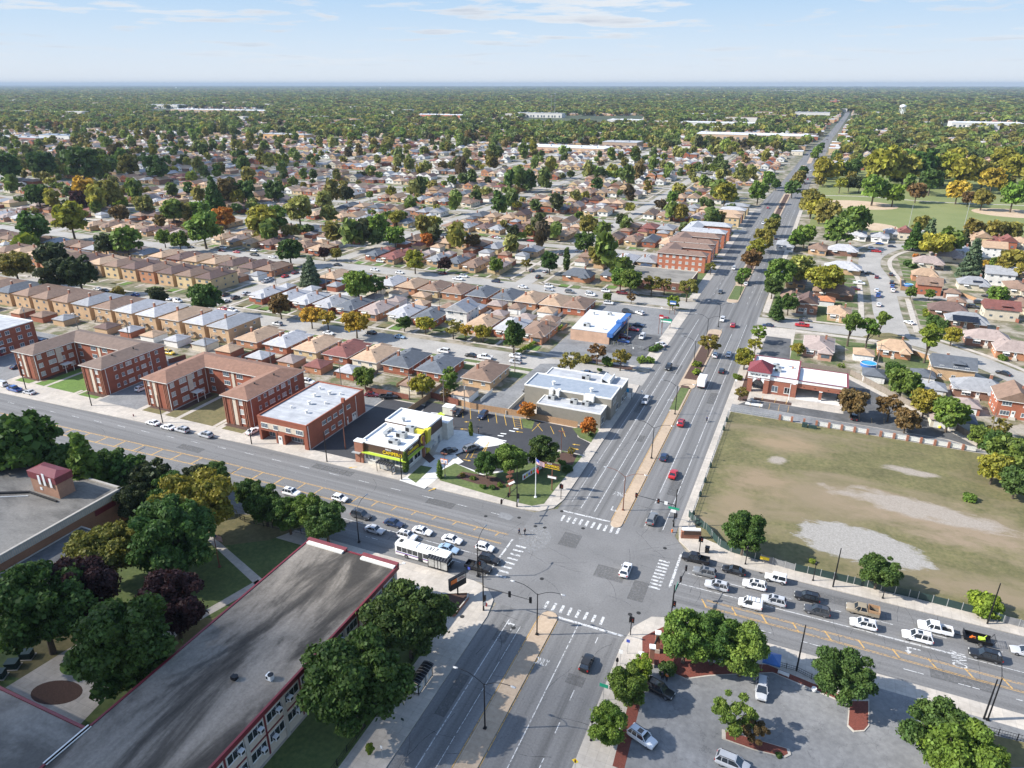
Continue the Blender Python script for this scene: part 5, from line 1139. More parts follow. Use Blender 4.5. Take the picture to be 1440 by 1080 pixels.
pi=mb('white_trim'); pi.bar((1,-2,.15),(-16,-11,.15),.15,.15); pi.build('roof_conduit',root,loc=(px0+172,py0-58,7.8))
# lower link roof
root=T('school_link','low flat-roofed school link below the tan brick hall wall','building',(-132.2,50,.14))
b=mb('stone_panel'); b.box(0,0,-.1,6.6,29,4.6); b.build('wall',root); parapet_roof(root,-.0,0,6.7,29,4.65,'asphalt_grey','kerb_conc',.15,.25)
for yy in range(2,28,3): window(root,6.6,yy,2.3,math.pi/2,2.2,1.8,3,'glass_dark')
# big far buildings: white roofed shopping strips, factories, school in the houses
def bigbox(pxa,pxb,z,depth,mat,wall,label,h=7,cat='building'):
    a=at(*pxa,0); c=at(*pxb,0); root=T('warehouse',label,cat,(min(a[0],c[0]),min(a[1],c[1]),0)); W=abs(c[0]-a[0])
    b=mb('plain_oc'); b.box(0,0,-.1,W,depth,h); b.mat('pane'); xx=4
    while xx<W-6: b.box(xx,-.12,1,xx+4.5,.05,h*.55); xx+=8+(int(xx)%3)*3
    b.build('wall',root,wall); r=mb(mat); r.box(-.3,-.3,h,W+.3,depth+.3,h+.5); xx=9
    while xx<W-9: r.box(xx,depth*.3,h+.5,xx+6,depth*.3+5,h+2.2); xx+=23
    r.build('roof',root); return root
WH=(.62,.6,.56); TN=(.5,.36,.25)
for a,c,d,mt,wl_,lb,h in (((985,193),(1135,200),60,'white_roof',TN,'long white-roofed shopping centre left of the boulevard, far away',9),((960,176),(1060,179),50,'white_roof',WH,'white-roofed strip of shops behind the shopping centre',8),
  ((1120,163),(1166,166),40,'grey_roof',WH,'white three-storey block left of the far boulevard',14),((1330,176),(1440,181),70,'white_roof',WH,'long white warehouse on the right, far away',10),((1335,138),(1440,141),90,'white_roof',WH,'distant white warehouse near the horizon on the right',12),
  ((592,165),(650,167),50,'white_roof',(.6,.2,.12),'store with white and orange front in the far trees',9),((735,213),(850,217),45,'white_roof',TN,'flat white-roofed school among the houses',7),((848,208),(895,210),40,'grey_roof',(.4,.3,.22),'grey-roofed school hall beside the white-roofed one',9),
  ((215,152),(250,153),60,'grey_roof',WH,'pale domed hall far to the left',14),((275,156),(372,160),70,'white_roof',TN,'wide cream shopping building far to the left',9),((380,194),(428,197),26,'grey_roof',(.6,.36,.17),'orange brick school among the houses on the left',8),
  ((60,196),(98,198),24,'blue_roof',WH,'pale metal shed among the houses on the far left',8),((0,196),(58,200),30,'grey_roof',(.3,.13,.1),'long low brick works at the far left edge',6),((742,163),(790,166),30,'grey_roof',WH,'white hall with grey roof in the far trees',12),
  ((860,172),(900,174),40,'white_roof',WH,'white flat store in the far trees, centre',8),((1080,127),(1150,129),120,'white_roof',WH,'white strip near the horizon left of the boulevard',14)):
    bigbox(a,c,0,d,mt,wl_,lb,h)
root=T('brick_tower','far red brick block beside the boulevard','building',(*at(1166,149),0)); b=mb('wall_oc'); b.box(0,0,0,40,25,22); b.box(18,-3,0,28,0,28); b.build('wall',root,(.4,.16,.12)); r=mb('grey_roof'); r.box(-.5,-.5,22,40.5,25.5,22.6); r.build('roof',root)
for k,(px_,py_,h_,rr) in enumerate(((1267,165,30,9),(248,126,36,10),(292,123,36,9),(148,124,38,8),(535,127,38,10),(1012,126,34,8),(627,126,34,7))):
    x,y=at(px_,py_); 
    root=T('water_tower',['white domed water tower standing in trees on the right','pale blue water tower on the left horizon','small white water tower on the left horizon','slim water tower near the left horizon','white water tower left of centre on the horizon','small far water tower right of centre','tiny far water tower left of centre'][k],'water tower',(x,y,0))
    b=mb('white_paint'); n=12; b.loft([[(rr*q*math.cos(6.283*j/n),rr*q*math.sin(6.283*j/n),h_+rr*z_) for j in range(n)] for q,z_ in ((.55,-.45),(.95,-.25),(1,0),(.85,.3),(.45,.5),(.05,.58))]); b.build('tank',root)
    b=mb('white_paint'); b.tube([(0,0,0),(0,0,h_)],1.6,8)
    for j in range(6): b.tube([(rr*1.0*math.cos(j*1.05),rr*1.0*math.sin(j*1.05),0),(rr*.8*math.cos(j*1.05),rr*.8*math.sin(j*1.05),h_)],.5,5)
    b.build('support_leg',root)
for px_,py_,h_ in ((206,148,70),(780,163,70),(775,160,60)):
    x,y=at(px_,py_); m_=mb('grey_metal'); m_.tube([(0,0,0),(0,0,h_)],[.9,.4],4); m_.cbox(0,0,h_*.9,5,5,2); o=m_.build('radio_mast',loc=(x,y,0)); o['label']='thin radio mast rising over far trees'; o['category']='mast'; o['group']='radio masts'
# ---------------------------------------------------------------- houses
random.seed(11)
HC=[]   # every candidate: dist, kind, x, y, rz, wall, roof, where
WCH=['tan brick']*5+['yellow brick']*3+['orange brick']*2+['red brick']*3+['cream']*2+['brown brick']+['pink brick']
RCH=['brown']*6+['tan']*7+['light grey']*2+['grey']*3+['dark grey']*2+['dark brown']*2+['taupe']*5+['red']
def inpark(x,y): return x>-16 and 520<y<900
ROWN=['first','second','third','fourth','fifth','sixth','seventh','eighth','ninth','tenth','eleventh','twelfth','thirteenth','fourteenth','fifteenth','sixteenth','seventeenth','eighteenth','nineteenth','twentieth','twenty-first','twenty-second','twenty-third','twenty-fourth']
def rowname(i): return f"{ROWN[i]} row back"
# hand-surveyed rows
for i,(x,rf) in enumerate(((-201,'grey'),(-213,'light grey'),(-225.5,'tan'),(-238,'light grey'),(-250.5,'light grey'),(-262.5,'brown'),(-275,'grey'),(-287.5,'brown'),(-300,'brown'),(-312,'brown'),(-324.5,'dark grey'),(-337,'brown'),(-349,'tan'),(-361,'grey'))):
    HC.append((0,'twoflat',x,196.5,math.pi,'tan brick',rf,rowname(0),1,1))
for x,rf,wl in ((-187.5,'tan','orange brick'),(-174,'light grey','red brick'),(-161,'tan','yellow brick'),(-148,'red','red brick'),(-136,'tan','cream'),(-123.5,'dark grey','red brick'),(-110.5,'dark grey','red brick'),(-93.5,'brown','tan brick')):
    HC.append((0,'bungalow',x,194.8,math.pi,wl,rf,rowname(0),1.02,1))
for x,rf,wl in ((-93.8,'brown','orange brick'),(-105,'light grey','red brick'),(-117,'tan','orange brick'),(-141,'dark grey','red brick'),(-153,'light grey','cream'),(-166.5,'taupe','orange brick'),(-179,'dark grey','red brick'),(-190,'light grey','red brick'),(-202,'light grey','red brick'),(-213,'light grey','red brick'),(-226,'light grey','red brick')):
    HC.append((0,'bungalow',x,243.6,0,wl,rf,rowname(1),1,1))
HC.append((0,'twostorey',-130,249,0,'white','light grey',rowname(1),1,1))
for i in range(13): HC.append((0,'twoflat',-262-i*12.2,249.5,0,random.choice(['tan brick','yellow brick','orange brick']),random.choice(['tan','brown','taupe','dark brown']),rowname(1),1,1))
for x,rf,wl in ((-90.5,'brown','red brick'),(-101,'tan','orange brick'),(-112.5,'tan','orange brick'),(-123.5,'dark grey','cream'),(-136,'dark grey','red brick'),(-148.5,'brown','orange brick'),(-160.5,'brown','yellow brick'),(-172.5,'tan','orange brick'),(-184,'light grey','cream'),(-206,'grey','red brick'),(-217,'tan','orange brick')):
    HC.append((0,'bungalow',x,282,math.pi,wl,rf,rowname(2),1,1.03))
for i,(x,rf,wl) in enumerate(((-256,'brown','orange brick'),(-268,'dark brown','cream'),(-281,'dark brown','cream'),(-293,'tan','yellow brick'),(-306,'tan','yellow brick'),(-318,'dark brown','red brick'),(-331,'tan','yellow brick'))):
    HC.append((0,'bungalow',x,283,math.pi,wl,rf,rowname(2),1,1.1))
HC.append((0,'ranch',-107,331,0,'orange brick','dark grey',rowname(3),1,1)); HC.append((0,'ranch',-91,338,0,'orange brick','dark grey',rowname(3),.8,1))
def auto_row(k,side,x_from,x_to,pitch,i):
    y=S[k]+(25.5 if side>0 else -26.5); x=x_from
    while x>x_to:
        if all(abs(x-q)>14 for q in NSX if k>1 or (k==1 and side>0) or q==-243) and inview(x,y,0,60) and not (-101<x and k<2):
            r_=random.random(); kd='bungalow' if r_<.72 or y<420 else ('gable' if r_<.9 else ('cape' if r_<.97 else 'twostorey'))
            if y>600 and random.random()<.35: kd='gable'
            HC.append((0,kd,x+random.uniform(-.6,.6),y+random.uniform(-1.8,1.8),(0 if side>0 else math.pi)+random.uniform(-.015,.015),random.choice(WCH) if kd!='gable' or random.random()<.5 else 'white',random.choice(RCH),rowname(min(23,2*k+(0 if side<0 else 1))),random.uniform(.86,1.08),random.uniform(.8,1.12)))
        x-=pitch
auto_row(1,-1,-345,-700,12.3,0)
auto_row(1,1,-139,-900,12.4,0)
for k in range(2,10):
    p=11.2 if k<4 else 9.8
    auto_row(k,-1,-82 if k<6 else -60,-1.65*S[k]-60,p,0); auto_row(k,1,-82 if k<6 else -60,-1.65*S[k]-60,p,0)
# east of the boulevard, by the curving lane
EAST=[(1151,487,'bungalow','pink brick','taupe',0,1,1),(1257,492,'ranch','orange brick','tan',0,.75,.9),(1337,522,'cape','tan brick','dark grey',1.57,1,1.1),(1375,548,'ranch','brown brick','grey',0,1,.9),(1422,572,'twostorey','red brick','brown',0,1,.9),
(1332,437,'ranch','brown brick','dark brown',0,1,.9),(1358,452,'ranch','brown brick','grey',0,1,.9),(1387,477,'ranch','brown brick','taupe',0,1,.9),(1427,494,'ranch','orange brick','taupe',0,.9,.9),(1405,440,'cape','cream','red',1.57,1,1.1),(1436,430,'bungalow','cream','brown',0,1,.8),
(1305,370,'ranch','cream','taupe',0,1,1.1),(1300,388,'ranch','orange brick','tan',0,.8,.9),(1305,406,'cape','red brick','brown',1.57,.9,.9),(1368,400,'ranch','cream','grey',0,.9,1),(1403,393,'twostorey','white','grey',1.57,1,1.1),(1372,381,'bungalow','white','brown',0,1,.8),(1331,361,'ranch','cream','taupe',0,1.1,1),(1353,353,'bungalow','white','light grey',0,1,.8),(1396,356,'twostorey','white','tan',1.57,.9,1),
(1362,336,'bungalow','cream','tan',0,1,.8),(1380,338,'cape','yellow brick','tan',0,1,.9),(1398,339,'bungalow','cream','red',0,1,.8),(1416,344,'cape','red brick','red',0,.9,.9),(1434,341,'bungalow','cream','tan',0,1,.8),(1206,331,'bungalow','white','light grey',0,1,.9),(1237,334,'bungalow','white','light grey',0,1,.8),(1253,328,'bungalow','cream','grey',0,.9,.8),(1272,331,'cape','cream','red',0,.9,.9),(1297,330,'bungalow','cream','light grey',0,.9,.8),
(1135,431,'cape','brown brick','dark brown',0,.9,.9),(1180,441,'bungalow','tan brick','tan',0,.9,.7),(1172,411,'ranch','brown brick','brown',0,1.2,1),(1185,353,'ranch','brown brick','light grey',0,1.1,.9),(1150,350,'bungalow','tan brick','brown',0,1,.9),(1185,378,'ranch','tan brick','light grey',0,1.2,.9),(1105,345,'bungalow','white','grey',0,1,.9),(1112,420,'bungalow','tan brick','brown',0,.9,.8),(1120,395,'bungalow','tan brick','taupe',0,.9,.9),(1430,380,'bungalow','tan brick','taupe',0,1,.9),(1430,405,'bungalow','cream','brown',0,1,.9)]
for px_,py_,kd,wl,rf,rz,sx,sy in EAST:
    x,y=at(px_,py_,2); HC.append((0,kd,x,y,rz,wl,rf,'by the curving lane',sx,sy))
HC=[(math.hypot(h[2],h[3]),)+h[1:] for h in HC]; HC.sort(key=lambda h:h[0])
HC=[h for h in HC if inview(h[2],h[3],0,70)]
FARH=HC[300:]; lawnq=[];walkq=[];GC=[]
for n_,h in enumerate(HC):
    d,kd,x,y,rz,wl,rf,wh,sx,sy=h
    if n_<300: put_house(kd,x,y,rz,wl,rf,wh,'houses of the neighbourhood',d<330,1,sx,sy)
    if x<-60:
        s=1 if rz>1.5 else -1
        yf=y+s*8.0; ye=y+s*(16.5 if y>205 else 12)
        w0=5.2
        a,b_=sorted((yf,ye)); 
        if random.random()<.9: lawnq+= [rect(x-w0,a+.3,x-.6,b_-3),rect(x+1.0,a+.3,x+w0,b_-3)] if y>205 else []
        if y>205: walkq.append(rect(x-.5,a,x+.7,b_-2.6)); lawnq+=[rect(x-w0,(b_-1.6) if s>0 else a-.0,x-.8,(b_-.2) if s>0 else a+1.3)] if random.random()<.7 else []
        if random.random()<.92 and kd!='ranch': GC.append((x+random.uniform(-1.4,1.4),y-s*(13.5 if y>205 else 15.5)-s*random.uniform(-1,1.2),rz,rf if random.random()<.5 else random.choice(RCH),random.choice(['white','cream','tan brick','white','orange brick','red brick'])))
        if random.random()<.35: lawnq.append(rect(x-5,y-s*9-1.5,x+random.uniform(-1,5),y-s*9+2))
sheet('front_lawns','lawn_bright',lawnq[::3],.07,'stuff'); sheet('side_lawns','lawn',lawnq[1::3],.07,'stuff'); sheet('dry_lawns','lawn_dry',lawnq[2::3],.07,'stuff'); sheet('front_paths','concrete',walkq,.075)
lane_g=[(1214,499,'white','tan'),(1228,528,'white','dark grey'),(1297,529,'white','dark grey'),(1312,547,'cream','grey'),(1358,571,'red brick','taupe'),(1338,413,'brown brick','brown'),(1345,425,'brown brick','brown'),(1162,424,'white','orange'),(1352,592,'white','dark grey'),(1325,590,'cream','taupe')]
GC=[g_ for g_ in GC if inview(g_[0],g_[1],0,40)]; GC.sort(key=lambda g_:math.hypot(g_[0],g_[1])); FARG=GC[240:]
for x,y,rz,rf,wl in GC[:240]:
    put_garage(x,y,rz+math.pi if y>0 else 0,wl,rf,'on alley between house rows','alley garages',math.hypot(x,y)<260,random.uniform(.85,1.1))
for px_,py_,wl,rf in lane_g: x,y=at(px_,py_,1.5); put_garage(x,y,math.pi,wl,rf,'behind houses right of boulevard','lane garages',True)
# solar panels on roofs (parts of no house prototype: separate things lying on the roofs)
for px_,py_,w_,d_ in ((1358,449,9,4.2),(1362,391,5,3),(1375,396,4,2.4)):
    x,y=at(px_,py_,4.2); b=mb('solar'); b.box(-w_/2,-d_/2,0,w_/2,d_/2,.08); b.mat('grey_metal'); b.box(-w_/2-.04,-d_/2-.04,-.04,w_/2+.04,d_/2+.04,.03); o=b.build('solar_panel',loc=(x,y,4.35)); o.rotation_euler=(.32,0,0); o['label']='black solar panels on grey house roof right of the boulevard'; o['category']='solar panel'
# ---------------------------------------------------------------- far houses merged
def far_mass(items):
    V=[];F=[];C=[];n=0
    for x,y,w,d,h,rise,rz,wc,rc,gable in items:
        c,s=math.cos(rz),math.sin(rz); w2,d2=w/2,d/2; o=.4
        P_=[(-w2,-d2,0),(w2,-d2,0),(w2,d2,0),(-w2,d2,0),(-w2,-d2,h),(w2,-d2,h),(w2,d2,h),(-w2,d2,h),(-w2-o,-d2-o,h),(w2+o,-d2-o,h),(w2+o,d2+o,h),(-w2-o,d2+o,h)]
        if d>=w: ins=0 if gable else w2*.95; P_+=[(0,-d2-o+ins,h+rise),(0,d2+o-ins,h+rise)]; fr=[(8,9,12),(9,10,13,12),(10,11,13),(11,8,12,13)]
        else: ins=0 if gable else d2*.95; P_+=[(-w2-o+ins,0,h+rise),(w2+o-ins,0,h+rise)]; fr=[(8,9,13,12),(9,10,13),(10,11,12,13),(11,8,12)]
        fw=[(0,1,5,4),(1,2,6,5),(2,3,7,6),(3,0,4,7)]
        V+=[(x+a*c-b_*s,y+a*s+b_*c,z) for a,b_,z in P_]
        # windows on the south and east walls
        q=[]; 
        for fx in (-.27,.2):
            i0=len(P_)+len(q); q+=[(fx*w-.7,-d2-.03,1.2),(fx*w+.8,-d2-.03,1.2),(fx*w+.8,-d2-.03,2.4),(fx*w-.7,-d2-.03,2.4)]
        V+=[(x+a*c-b_*s,y+a*s+b_*c,z) for a,b_,z in q]
        for f in fw: F.append([n+k for k in f]); C.append(wc)
        for k,f in enumerate(fr):
            F.append([n+k_ for k_ in f]); C.append(wc if (gable and len(f)==3) else rc)
        for k in range(2): F.append([n+14+4*k+j for j in range(4)]); C.append((.12,.13,.15))
        n+=14+8
    me=bpy.data.meshes.new('far_houses'); me.from_pydata(V,[],F); ca=me.color_attributes.new('Col','FLOAT_COLOR','CORNER')
    ls=[len(f) for f in F]; arr=np.repeat(np.array([(*c,1) for c in C]),ls,axis=0).astype(np.float32); ca.data.foreach_set('color',arr.reshape(-1))
    me.materials.append(M['far_oc']); o=bpy.data.objects.new('far_houses',me); COL.objects.link(o); o['kind']='stuff'; return o
m,nt,b=newmat('far_oc'); a=N(nt,'ShaderNodeVertexColor',layer_name='Col'); L(nt,a.outputs[0],b.inputs['Base Color']); b.inputs['Roughness'].default_value=.85; M['far_oc']=m
def jit(c,a=.1): q=random.uniform(1-a,1+a); return tuple(v*q for v in c)
items=[]
for d,kd,x,y,rz,wl,rf,wh,sx,sy in FARH:
    g_=kd in('gable','cape'); items.append((x,y,9.2*sx,14*sy,{'twostorey':5.4,'cape':4.4}.get(kd,3.1),2.6 if g_ else 1.9,rz,jit(WALLS[wl]),jit(ROOFS[rf]),g_))
for x,y,rz,rf,wl in FARG: items.append((x,y,6,6.4,2.5,1.3,0,jit(WALLS[wl]),jit(ROOFS[rf]),False))
# denser small-gable suburb beyond, out to about 2.4 km, streets running north
def blocked(x,y):
    if abs(x-road_c(y))<24: return True
    if x>-16 and 505<y<905 and x<420: return True
    px_,py_=to_px(x,y)
    for a,c,b0,b1 in ((728,905,206,219),(978,1140,191,203),(590,655,163,169),(212,375,153,162),(378,430,191,199),(0,100,194,203),(950,1065,174,181),(1320,1450,173,183),(735,905,163,176),(1115,1170,160,168),(1330,1450,136,142)):
        if a<px_<c and b0<py_<b1: return True
    return False
y=1150
while y<4300:
    x=-1.62*y
    while x<.24*y+40:
        for dy in (0,22):
            if inview(x,y+dy,0,20) and not blocked(x,y+dy) and random.random()<(.86 if y<1700 else .6 if y<2600 else .33):
                g_=random.random()<.6; wl=random.choice(WCH+['white']*5); items.append((x+random.uniform(-1,1),y+dy+random.uniform(-2,2),random.uniform(7.5,10),random.uniform(10,14),random.choice([3,3,3.4,5]),2.8 if g_ else 1.9,0 if random.random()<.7 else 1.57,jit(WALLS[wl]),jit(ROOFS[random.choice(RCH)]),g_))
        x+=11+(9 if int(x/11)%8==0 else 0)
    y+=52 if y<1700 else 75
# scattered large flat roofs far away
for _ in range(230):
    y=random.uniform(1500,7000); x=random.uniform(-1.6*y,.3*y)
    if inview(x,y) and not blocked(x,y) and abs(x-road_c(y))>30: items.append((x,y,random.uniform(25,90),random.uniform(18,40),random.uniform(9,14),.3,0,jit((.6,.57,.52)),jit(random.choice([(.6,.6,.6),(.42,.42,.42),(.55,.5,.45),(.35,.2,.15)])),False))
for k in range(150):
    y=1100+k*24; s_=random.choice((-1,1)); items.append((road_c(y)+s_*random.uniform(20,34),y,random.uniform(12,22),random.uniform(14,30),random.uniform(5,9),.4,0,jit(WALLS[random.choice(WCH)]),jit((.5,.5,.5)),False))
# east of the boulevard
y=312
while y<1500:
    x=-8
    while x<.24*y+70:
        if inview(x,y,0,20) and not blocked(x,y) and not(y<505) and random.random()<.8:
            g_=random.random()<.5; items.append((x,y+random.uniform(-2,2),9,13,3.2,2.4,0,jit(WALLS[random.choice(WCH+['white']*3)]),jit(ROOFS[random.choice(RCH)]),g_))
        x+=12.5
    y+=28 if y>505 else 200
far_mass(items)
# ---------------------------------------------------------------- trees, surveyed one by one
random.seed(5)
SC='in the school grounds'; AV='along the avenue'; 
def tl(lst,where,group,**k):
    for t in lst: tree_px(t[0],t[1],t[2],t[3],t[4],t[5] if len(t)>5 and isinstance(t[5],str) else where,group,**k)
G_='trees'
tl([(575,868,148,'broad','dark','over the pavement beside the long school block'),(500,955,182,'broad','dark','beside the window wall of the long school block, biggest in view'),(173,905,142,'round','dark','in the school courtyard by the oval beds'),(52,848,128,'round','dark','at the left edge of the school courtyard'),
 (112,828,98,'round','purple','in the school courtyard, left one'),(242,846,100,'round','purple','in the school courtyard beside the path'),(148,772,112,'broad','olive','beside the tan brick school hall'),(240,748,125,'round','dark','in the school courtyard below the yellow-green one'),(268,706,140,'broad','ygreen','in the school grounds behind the avenue trees'),
 (32,625,100,'round','dark','at the left edge beside the avenue')],SC,G_)
tl([(88,650,62,'round','dark'),(120,660,55,'cone','mid'),(150,655,62,'round','dark'),(182,664,60,'round','dark'),(212,670,62,'round','black'),(240,690,60,'round','dark'),(185,700,56,'round','black'),(372,708,62,'round','dark'),(405,722,58,'round','dark'),(432,718,60,'round','mid'),(458,730,68,'round','dark'),(350,690,48,'round','dark'),(300,668,50,'round','dark'),(270,676,52,'round','black')],'between the school and the avenue',G_)
tl([(965,892,84,'round','mid','at the left end of the parking lot clump'),(1005,895,82,'round','dark','in the middle of the parking lot clump'),(1046,912,80,'round','mid','at the right end of the parking lot clump'),(1190,948,94,'broad','dark','beside the red mulch island'),(1033,1003,70,'sparse','mid','on the parking island'),(1062,1026,44,'sparse','brown','on the parking island'),
 (1325,1030,104,'broad','dark','at the bottom right corner'),(1360,1068,100,'round','mid','cut by the bottom right edge'),(882,962,62,'sparse','mid','on the pavement beside the parking lot, upper'),(856,1018,62,'sparse','mid','on the pavement beside the parking lot, lower'),(903,937,34,'upright','fresh','beside the brick gate pillars'),
 (1048,746,68,'round','dark','behind the green mesh fence'),(1237,800,66,'broad','dark','on the pavement beside the gravel patch'),(1389,850,40,'bush','fresh','behind the fence near the right edge'),(1365,700,16,'bush','mid','on the vacant lot'),(1142,789,10,'bush','fresh','in a pavement planter'),(1170,808,14,'sparse','yellow','in a pavement planter'),(1190,765,12,'sparse','yellow','at the top of a pavement pole'),(520,1053,14,'upright','fresh','in a square pavement pit'),
 (925,972,20,'bush','mid','on the mulch by the parking lot')] if 0 else [(965,892,84,'round','mid','at the left end of the parking lot clump'),(1005,895,82,'round','dark','in the middle of the parking lot clump'),(1046,912,80,'round','mid','at the right end of the parking lot clump'),(1190,948,94,'broad','dark','beside the red mulch island'),(1033,1003,70,'sparse','mid','on the parking island'),(1062,1026,44,'sparse','brown','on the parking island'),
 (1325,1030,104,'broad','dark','at the bottom right corner'),(1360,1068,100,'round','mid','cut by the bottom right edge'),(882,962,62,'round','mid','on the pavement beside the parking lot, upper'),(856,1018,62,'round','mid','on the pavement beside the parking lot, lower'),(903,937,34,'upright','fresh','beside the brick gate pillars'),
 (1048,746,68,'round','dark','behind the green mesh fence'),(1237,800,66,'broad','dark','on the pavement beside the gravel patch'),(1389,850,40,'bush','fresh','behind the fence near the right edge'),(1365,700,16,'bush','mid','on the vacant lot'),(1142,789,10,'bush','fresh','in a pavement planter'),(520,1053,14,'upright','fresh','in a square pavement pit'),(937,940,26,'bush','dark','on the mulch by the brick gate pillars'),(1096,1062,9,'bush','dark','on the parking island')],'',G_)
tl([(684,651,44,'round','dark'),(717,643,56,'round','mid'),(764,633,56,'round','dark'),(741,575,30,'round','orange','by the wooden fence behind the restaurant'),(828,598,30,'round','orange','beside the grey store'),(803,634,16,'sparse','olive'),(790,650,14,'bush','mid'),(799,660,16,'bush','dark'),(679,684,12,'bush','mid'),(692,686,12,'bush','dark'),(704,682,12,'bush','mid'),(665,672,10,'bush','mid'),(651,668,9,'bush','olive'),(832,612,10,'bush','dark'),(582,627,7,'column','mid'),(570,650,9,'column','mid'),(662,603,6,'column','fresh'),(618,660,8,'column','mid')],'on the restaurant corner',G_)
tl([(437,443,38,'broad','yellow'),(460,447,30,'sparse','yellow'),(500,452,48,'broad','yellow'),(568,453,22,'round','dark'),(598,454,34,'broad','ygreen'),(637,460,30,'sparse','olive'),(655,464,26,'sparse','yellow'),(679,466,32,'broad','ygreen'),(722,472,32,'upright','dark'),(287,416,46,'round','dark'),(393,427,34,'round','brown'),(220,414,28,'round','black'),(165,412,20,'round','olive')],'along the first side street',G_)
tl([(110,383,46,'round','black'),(75,385,44,'round','black'),(72,358,40,'round','black'),(20,372,50,'broad','olive'),(437,383,24,'cone','blue'),(430,388,18,'cone','blue'),(407,350,38,'round','dark'),(512,528,34,'round','mid'),(593,540,42,'broad','ygreen'),(632,535,28,'upright','mid'),(626,553,20,'sparse','brown'),(503,397,46,'round','mid'),(528,400,38,'sparse','dark'),(400,585,10,'bush','mid'),
 (530,318,38,'round','mid'),(555,330,32,'round','mid'),(557,305,20,'round','ygreen'),(605,313,26,'round','ygreen'),(462,300,26,'round','pale'),(487,272,22,'round','black'),(625,370,22,'round','purple'),(583,365,32,'round','ygreen'),(472,355,18,'round','olive'),(455,355,18,'round','purple'),(697,372,24,'round','mid'),(773,367,30,'round','dark'),(822,340,33,'round','dark'),(828,315,30,'round','olive'),(722,325,20,'round','black'),(797,364,8,'column','dark'),(740,370,18,'sparse','olive'),(875,308,20,'round','black'),(873,390,30,'round','mid'),
 (98,305,42,'round','ygreen'),(45,318,38,'round','dark'),(117,240,44,'round','dark'),(143,232,20,'upright','fresh'),(58,233,32,'round','dark'),(118,265,32,'round','yellow'),(110,280,24,'round','purple'),(153,270,34,'round','olive'),(167,283,20,'bush','fresh'),(167,298,24,'round','brown'),(203,287,26,'round','pale'),(147,342,28,'round','black'),(177,337,36,'round','mid'),(33,343,34,'bush','fresh'),(52,272,30,'round','dark'),(8,238,32,'round','dark'),(220,237,32,'round','dark'),(180,232,28,'round','olive'),
 (285,318,46,'round','mid'),(314,303,30,'round','orange'),(368,308,44,'round','ygreen'),(388,304,34,'round','mid'),(420,292,40,'round','pale'),(407,347,20,'round','mid'),(242,295,32,'round','mid'),(282,296,28,'round','mid'),(252,337,26,'round','mid'),(230,333,22,'round','mid'),(320,267,34,'round','brown'),(343,268,30,'round','dark'),(385,268,30,'round','dark'),(455,280,26,'round','pale'),(300,275,24,'cone','dark'),(600,335,20,'round','orange'),(645,322,16,'round','orange'),(640,330,18,'round','dark')],'among the houses left of the boulevard',G_)
tl([(887,392,36,'round','mid'),(917,398,30,'sparse','olive'),(935,400,26,'sparse','olive'),(967,404,34,'sparse','olive'),(947,424,20,'round','fresh'),(888,418,16,'sparse','brown'),(854,417,14,'round','mid'),(803,507,36,'sparse','olive'),(840,495,32,'sparse','brown'),(873,503,32,'sparse','olive'),(855,508,20,'bush','mid'),(823,505,16,'bush','olive'),(918,491,12,'bush','dark'),(925,488,12,'bush','dark'),(790,515,14,'sparse','olive'),(902,506,14,'bush','mid'),(915,506,14,'bush','mid'),(843,520,8,'bush','mid'),(1000,375,18,'sparse','olive')],'beside the corner store car park',G_)
tl([(997,482,34,'sparse','olive'),(978,523,14,'bush','fresh'),(980,512,12,'bush','fresh'),(1042,393,18,'bush','dark'),(1047,384,21,'round','mid'),(1058,362,30,'round','brown'),(1066,348,28,'round','ygreen'),(1075,335,30,'round','olive'),(1085,317,23,'round','olive'),(1090,308,16,'round','dark'),(1115,264,21,'round','dark'),(1121,254,18,'round','olive'),(1126,246,16,'round','olive'),(1130,240,14,'round','dark'),(1146,218,12,'round','mid'),(1150,211,12,'round','mid'),(1155,205,10,'round','dark')],'on the boulevard median',G_)
tl([(1082,250,20,'round','mid'),(1067,268,28,'round','mid'),(1020,270,30,'round','ygreen'),(1092,258,14,'round','dark'),(1160,240,34,'round','ygreen'),(1143,282,36,'round','olive'),(1155,292,40,'broad','ygreen'),(1165,300,34,'round','olive'),(1133,328,30,'round','mid'),(1120,335,24,'round','mid'),(1098,380,44,'round','mid'),(1127,377,42,'round','pale'),(1163,390,54,'broad','ygreen'),(1110,425,28,'round','dark'),(1093,434,18,'cone','dark'),(1087,402,28,'round','dark'),(1068,467,26,'sparse','fresh'),(1063,484,24,'sparse','ygreen'),(1048,502,30,'round','ygreen'),(1037,530,14,'bush','mid'),(1042,552,22,'sparse','olive')],'along the right kerb of the boulevard',G_)
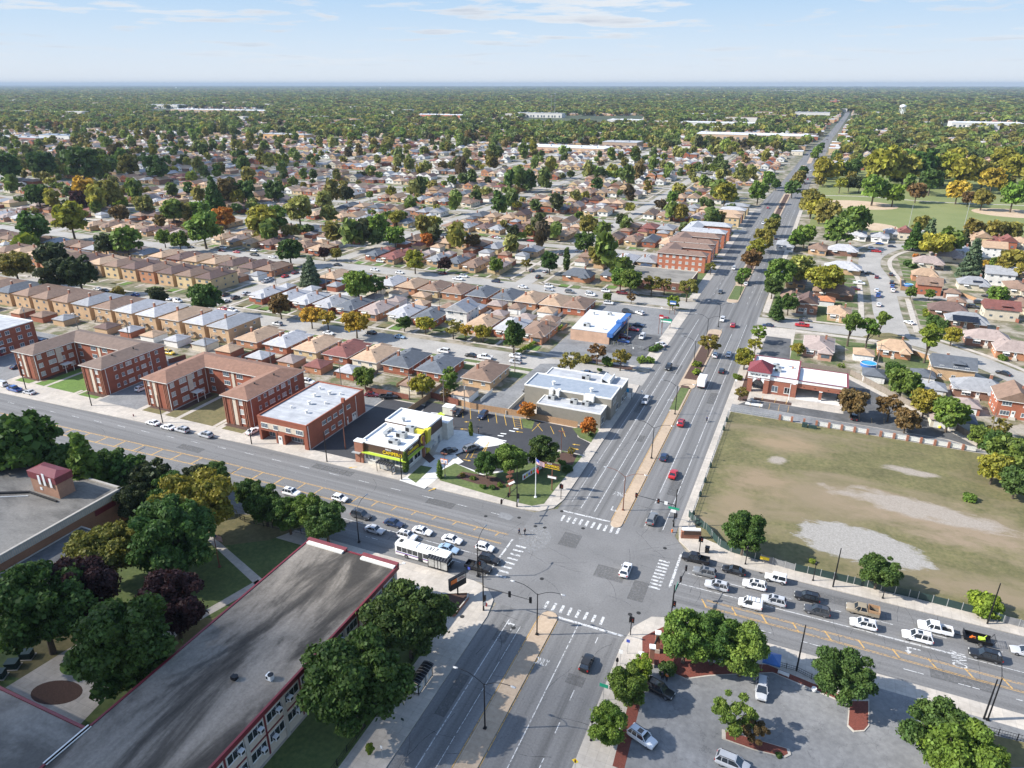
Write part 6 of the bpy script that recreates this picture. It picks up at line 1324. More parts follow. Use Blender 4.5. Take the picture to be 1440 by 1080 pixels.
tl([(1197,458,30,'pollard','mid'),(1222,465,26,'pollard','mid'),(1240,452,22,'pollard','mid'),(1307,478,32,'pollard','fresh'),(1270,535,40,'round','mid'),(1258,520,28,'round','dark'),(1303,562,38,'round','ygreen'),(1337,578,46,'round','mid'),(1253,570,38,'sparse','brown'),(1276,588,34,'round','brown'),(1200,563,40,'round','brown'),(1285,545,30,'round','mid'),(1418,640,52,'round','mid'),(1400,655,44,'round','ygreen'),(1432,675,44,'round','dark'),(1405,625,40,'round','dark'),(1380,610,30,'round','mid'),(1405,600,30,'sparse','olive'),(1313,451,18,'round','dark'),(1327,458,18,'round','dark'),(1340,470,24,'round','ygreen'),(1116,488,8,'bush','ygreen'),(1123,490,18,'round','ygreen'),(1183,515,12,'sparse','fresh'),
 (1368,366,26,'cone','blue'),(1275,370,11,'bush','dark'),(1283,374,9,'bush','dark'),(1318,342,44,'broad','ygreen'),(1336,338,34,'round','mid'),(1287,333,18,'cone','dark'),(1307,330,20,'cone','blue'),(1357,339,14,'cone','black'),(1425,368,38,'round','olive'),(1405,372,24,'round','mid'),(1288,360,9,'sparse','orange'),(1404,413,26,'round','mid'),(1282,410,16,'round','mid'),(1308,412,14,'round','mid'),(1385,372,16,'bush','yellow'),(1303,437,8,'bush','fresh'),(1303,442,9,'bush','fresh'),(1408,500,10,'bush','mid'),(1412,504,9,'bush','mid'),(1386,612,20,'bush','mid')],'around the curving lane right of the boulevard',G_)
tl([(1297,315,24,'round','olive'),(1369,320,24,'round','olive'),(1399,322,24,'round','olive'),(1424,322,24,'round','olive'),(1203,307,38,'round','mid'),(1180,324,38,'round','mid'),(1230,264,36,'round','mid'),(1258,270,28,'round','fresh'),(1290,267,24,'round','brown'),(1195,257,18,'round','black'),(1182,258,20,'sparse','ygreen'),(1210,256,20,'round','black'),(1243,242,46,'round','ygreen'),(1272,242,36,'round','ygreen'),(1297,240,40,'round','dark'),(1330,240,36,'round','ygreen'),(1358,245,36,'round','ygreen'),(1385,243,30,'round','olive'),(1397,250,28,'round','yellow'),(1427,240,34,'round','ygreen'),(1348,267,26,'round','yellow'),(1363,277,18,'round','brown'),(1383,277,24,'round','olive'),(1427,273,32,'round','mid'),(1310,252,30,'round','dark'),(1340,228,30,'round','ygreen'),(1412,228,30,'round','ygreen'),(1262,228,30,'round','olive')],'in the park beside the ball fields',G_)
NT=sum(1 for o in bpy.data.objects if o.parent is None and o.get('group')=='trees')
# more street and yard trees up to 300 in all, then the merged mass
KC=['dark']*6+['mid']*8+['olive']*4+['ygreen']*3+['black']*2+['pale']*3+['fresh']*2+['purple','brown']
def okspot(x,y):
    if blocked(x,y): return False
    for s_ in S:
        if abs(y-s_)<6.5: return False
    return True
cand=[]
while len(cand)<300-NT:
    y=random.uniform(330,640); x=random.uniform(-1.5*y,-60 if random.random()<.9 else .22*y)
    if x>-60 and x<-12: continue
    if inview(x,y,0,0) and okspot(x,y) and all((x-a)**2+(y-b_)**2>200 for a,b_ in cand): cand.append((x,y))
for x,y in cand: tree(x,y,random.uniform(6,12),random.choice(['round','round','round','broad','upright','cone' if random.random()<.4 else 'round']),random.choice(KC),'in the house blocks beyond','trees',hs=random.uniform(.9,1.15))
def crown_mass(name,pts,nleaf,size,kinds=('round','broad','upright'),flat=9):
    """one merged mass of many distant tree crowns"""
    protos=[]
    for kd in kinds:
        for sd in (3,9):
            cs,rs=tree_shape(kd,sd); protos.append((leaf_cloud(cs,rs,nleaf,size),SHAPEW[kd][1]))
    VV=[];CC=[]
    arr=np.array([p[:3] for p in pts]); cols=np.array([p[3] for p in pts]); which=rng.integers(0,len(protos),len(pts)); ang=rng.uniform(0,6.28,len(pts))
    for k,(v,w0) in enumerate(protos):
        idx=np.where(which==k)[0]
        if len(idx)==0: continue
        s=arr[idx,2]/w0; c=np.cos(ang[idx]);sn=np.sin(ang[idx]); X=v[None,:,:,0];Y=v[None,:,:,1];Z=v[None,:,:,2]
        hs=rng.uniform(.85,1.2,len(idx))*np.minimum(s,flat)
        vx=(X*c[:,None,None]-Y*sn[:,None,None])*s[:,None,None]+arr[idx,0][:,None,None]; vy=(X*sn[:,None,None]+Y*c[:,None,None])*s[:,None,None]+arr[idx,1][:,None,None]; vz=Z*hs[:,None,None]
        VV.append(np.stack([vx,vy,vz],-1).reshape(-1,4,3)); CC.append(np.repeat(cols[idx],v.shape[0],axis=0))
    V=np.concatenate(VV).astype(np.float32);Cc=np.concatenate(CC); me=quads_mesh(name,V,'leaf_far')
    ca=me.color_attributes.new('Col','FLOAT_COLOR','CORNER'); a=np.ones((len(V)*4,4),np.float32); a[:,:3]=np.repeat(Cc,4,axis=0); ca.data.foreach_set('color',a.reshape(-1))
    o=bpy.data.objects.new(name,me); COL.objects.link(o); o['kind']='stuff'; return o
def pick(): c=GREEN[random.choice(KC)][0]; q=random.uniform(.85,1.25); return tuple(v*.7*q+e*q for v,e in zip(c,(.05,.052,.02)))
P1=[]
while len(P1)<800:
    y=random.uniform(330,1150); x=random.uniform(-1.6*y,.3*y)
    if -62<x<-10 or not inview(x,y,0,20) or not okspot(x,y) or random.random()>(.25+.75*y/1150): continue
    if y<505 and x>-16: continue
    P1.append((x,y,random.uniform(6,13),pick()))
# clumps: denser patches
for _ in range(60):
    y=random.uniform(520,1150); x=random.uniform(-1.55*y,.28*y); c=pick()
    for _ in range(random.randint(3,10)):
        xx,yy=x+random.gauss(0,14),y+random.gauss(0,9)
        if okspot(xx,yy) and not(-62<xx<-10): P1.append((xx,yy,random.uniform(8,13),tuple(v*random.uniform(.85,1.15) for v in c)))
for _ in range(140):
    x=random.uniform(-10,330); y=random.choice((random.uniform(790,1000),random.uniform(730,900)))
    if inview(x,y,0,20): P1.append((x,y,random.uniform(9,13),jit(GREEN[random.choice(['ygreen','ygreen','olive','dark','mid'])][0])))
crown_mass('distant_trees',P1,150,2.6)
P2=[]
while len(P2)<9000:
    y=random.uniform(1100,3000)
    if random.random()>.22+.6*(y/3000): continue
    x=random.uniform(-1.62*y,.30*y)
    if abs(x-road_c(y))<13 or not inview(x,y,0,10) or blocked(x,y): continue
    P2.append((x,y,random.uniform(11,20) if y<2000 else random.uniform(15,24),pick()))
crown_mass('far_woods',P2,44,4.6,('round','broad'),flat=1.35)
P3=[]
while len(P3)<25000:
    y=2800*(10.2**random.random()); x=random.uniform(-1.62*y,.30*y)
    if not inview(x,y,0,10) or abs(x-road_c(y))<9: continue
    P3.append((x,y,random.uniform(26,44)*(1 if y<5000 else 1.7 if y<9000 else 2.6 if y<16000 else 4.2),tuple(v*.9 for v in pick())))
crown_mass('horizon_woods',P3,14,10,('broad',),flat=1.5)
# ---------------------------------------------------------------- vehicles
random.seed(3)
AV1='waiting on the avenue left of the crossing'; AV2='queueing on the avenue right of the crossing'; BV='on the boulevard beyond the crossing'
G1='traffic on the roads'; G2='parked cars'
for px,py,k,c,w_ in ((508,724,'suv_big','dark grey','with roof rails, last in the queue left of the crossing'),(554,735,'sedan','dark blue',AV1),(527,744,'sedan','silver',AV1),(594,746,'sedan','white',AV1),(573,753,'suv','white','half hidden behind the bus roof'),(636,758,'sedan','white','with dark roof glass, '+AV1),(631,771,'sedan','pale blue','beside the bus front'),(682,769,'hatch','white','first at the stop line left of the crossing'),(688,786,'suv','black','at the stop line beside the black pickup'),(673,797,'pickup','black','at the kerb by the stop line'),(410,692,'suv','white','half hidden behind the avenue trees'),(478,700,'hatch','white','half hidden behind the avenue trees')):
    car(px,py,'E',k,c,w_,G1,z=.02)
for px,py,k,c,w_ in ((215,594,'sedan','white',''),(236,600,'sedan','white',''),(256,604,'suv','silver','with black roof '),(289,611,'suv','silver',''),(20,547,'pickup','blue',''),(41,551,'sedan','silver','')):
    car(px,py,math.pi-.035,k,c,w_+'parked at the kerb before the brick flats',G2,z=.02)
car(2,540,math.pi-.035,'van','white','parked at the left edge of the photo',G2,z=.02)
for px,py,k,c,w_ in ((978,785,'pickup','black','at the stop line, '+AV2),(991,804,'suv','grey',AV2),(1032,801,'sedan','black',AV2),(1008,823,'suv','silver',AV2),(1061,822,'suv','white',AV2),(1091,813,'jeep','white',AV2),(1088,844,'suv','silver',AV2),(1135,839,'suv','black',AV2),(1149,858,'suv','dark grey',AV2),(1213,858,'pickup','tan','with wooden bed sides, '+AV2),(1214,877,'suv','white',AV2),(1290,895,'suv_big','white','beside the pickup with a trailer'),(1315,883,'pickup','white','towing a black equipment trailer'),(1386,921,'suv_big','black','beside the equipment trailer'),(1443,916,'sedan','silver','cut by the right edge')):
    car(px,py,'W',k,c,w_,G1,z=.02)
car(1055,849,'W','van','white','with roof rack and green swoosh, right of the crossing',G1,z=.02)
for px,py,h_,k,c,w_ in ((880,801,'N','suv','white','crossing in the middle of the junction'),(825,931,'N','hatch','black','approaching the junction from the bottom'),(917,729,'N','minivan','grey','leaving the junction beside the signal mast'),(947,666,'N','sedan','red','nearest red one on the boulevard'),(934,642,'N','hatch','dark blue',BV),(958,594,'N','suv','red','second red one on the boulevard'),(1015,521,'N','hatch','black',BV),(1006,499,'N','suv','white',BV),(1025,498,'N','suv','white',BV),(908,563,'S','minivan','silver',BV),(940,516,'S','suv','black',BV),(1016,449,'S','suv','white',BV),(1031,457,'N','suv','red','third red one on the boulevard'),(1013,410,'S','sedan','dark grey',BV),(1049,399,'N','suv','white',BV),(1032,377,'S','suv','white',BV),(1073,314,'S','suv','white','far up the boulevard'),(1080,292,'S','sedan','red','far up the boulevard'),(1097,292,'S','suv','black','far up the boulevard'),(1091,335,'N','sedan','black','far up the boulevard'),(1127,270,'N','suv','white','far up the boulevard'),(1132,258,'N','sedan','black','far up the boulevard'),(1140,240,'S','suv','white','far up the boulevard'),(1136,252,'S','suv','red','far up the boulevard'),(1150,221,'N','sedan','black','far up the boulevard'),(1152,206,'S','suv','white','far up the boulevard'),(1163,196,'N','sedan','black','far up the boulevard'),(1160,188,'S','suv','dark grey','far up the boulevard'),(1168,186,'N','suv','white','far up the boulevard'),(1166,180,'S','suv','red','far up the boulevard')):
    car(px,py,h_,k,c,w_,G1,z=.02)
for px,py,h_,k,c,w_ in ((645,580,'S','sedan','black','by the wooden fence'),(679,584,'S','suv','dark blue','by the wooden fence'),(632,634,1.0,'sedan','black','next to the restaurant'),(663,630,1.15,'minivan','grey','next to the restaurant'),(523,555,.3,'sedan','maroon','behind the brick commercial block'),(547,558,.4,'pickup','black','behind the brick commercial block'),(745,550,'W','suv','black','in the lane beside the grey store'),(1181,560,'S','suv','black','under the bank canopy'),(1201,586,'N','sedan','black','by the bank flower beds'),
  (824,524,'W','sedan','pale blue','behind the grey store roof'),(238,496,0,'suv','yellow','behind the brown-roofed courtyard flats'),(434,537,0,'suv','white','behind the dry-lawn courtyard flats'),(200,546,math.pi/2,'suv','white','in the car park between the courtyard flats'),(24,515,math.pi/2,'sedan','dark blue','beside the flats at the left edge'),(356,606,math.pi/2,'sedan','white','beside the brick commercial block'),(60,480,0,'sedan','blue','on the alley behind the left flats'),(77,484,0,'sedan','pale blue','on the alley behind the left flats'),(105,445,0,'suv','white','on the alley behind the left flats'),(446,510,0,'sedan','red','behind the yellow brick bungalow')):
    car(px,py,h_,k,c,'parked '+w_,G2)
for px,py,h_,k,c in ((882,438,0,'suv','dark grey'),(900,440,2.6,'suv','white'),(898,457,0,'sedan','dark blue'),(891,463,0,'sedan','red'),(879,474,0,'suv','maroon'),(903,474,'S','van','white'),(877,480,0,'sedan','blue'),(930,484,2.6,'sedan','silver'),(937,448,1.57,'sedan','red'),(856,426,0,'suv','white'),(875,412,0,'pickup','maroon'),(892,413,0,'sedan','black'),(852,409,0,'suv','white'),(830,413,0,'minivan','white'),(801,410,0,'suv','grey')):
    car(px,py,h_,k,c,'parked around the blue-fronted store',G2)
for px,py,k,c in ((662,499,'sedan','black'),(682,502,'pickup','white'),(725,500,'suv','white'),(725,508,'suv','silver'),(522,467,'sedan','black'),(562,473,'sedan','pale blue'),(624,493,'minivan','white'),(462,468,'sedan','white'),(390,455,'suv','silver'),(313,434,'sedan','red'),(327,436,'suv','white'),(250,423,'van','white'),(235,420,'sedan','silver'),(190,414,'sedan','blue'),(148,408,'sedan','black'),(137,406,'sedan','silver')):
    car(px,py,0 if random.random()<.5 else math.pi,k,c,'on the first side street',G2,z=.03)
for px,py,k,c in ((535,367,'minivan','white'),(527,379,'sedan','white'),(562,383,'sedan','white'),(622,384,'sedan','maroon'),(644,392,'pickup','white'),(652,388,'suv','white'),(697,395,'suv','dark blue'),(735,403,'sedan','white'),(772,402,'suv','white'),(772,407,'sedan','silver'),(831,414,'suv','white'),(333,354,'sedan','red'),(357,352,'suv','white'),(358,358,'pickup','dark grey'),(383,361,'sedan','white'),(314,348,'suv','white'),(312,352,'sedan','maroon'),(268,347,'sedan','black'),(430,375,'sedan','blue'),(475,372,'sedan','black')):
    car(px,py,0 if random.random()<.5 else math.pi,k,c,'on the second side street',G2,z=.03)
for px,py,k,c in ((317,423,'sedan','white'),(331,418,'suv','dark grey'),(317,414,'suv','black'),(346,412,'sedan','silver'),(374,395,'pickup','silver'),(380,392,'suv','silver'),(401,388,'sedan','red'),(415,383,'sedan','maroon'),(757,389,'suv','black'),(748,380,'suv','dark grey'),(789,357,'suv','dark grey'),(767,381,'sedan','silver'),(812,352,'sedan','silver'),(820,345,'suv','black'),(853,320,'sedan','black'),(860,318,'sedan','dark grey')):
    car(px,py,math.pi/2,k,c,'on a cross street between the side streets',G2,z=.03)
for px,py,k,c in ((697,333,'sedan','red'),(746,338,'sedan','red'),(575,318,'suv','white'),(580,314,'sedan','silver'),(500,290,'suv','black'),(350,282,'sedan','black'),(660,330,'suv','white'),(700,334,'sedan','white'),(830,332,'sedan','silver')):
    car(px,py,0,k,c,'on the third side street',G2,z=.03)
for px,py,h_,k,c in ((1253,385,1.5,'sedan','dark grey'),(1254,397,1.5,'suv','black'),(1256,408,1.5,'suv','white'),(1255,402,1.5,'sedan','blue'),(1233,408,1.5,'suv','white'),(1235,415,1.5,'pickup','blue'),(1236,428,1.5,'sedan','white'),(1233,389,1.5,'sedan','maroon'),(1223,384,0,'sedan','black'),(1207,381,0,'pickup','dark grey'),(1208,398,0,'pickup','white'),(1203,406,0,'suv','maroon'),(1232,353,0,'pickup','red'),(1226,349,0,'suv','white'),(1237,342,0,'sedan','blue'),(1254,346,0,'sedan','dark blue'),(1300,359,0,'sedan','black'),(1279,453,2.3,'sedan','white'),(1377,425,0,'suv','dark grey'),(1369,431,0,'suv','dark grey'),(1388,416,2.6,'sedan','black'),(1421,420,0,'suv','silver'),(1435,418,0,'sedan','black'),(1411,524,2.6,'sedan','black'),(1080,457,math.pi,'sedan','dark blue'),(1128,457,math.pi,'pickup','red'),(1132,449,0,'sedan','grey'),(1124,489,1.57,'sedan','white'),(1408,578,.6,'suv','black'),(1320,378,0,'suv','black')):
    car(px,py,h_,k,c,'around the curving lane streets',G2,z=.03)
for px,py,h_,k,c,w_ in ((927,970,-.25,'suv_big','black','with two people beside it in the parking lot'),(903,1037,-.35,'suv','white','beside the mulch strip in the parking lot'),(1071,969,-1.5,'minivan','silver','beside the blue tent'),(1030,1073,-.1,'minivan','silver','cut by the bottom edge of the photo')):
    car(px,py,h_,k,c,w_,G2,near=True)
# tan pickup bed boards, green swoosh: small things on specific vehicles
def wagon_parts():
    x,y=at(1213,858,.7); b=mb('wood_fence'); 
    for s in (-1,1): b.box(.85,s*.93-.05,1.2,2.75,s*.93+.05,1.75)
    b.box(2.7,-.95,1.2,2.78,.95,1.7); b.box(.85,-.95,1.2,.93,.95,1.7); o=b.build('stake_sides',loc=(x,y,.02)); o['label']='wooden stake sides on the bed of the tan pickup'; o['category']='truck bed sides'
wagon_parts()
# box truck
x,y=at(988,537,1.2); root=T('box_truck','white box truck driving away on the boulevard','truck',(x,y,.02),math.pi/2,G1)
b=mb('white_paint'); b.box(-3.6,-1.2,.95,1.2,1.2,3.5); b.build('cargo_box',root); b=mb('white_paint'); b.box(1.3,-1.0,.5,3.4,1.0,1.4); b.box(1.3,-.98,1.4,2.7,.98,2.4); b.build('cab',root); b=mb('glass_dark'); b.box(2.71,-.9,1.45,2.8,.9,2.2); b.box(1.6,-1.0,1.5,2.5,1.0,2.15); b.build('windows',root)
b=mb('rubber'); b.box(-3.6,-.9,.55,1.3,.9,.95); b.build('chassis',root)
t,rm=wheel(.42)
for xx in (-2.5,2.4):
    for s in (-1,1): o=t.build('wheel',root,loc=(xx,s*.95,.42))
b=mb('red_light'); b.box(-3.64,-1.1,.8,-3.58,-.8,.95); b.box(-3.64,.8,.8,-3.58,1.1,.95); b.build('tail_light',root)
# trailer
x,y=at(1374,899,.5); root=T('trailer','black equipment trailer loaded with green and orange tools behind white pickup','trailer',(x,y,.02),math.pi,G1)
b=mb('black_metal'); b.box(-2.1,-1.0,.5,2.1,1.0,.62); 
for s in (-1,1): b.box(-2.1,s*1.0-.03,.6,2.1,s*1.0+.03,1.15)
b.box(2.05,-1,.6,2.15,1,1.5); b.bar((2.1,0,.5),(3.6,0,.5),.12); b.build('bed',root)
b=mb('black_metal'); b.bar((-2.1,-1,.6),(-2.5,-1,1.7),.06); b.bar((-2.1,1,.6),(-2.5,1,1.7),.06); b.bar((-2.5,-1,1.7),(-2.5,1,1.7),.06); 
for k in range(5): b.bar((-2.12-.08*k,-1,.7+.22*k),(-2.12-.08*k,1,.7+.22*k),.03)
b.build('tailgate',root); t,rm=wheel(.36)
for s in (-1,1): o=t.build('wheel',root,loc=(-.4,s*1.15,.36)); rm.build('rim',o)
b=mb('orange'); b.bar((1.2,.2,.7),(.4,.4,1.1),.25); b.bar((1.4,.6,.7),(1.0,.7,1.6),.12); b.build('orange_tool',root); b=mb('lime'); b.cbox(-.6,.1,.9,1.0,.7,.4); b.bar((-.9,-.3,.8),(-1.4,-.6,1.3),.1); b.bar((-.3,.4,.8),(-.9,.7,1.4),.1); b.build('green_mower',root)
# bus
x,y=at(596,783,.6); root=T('bus','white city bus with number 1317 on its roof beside the shelter','bus',(x,y,.02),-.02)
b=mb('white_paint'); rg=[]
for xx,q in ((-6.1,.93),(-6.0,1),(5.8,1),(6.1,.9)):
    rg.append([(xx,-1.25*q,.35),(xx,-1.28*q,1.0),(xx,-1.28*q,2.6),(xx,-1.05*q,2.98),(xx,0,3.06),(xx,1.05*q,2.98),(xx,1.28*q,2.6),(xx,1.28*q,1.0),(xx,1.25*q,.35)])
b.loft(rg[::-1]); b.build('body',root)
b=mb('glass_dark')
for s in (-1,1):
    for k in range(9):
        if s<0 and k in (4,8): continue
        xa=-5.6+k*1.25; b.box(xa,s*1.285-.02,1.35,xa+1.12,s*1.285+.02,2.45)
b.box(6.03,-1.08,1.1,6.13,1.08,2.6); b.build('windows',root)
b=mb('glass_dark'); b.box(-.55,-1.31,.4,.5,-1.27,2.45); b.box(4.45,-1.31,.4,5.5,-1.27,2.45); b.build('door',root)
b=mb('sign_blue'); 
for s in (-1,1): b.box(-5.9,s*1.288-.01,1.02,5.6,s*1.288+.01,1.16)
b.mat('red_light'); 
for s in (-1,1): b.box(-5.9,s*1.288-.01,.94,5.6,s*1.288+.01,1.0)
b.build('side_stripe',root)
b=mb('rubber'); b.box(-5.6,-.5,3.03,-4.8,.5,3.09); b.build('roof_hatch',root)
b=mb('galv'); b.box(-3.4,-.9,3.02,-1.2,.9,3.1); b.mat('white_paint'); b.box(-3.35,-.85,3.1,-1.25,.85,3.16); b.build('roof_unit',root)
text3d('1317',1.35,'black_metal',(2.0,0,3.075),(0,0,0),root,'roof_number',.01,sx=1.1)
t,rm=wheel(.48)
for xx in (-3.4,3.9):
    for s in (-1,1): o=t.build('wheel',root,loc=(xx,s*1.18,.48)); rm.build('rim',o)
b=mb('black_metal'); b.bar((6.0,-1.2,2.6),(6.4,-1.45,2.4),.05); b.cbox(6.4,-1.45,2.15,.1,.25,.45); b.bar((6.0,1.2,2.6),(6.4,1.45,2.4),.05); b.cbox(6.4,1.45,2.15,.1,.25,.45); b.build('mirror',root)
b=mb('black_metal'); b.box(6.1,-1.0,.75,6.75,1.0,.82); b.box(6.1,-1.0,.4,6.18,1.0,.8); b.build('bicycle_rack',root)
# ---------------------------------------------------------------- street furniture
def davit(x,y,z,label,group,arms=2,h=10.3,reach=4.3,rz=0,mat='black_metal'):
    root=T('street_lamp',label,'street lamp',(x,y,z),rz,group); p=mb(mat); p.tube([(0,0,0),(0,0,.5),(0,0,h-1.4)],[.2,.13,.09],8); p.box(-.25,-.25,0,.25,.25,.18); p.build('pole',root)
    for s in ((-1,1) if arms==2 else (1,)):
        a=mb(mat); pts=[(s*reach*t_,0,h-1.6+1.5*math.sin(min(1,t_*1.25)*math.pi/2)) for t_ in (0,.15,.35,.6,.85,1)]; a.tube(pts,.055,5); o=a.build('arm',root)
        l=mb('grey_metal'); l.loft([[(s*(reach+dx),w_,h-.1+dz),(s*(reach+dx),0,h-.1+dz+.14),(s*(reach+dx),-w_,h-.1+dz),(s*(reach+dx),0,h-.1+dz-.08)] for dx,w_,dz in ((-.05,.1,0),(.25,.22,0),(.65,.2,-.02),(.8,.06,-.03))]); l.build('lamp_head',o)
    return root
DL='double-armed lamp on the boulevard median'
dl=None
for k,(px_,py_) in enumerate(((682,1025),(755,893),(876,718),(916,645),(949,583),(975,515),(993,480),(1010,460),(1041,415),(1060,370),(1077,330))):
    x,y=at(px_,py_); lab=['black lamp with two curved arms, nearest on the median','black lamp with two curved arms at the median tip before the junction','rusty-poled lamp with two curved arms just past the junction','black lamp with two curved arms on the narrow brick median'][min(k,3)] if k<3 else 'black two-armed lamp on the boulevard median beyond the junction'
    if dl is None: dl=davit(x,y,.15,lab,'lamps on the median')
    elif k==2: davit(x,y,.15,lab,'lamps on the median',mat='rust_metal')
    else: dup(dl,(x,y,.15),0,lab,'lamps on the median')
sl_=None
for px_,py_ in ((672,811),(505,763)):
    x,y=at(px_,py_)
    if sl_ is None: sl_=davit(x,y,.14,'dark single-armed lamp on the school side of the avenue','lamps by the avenue',1,9.5,3.6,math.pi/2)
    else: dup(sl_,(x,y,.14),math.pi/2,'dark single-armed lamp on the school side of the avenue')
for x in (-113,-141,-168,-196,-224): dup(sl_,(x,99.8+ymw(x),.14),math.pi/2,'dark single-armed lamp on the school side of the avenue')
def post(x,y,z,label,h=9.5,name='light_pole',cat='pole',r=.13,mat='black_metal',group=None):
    p=mb(mat); p.tube([(0,0,0),(0,0,h*.5),(0,0,h)],[r*1.2,r,r*.7],7); o=p.build(name,loc=(x,y,z)); o['label']=label; o['category']=cat
    if group: o['group']=group
    return o
for px_,py_ in ((37,548),(129,571),(229,595),(354,625),(460,650),(565,675)):
    x,y=at(px_,py_); post(x,y,.14,'dark plain pole on the pavement before the brick buildings',8.6,group='poles by the avenue')
for px_,py_,h_ in ((1171,826,9),(1388,878,9),(1120,943,9.5),(1383,1012,8)):
    x,y=at(px_,py_); post(x,y,.14,'tall dark pole beside the avenue right of the crossing',h_,group='poles by the avenue')
x,y=at(1383,1012); lb=davit(x+.5,y,.14,'dark pole with drooping lamp arm near the right edge','lamps by the avenue',1,9.8,3.4,math.pi/2)
for px_,py_ in ((1143,817),(1241,842),(1048,794),(831,1042),(866,955),(1142,817)):
    if (px_,py_)==(1142,817): continue
    x,y=at(px_,py_); root=T('lamp_post','short black ornamental lamp post on the pavement','lamp post',(x,y,.14),0,'ornamental lamp posts'); p=mb('black_metal'); p.tube([(0,0,0),(0,0,.4),(0,0,3.6)],[.22,.1,.07],8); p.build('post',root); l=mb('black_metal'); l.loft([[(q*math.cos(6.283*k/8),q*math.sin(6.283*k/8),3.6+z_) for k in range(8)] for q,z_ in ((.08,0),(.26,.15),(.22,.6),(.05,.85))]); l.build('lantern',root)
for px_,py_,h_ in ((626,671,6.5),(789,637,6.2),(638,602,5.2)):
    x,y=at(px_,py_); root=T('car_park_lamp','brown square-headed lamp over the restaurant car park','lamp post',(x,y,.16),0,'restaurant car park lamps'); p=mb('rust_metal'); p.tube([(0,0,0),(0,0,h_)],.08,6); p.mat('kerb_conc'); p.tube([(0,0,0),(0,0,.5)],.22,8); p.build('pole',root); l=mb('rust_metal'); l.cbox(-.5,0,h_,.7,.4,.14); l.cbox(.5,0,h_,.7,.4,.14); l.build('lamp_head',root)
x,y=at(486,632); post(x,y,.15,'tall rusty pole at the wooden fence left of the restaurant',8,mat='rust_metal')
x,y=at(1108,566); root=T('car_park_lamp','white lamp post on the island before the bank','lamp post',(x,y,.15)); p=mb('white_paint'); p.tube([(0,0,0),(0,0,6)],.09,6); p.bar((0,0,6),(.9,0,6.1),.08); p.mat('kerb_conc'); p.tube([(0,0,0),(0,0,.6)],.25,8); p.build('pole',root); l=mb('white_paint'); l.cbox(1.0,0,6.1,.8,.35,.15); l.build('lamp_head',root)
# signals
def head(parent,x,y,z,rz=0,name='signal_head'):
    b=mb('black_metal'); b.box(-.2,-.14,-.55,.2,.14,.55); b.box(-.26,-.02,-.62,.26,.02,.62)
    for k,m_ in enumerate(('red_light','orange','dark_green')): zz=.36-.36*k; b.mat('black_metal'); b.box(-.14,-.3,zz+.08,.14,-.14,zz+.13); b.mat(m_); b.prism([],0,0) if 0 else b.box(-.11,-.16,zz-.11,.11,-.142,zz+.11)
    return b.build(name,parent,loc=(x,y,z),rz=rz)
def mast(px_,py_,dx,dy,length,hz,heads,label,h=9.5,frz=0,signs=True):
    x,y=at(px_,py_); root=T('traffic_signal',label,'traffic signal',(x,y,.14)); p=mb('black_metal'); p.tube([(0,0,0),(0,0,1),(0,0,h)],[.2,.15,.1],8); p.build('pole',root)
    a=mb('black_metal'); a.tube([(0,0,hz),(dx*length,dy*length,hz+.5)],[.1,.05],6); a.build('mast_arm',root)
    for t_ in heads: head(root,dx*length*t_,dy*length*t_,hz+.5*t_-.05,frz)
    head(root,.35,0,2.9,frz+math.pi/2,'signal_head'); 
    s=mb('grey_metal'); s.box(.1,-.2,1.2,.45,.2,2.0); s.build('control_box',root); return root
mast(727,713,-.05,-1,8.0,5.3,(.55,.98),'signal mast at the restaurant corner reaching over the avenue',10.5,math.pi/2)
m1=mast(680,859,1,-.05,9.8,5.4,(.55,.97),'signal mast on the school corner reaching over the boulevard',8.5,math.pi)
m2=mast(947,741,-1,0,9.0,5.4,(.42,.97),'signal mast with green street sign beyond the junction',9.5,0)
m3=mast(944,867,.1,1,8.0,5.0,(.55,.97),'signal mast at the parking lot corner reaching over the avenue',7,-math.pi/2)
b=mb('street_green'); b.box(-1.2,-.12,-.25,1.2,-.06,.25); o=b.build('street_sign',m2,loc=(-.3,-.1,4.7)); b=mb('sign_white'); b.box(-.5,-.12,-.35,.5,-.06,.35); b.build('lane_sign',m2,loc=(-.3,-.1,4.0)); b=mb('sign_white'); b.box(-.35,-.12,-.4,.35,-.06,.4); b.build('lane_sign',m2,loc=(-2.1,-.1,5.6))
b=mb('street_green'); b.box(-.03,-1.1,-.25,.03,1.1,.25); b.build('street_sign',m3,loc=(.1,2.0,5.3))
for px_,py_,lab in ((672,812,'two-headed signal post behind the bus shelter'),(884,893,'signal post on the kerb by the parking lot corner'),(981,778,'signal post with paired heads before the black pickup'),(787,702,'pale signal post on the restaurant corner by the boulevard')):
    x,y=at(px_,py_); root=T('signal_post',lab,'traffic signal',(x+.3,y,.14)); p=mb('black_metal'); p.tube([(0,0,0),(0,0,4.2)],.09,6); p.build('pole',root); head(root,.25,0,3.4,0); head(root,-.25,0,3.4,math.pi/2)
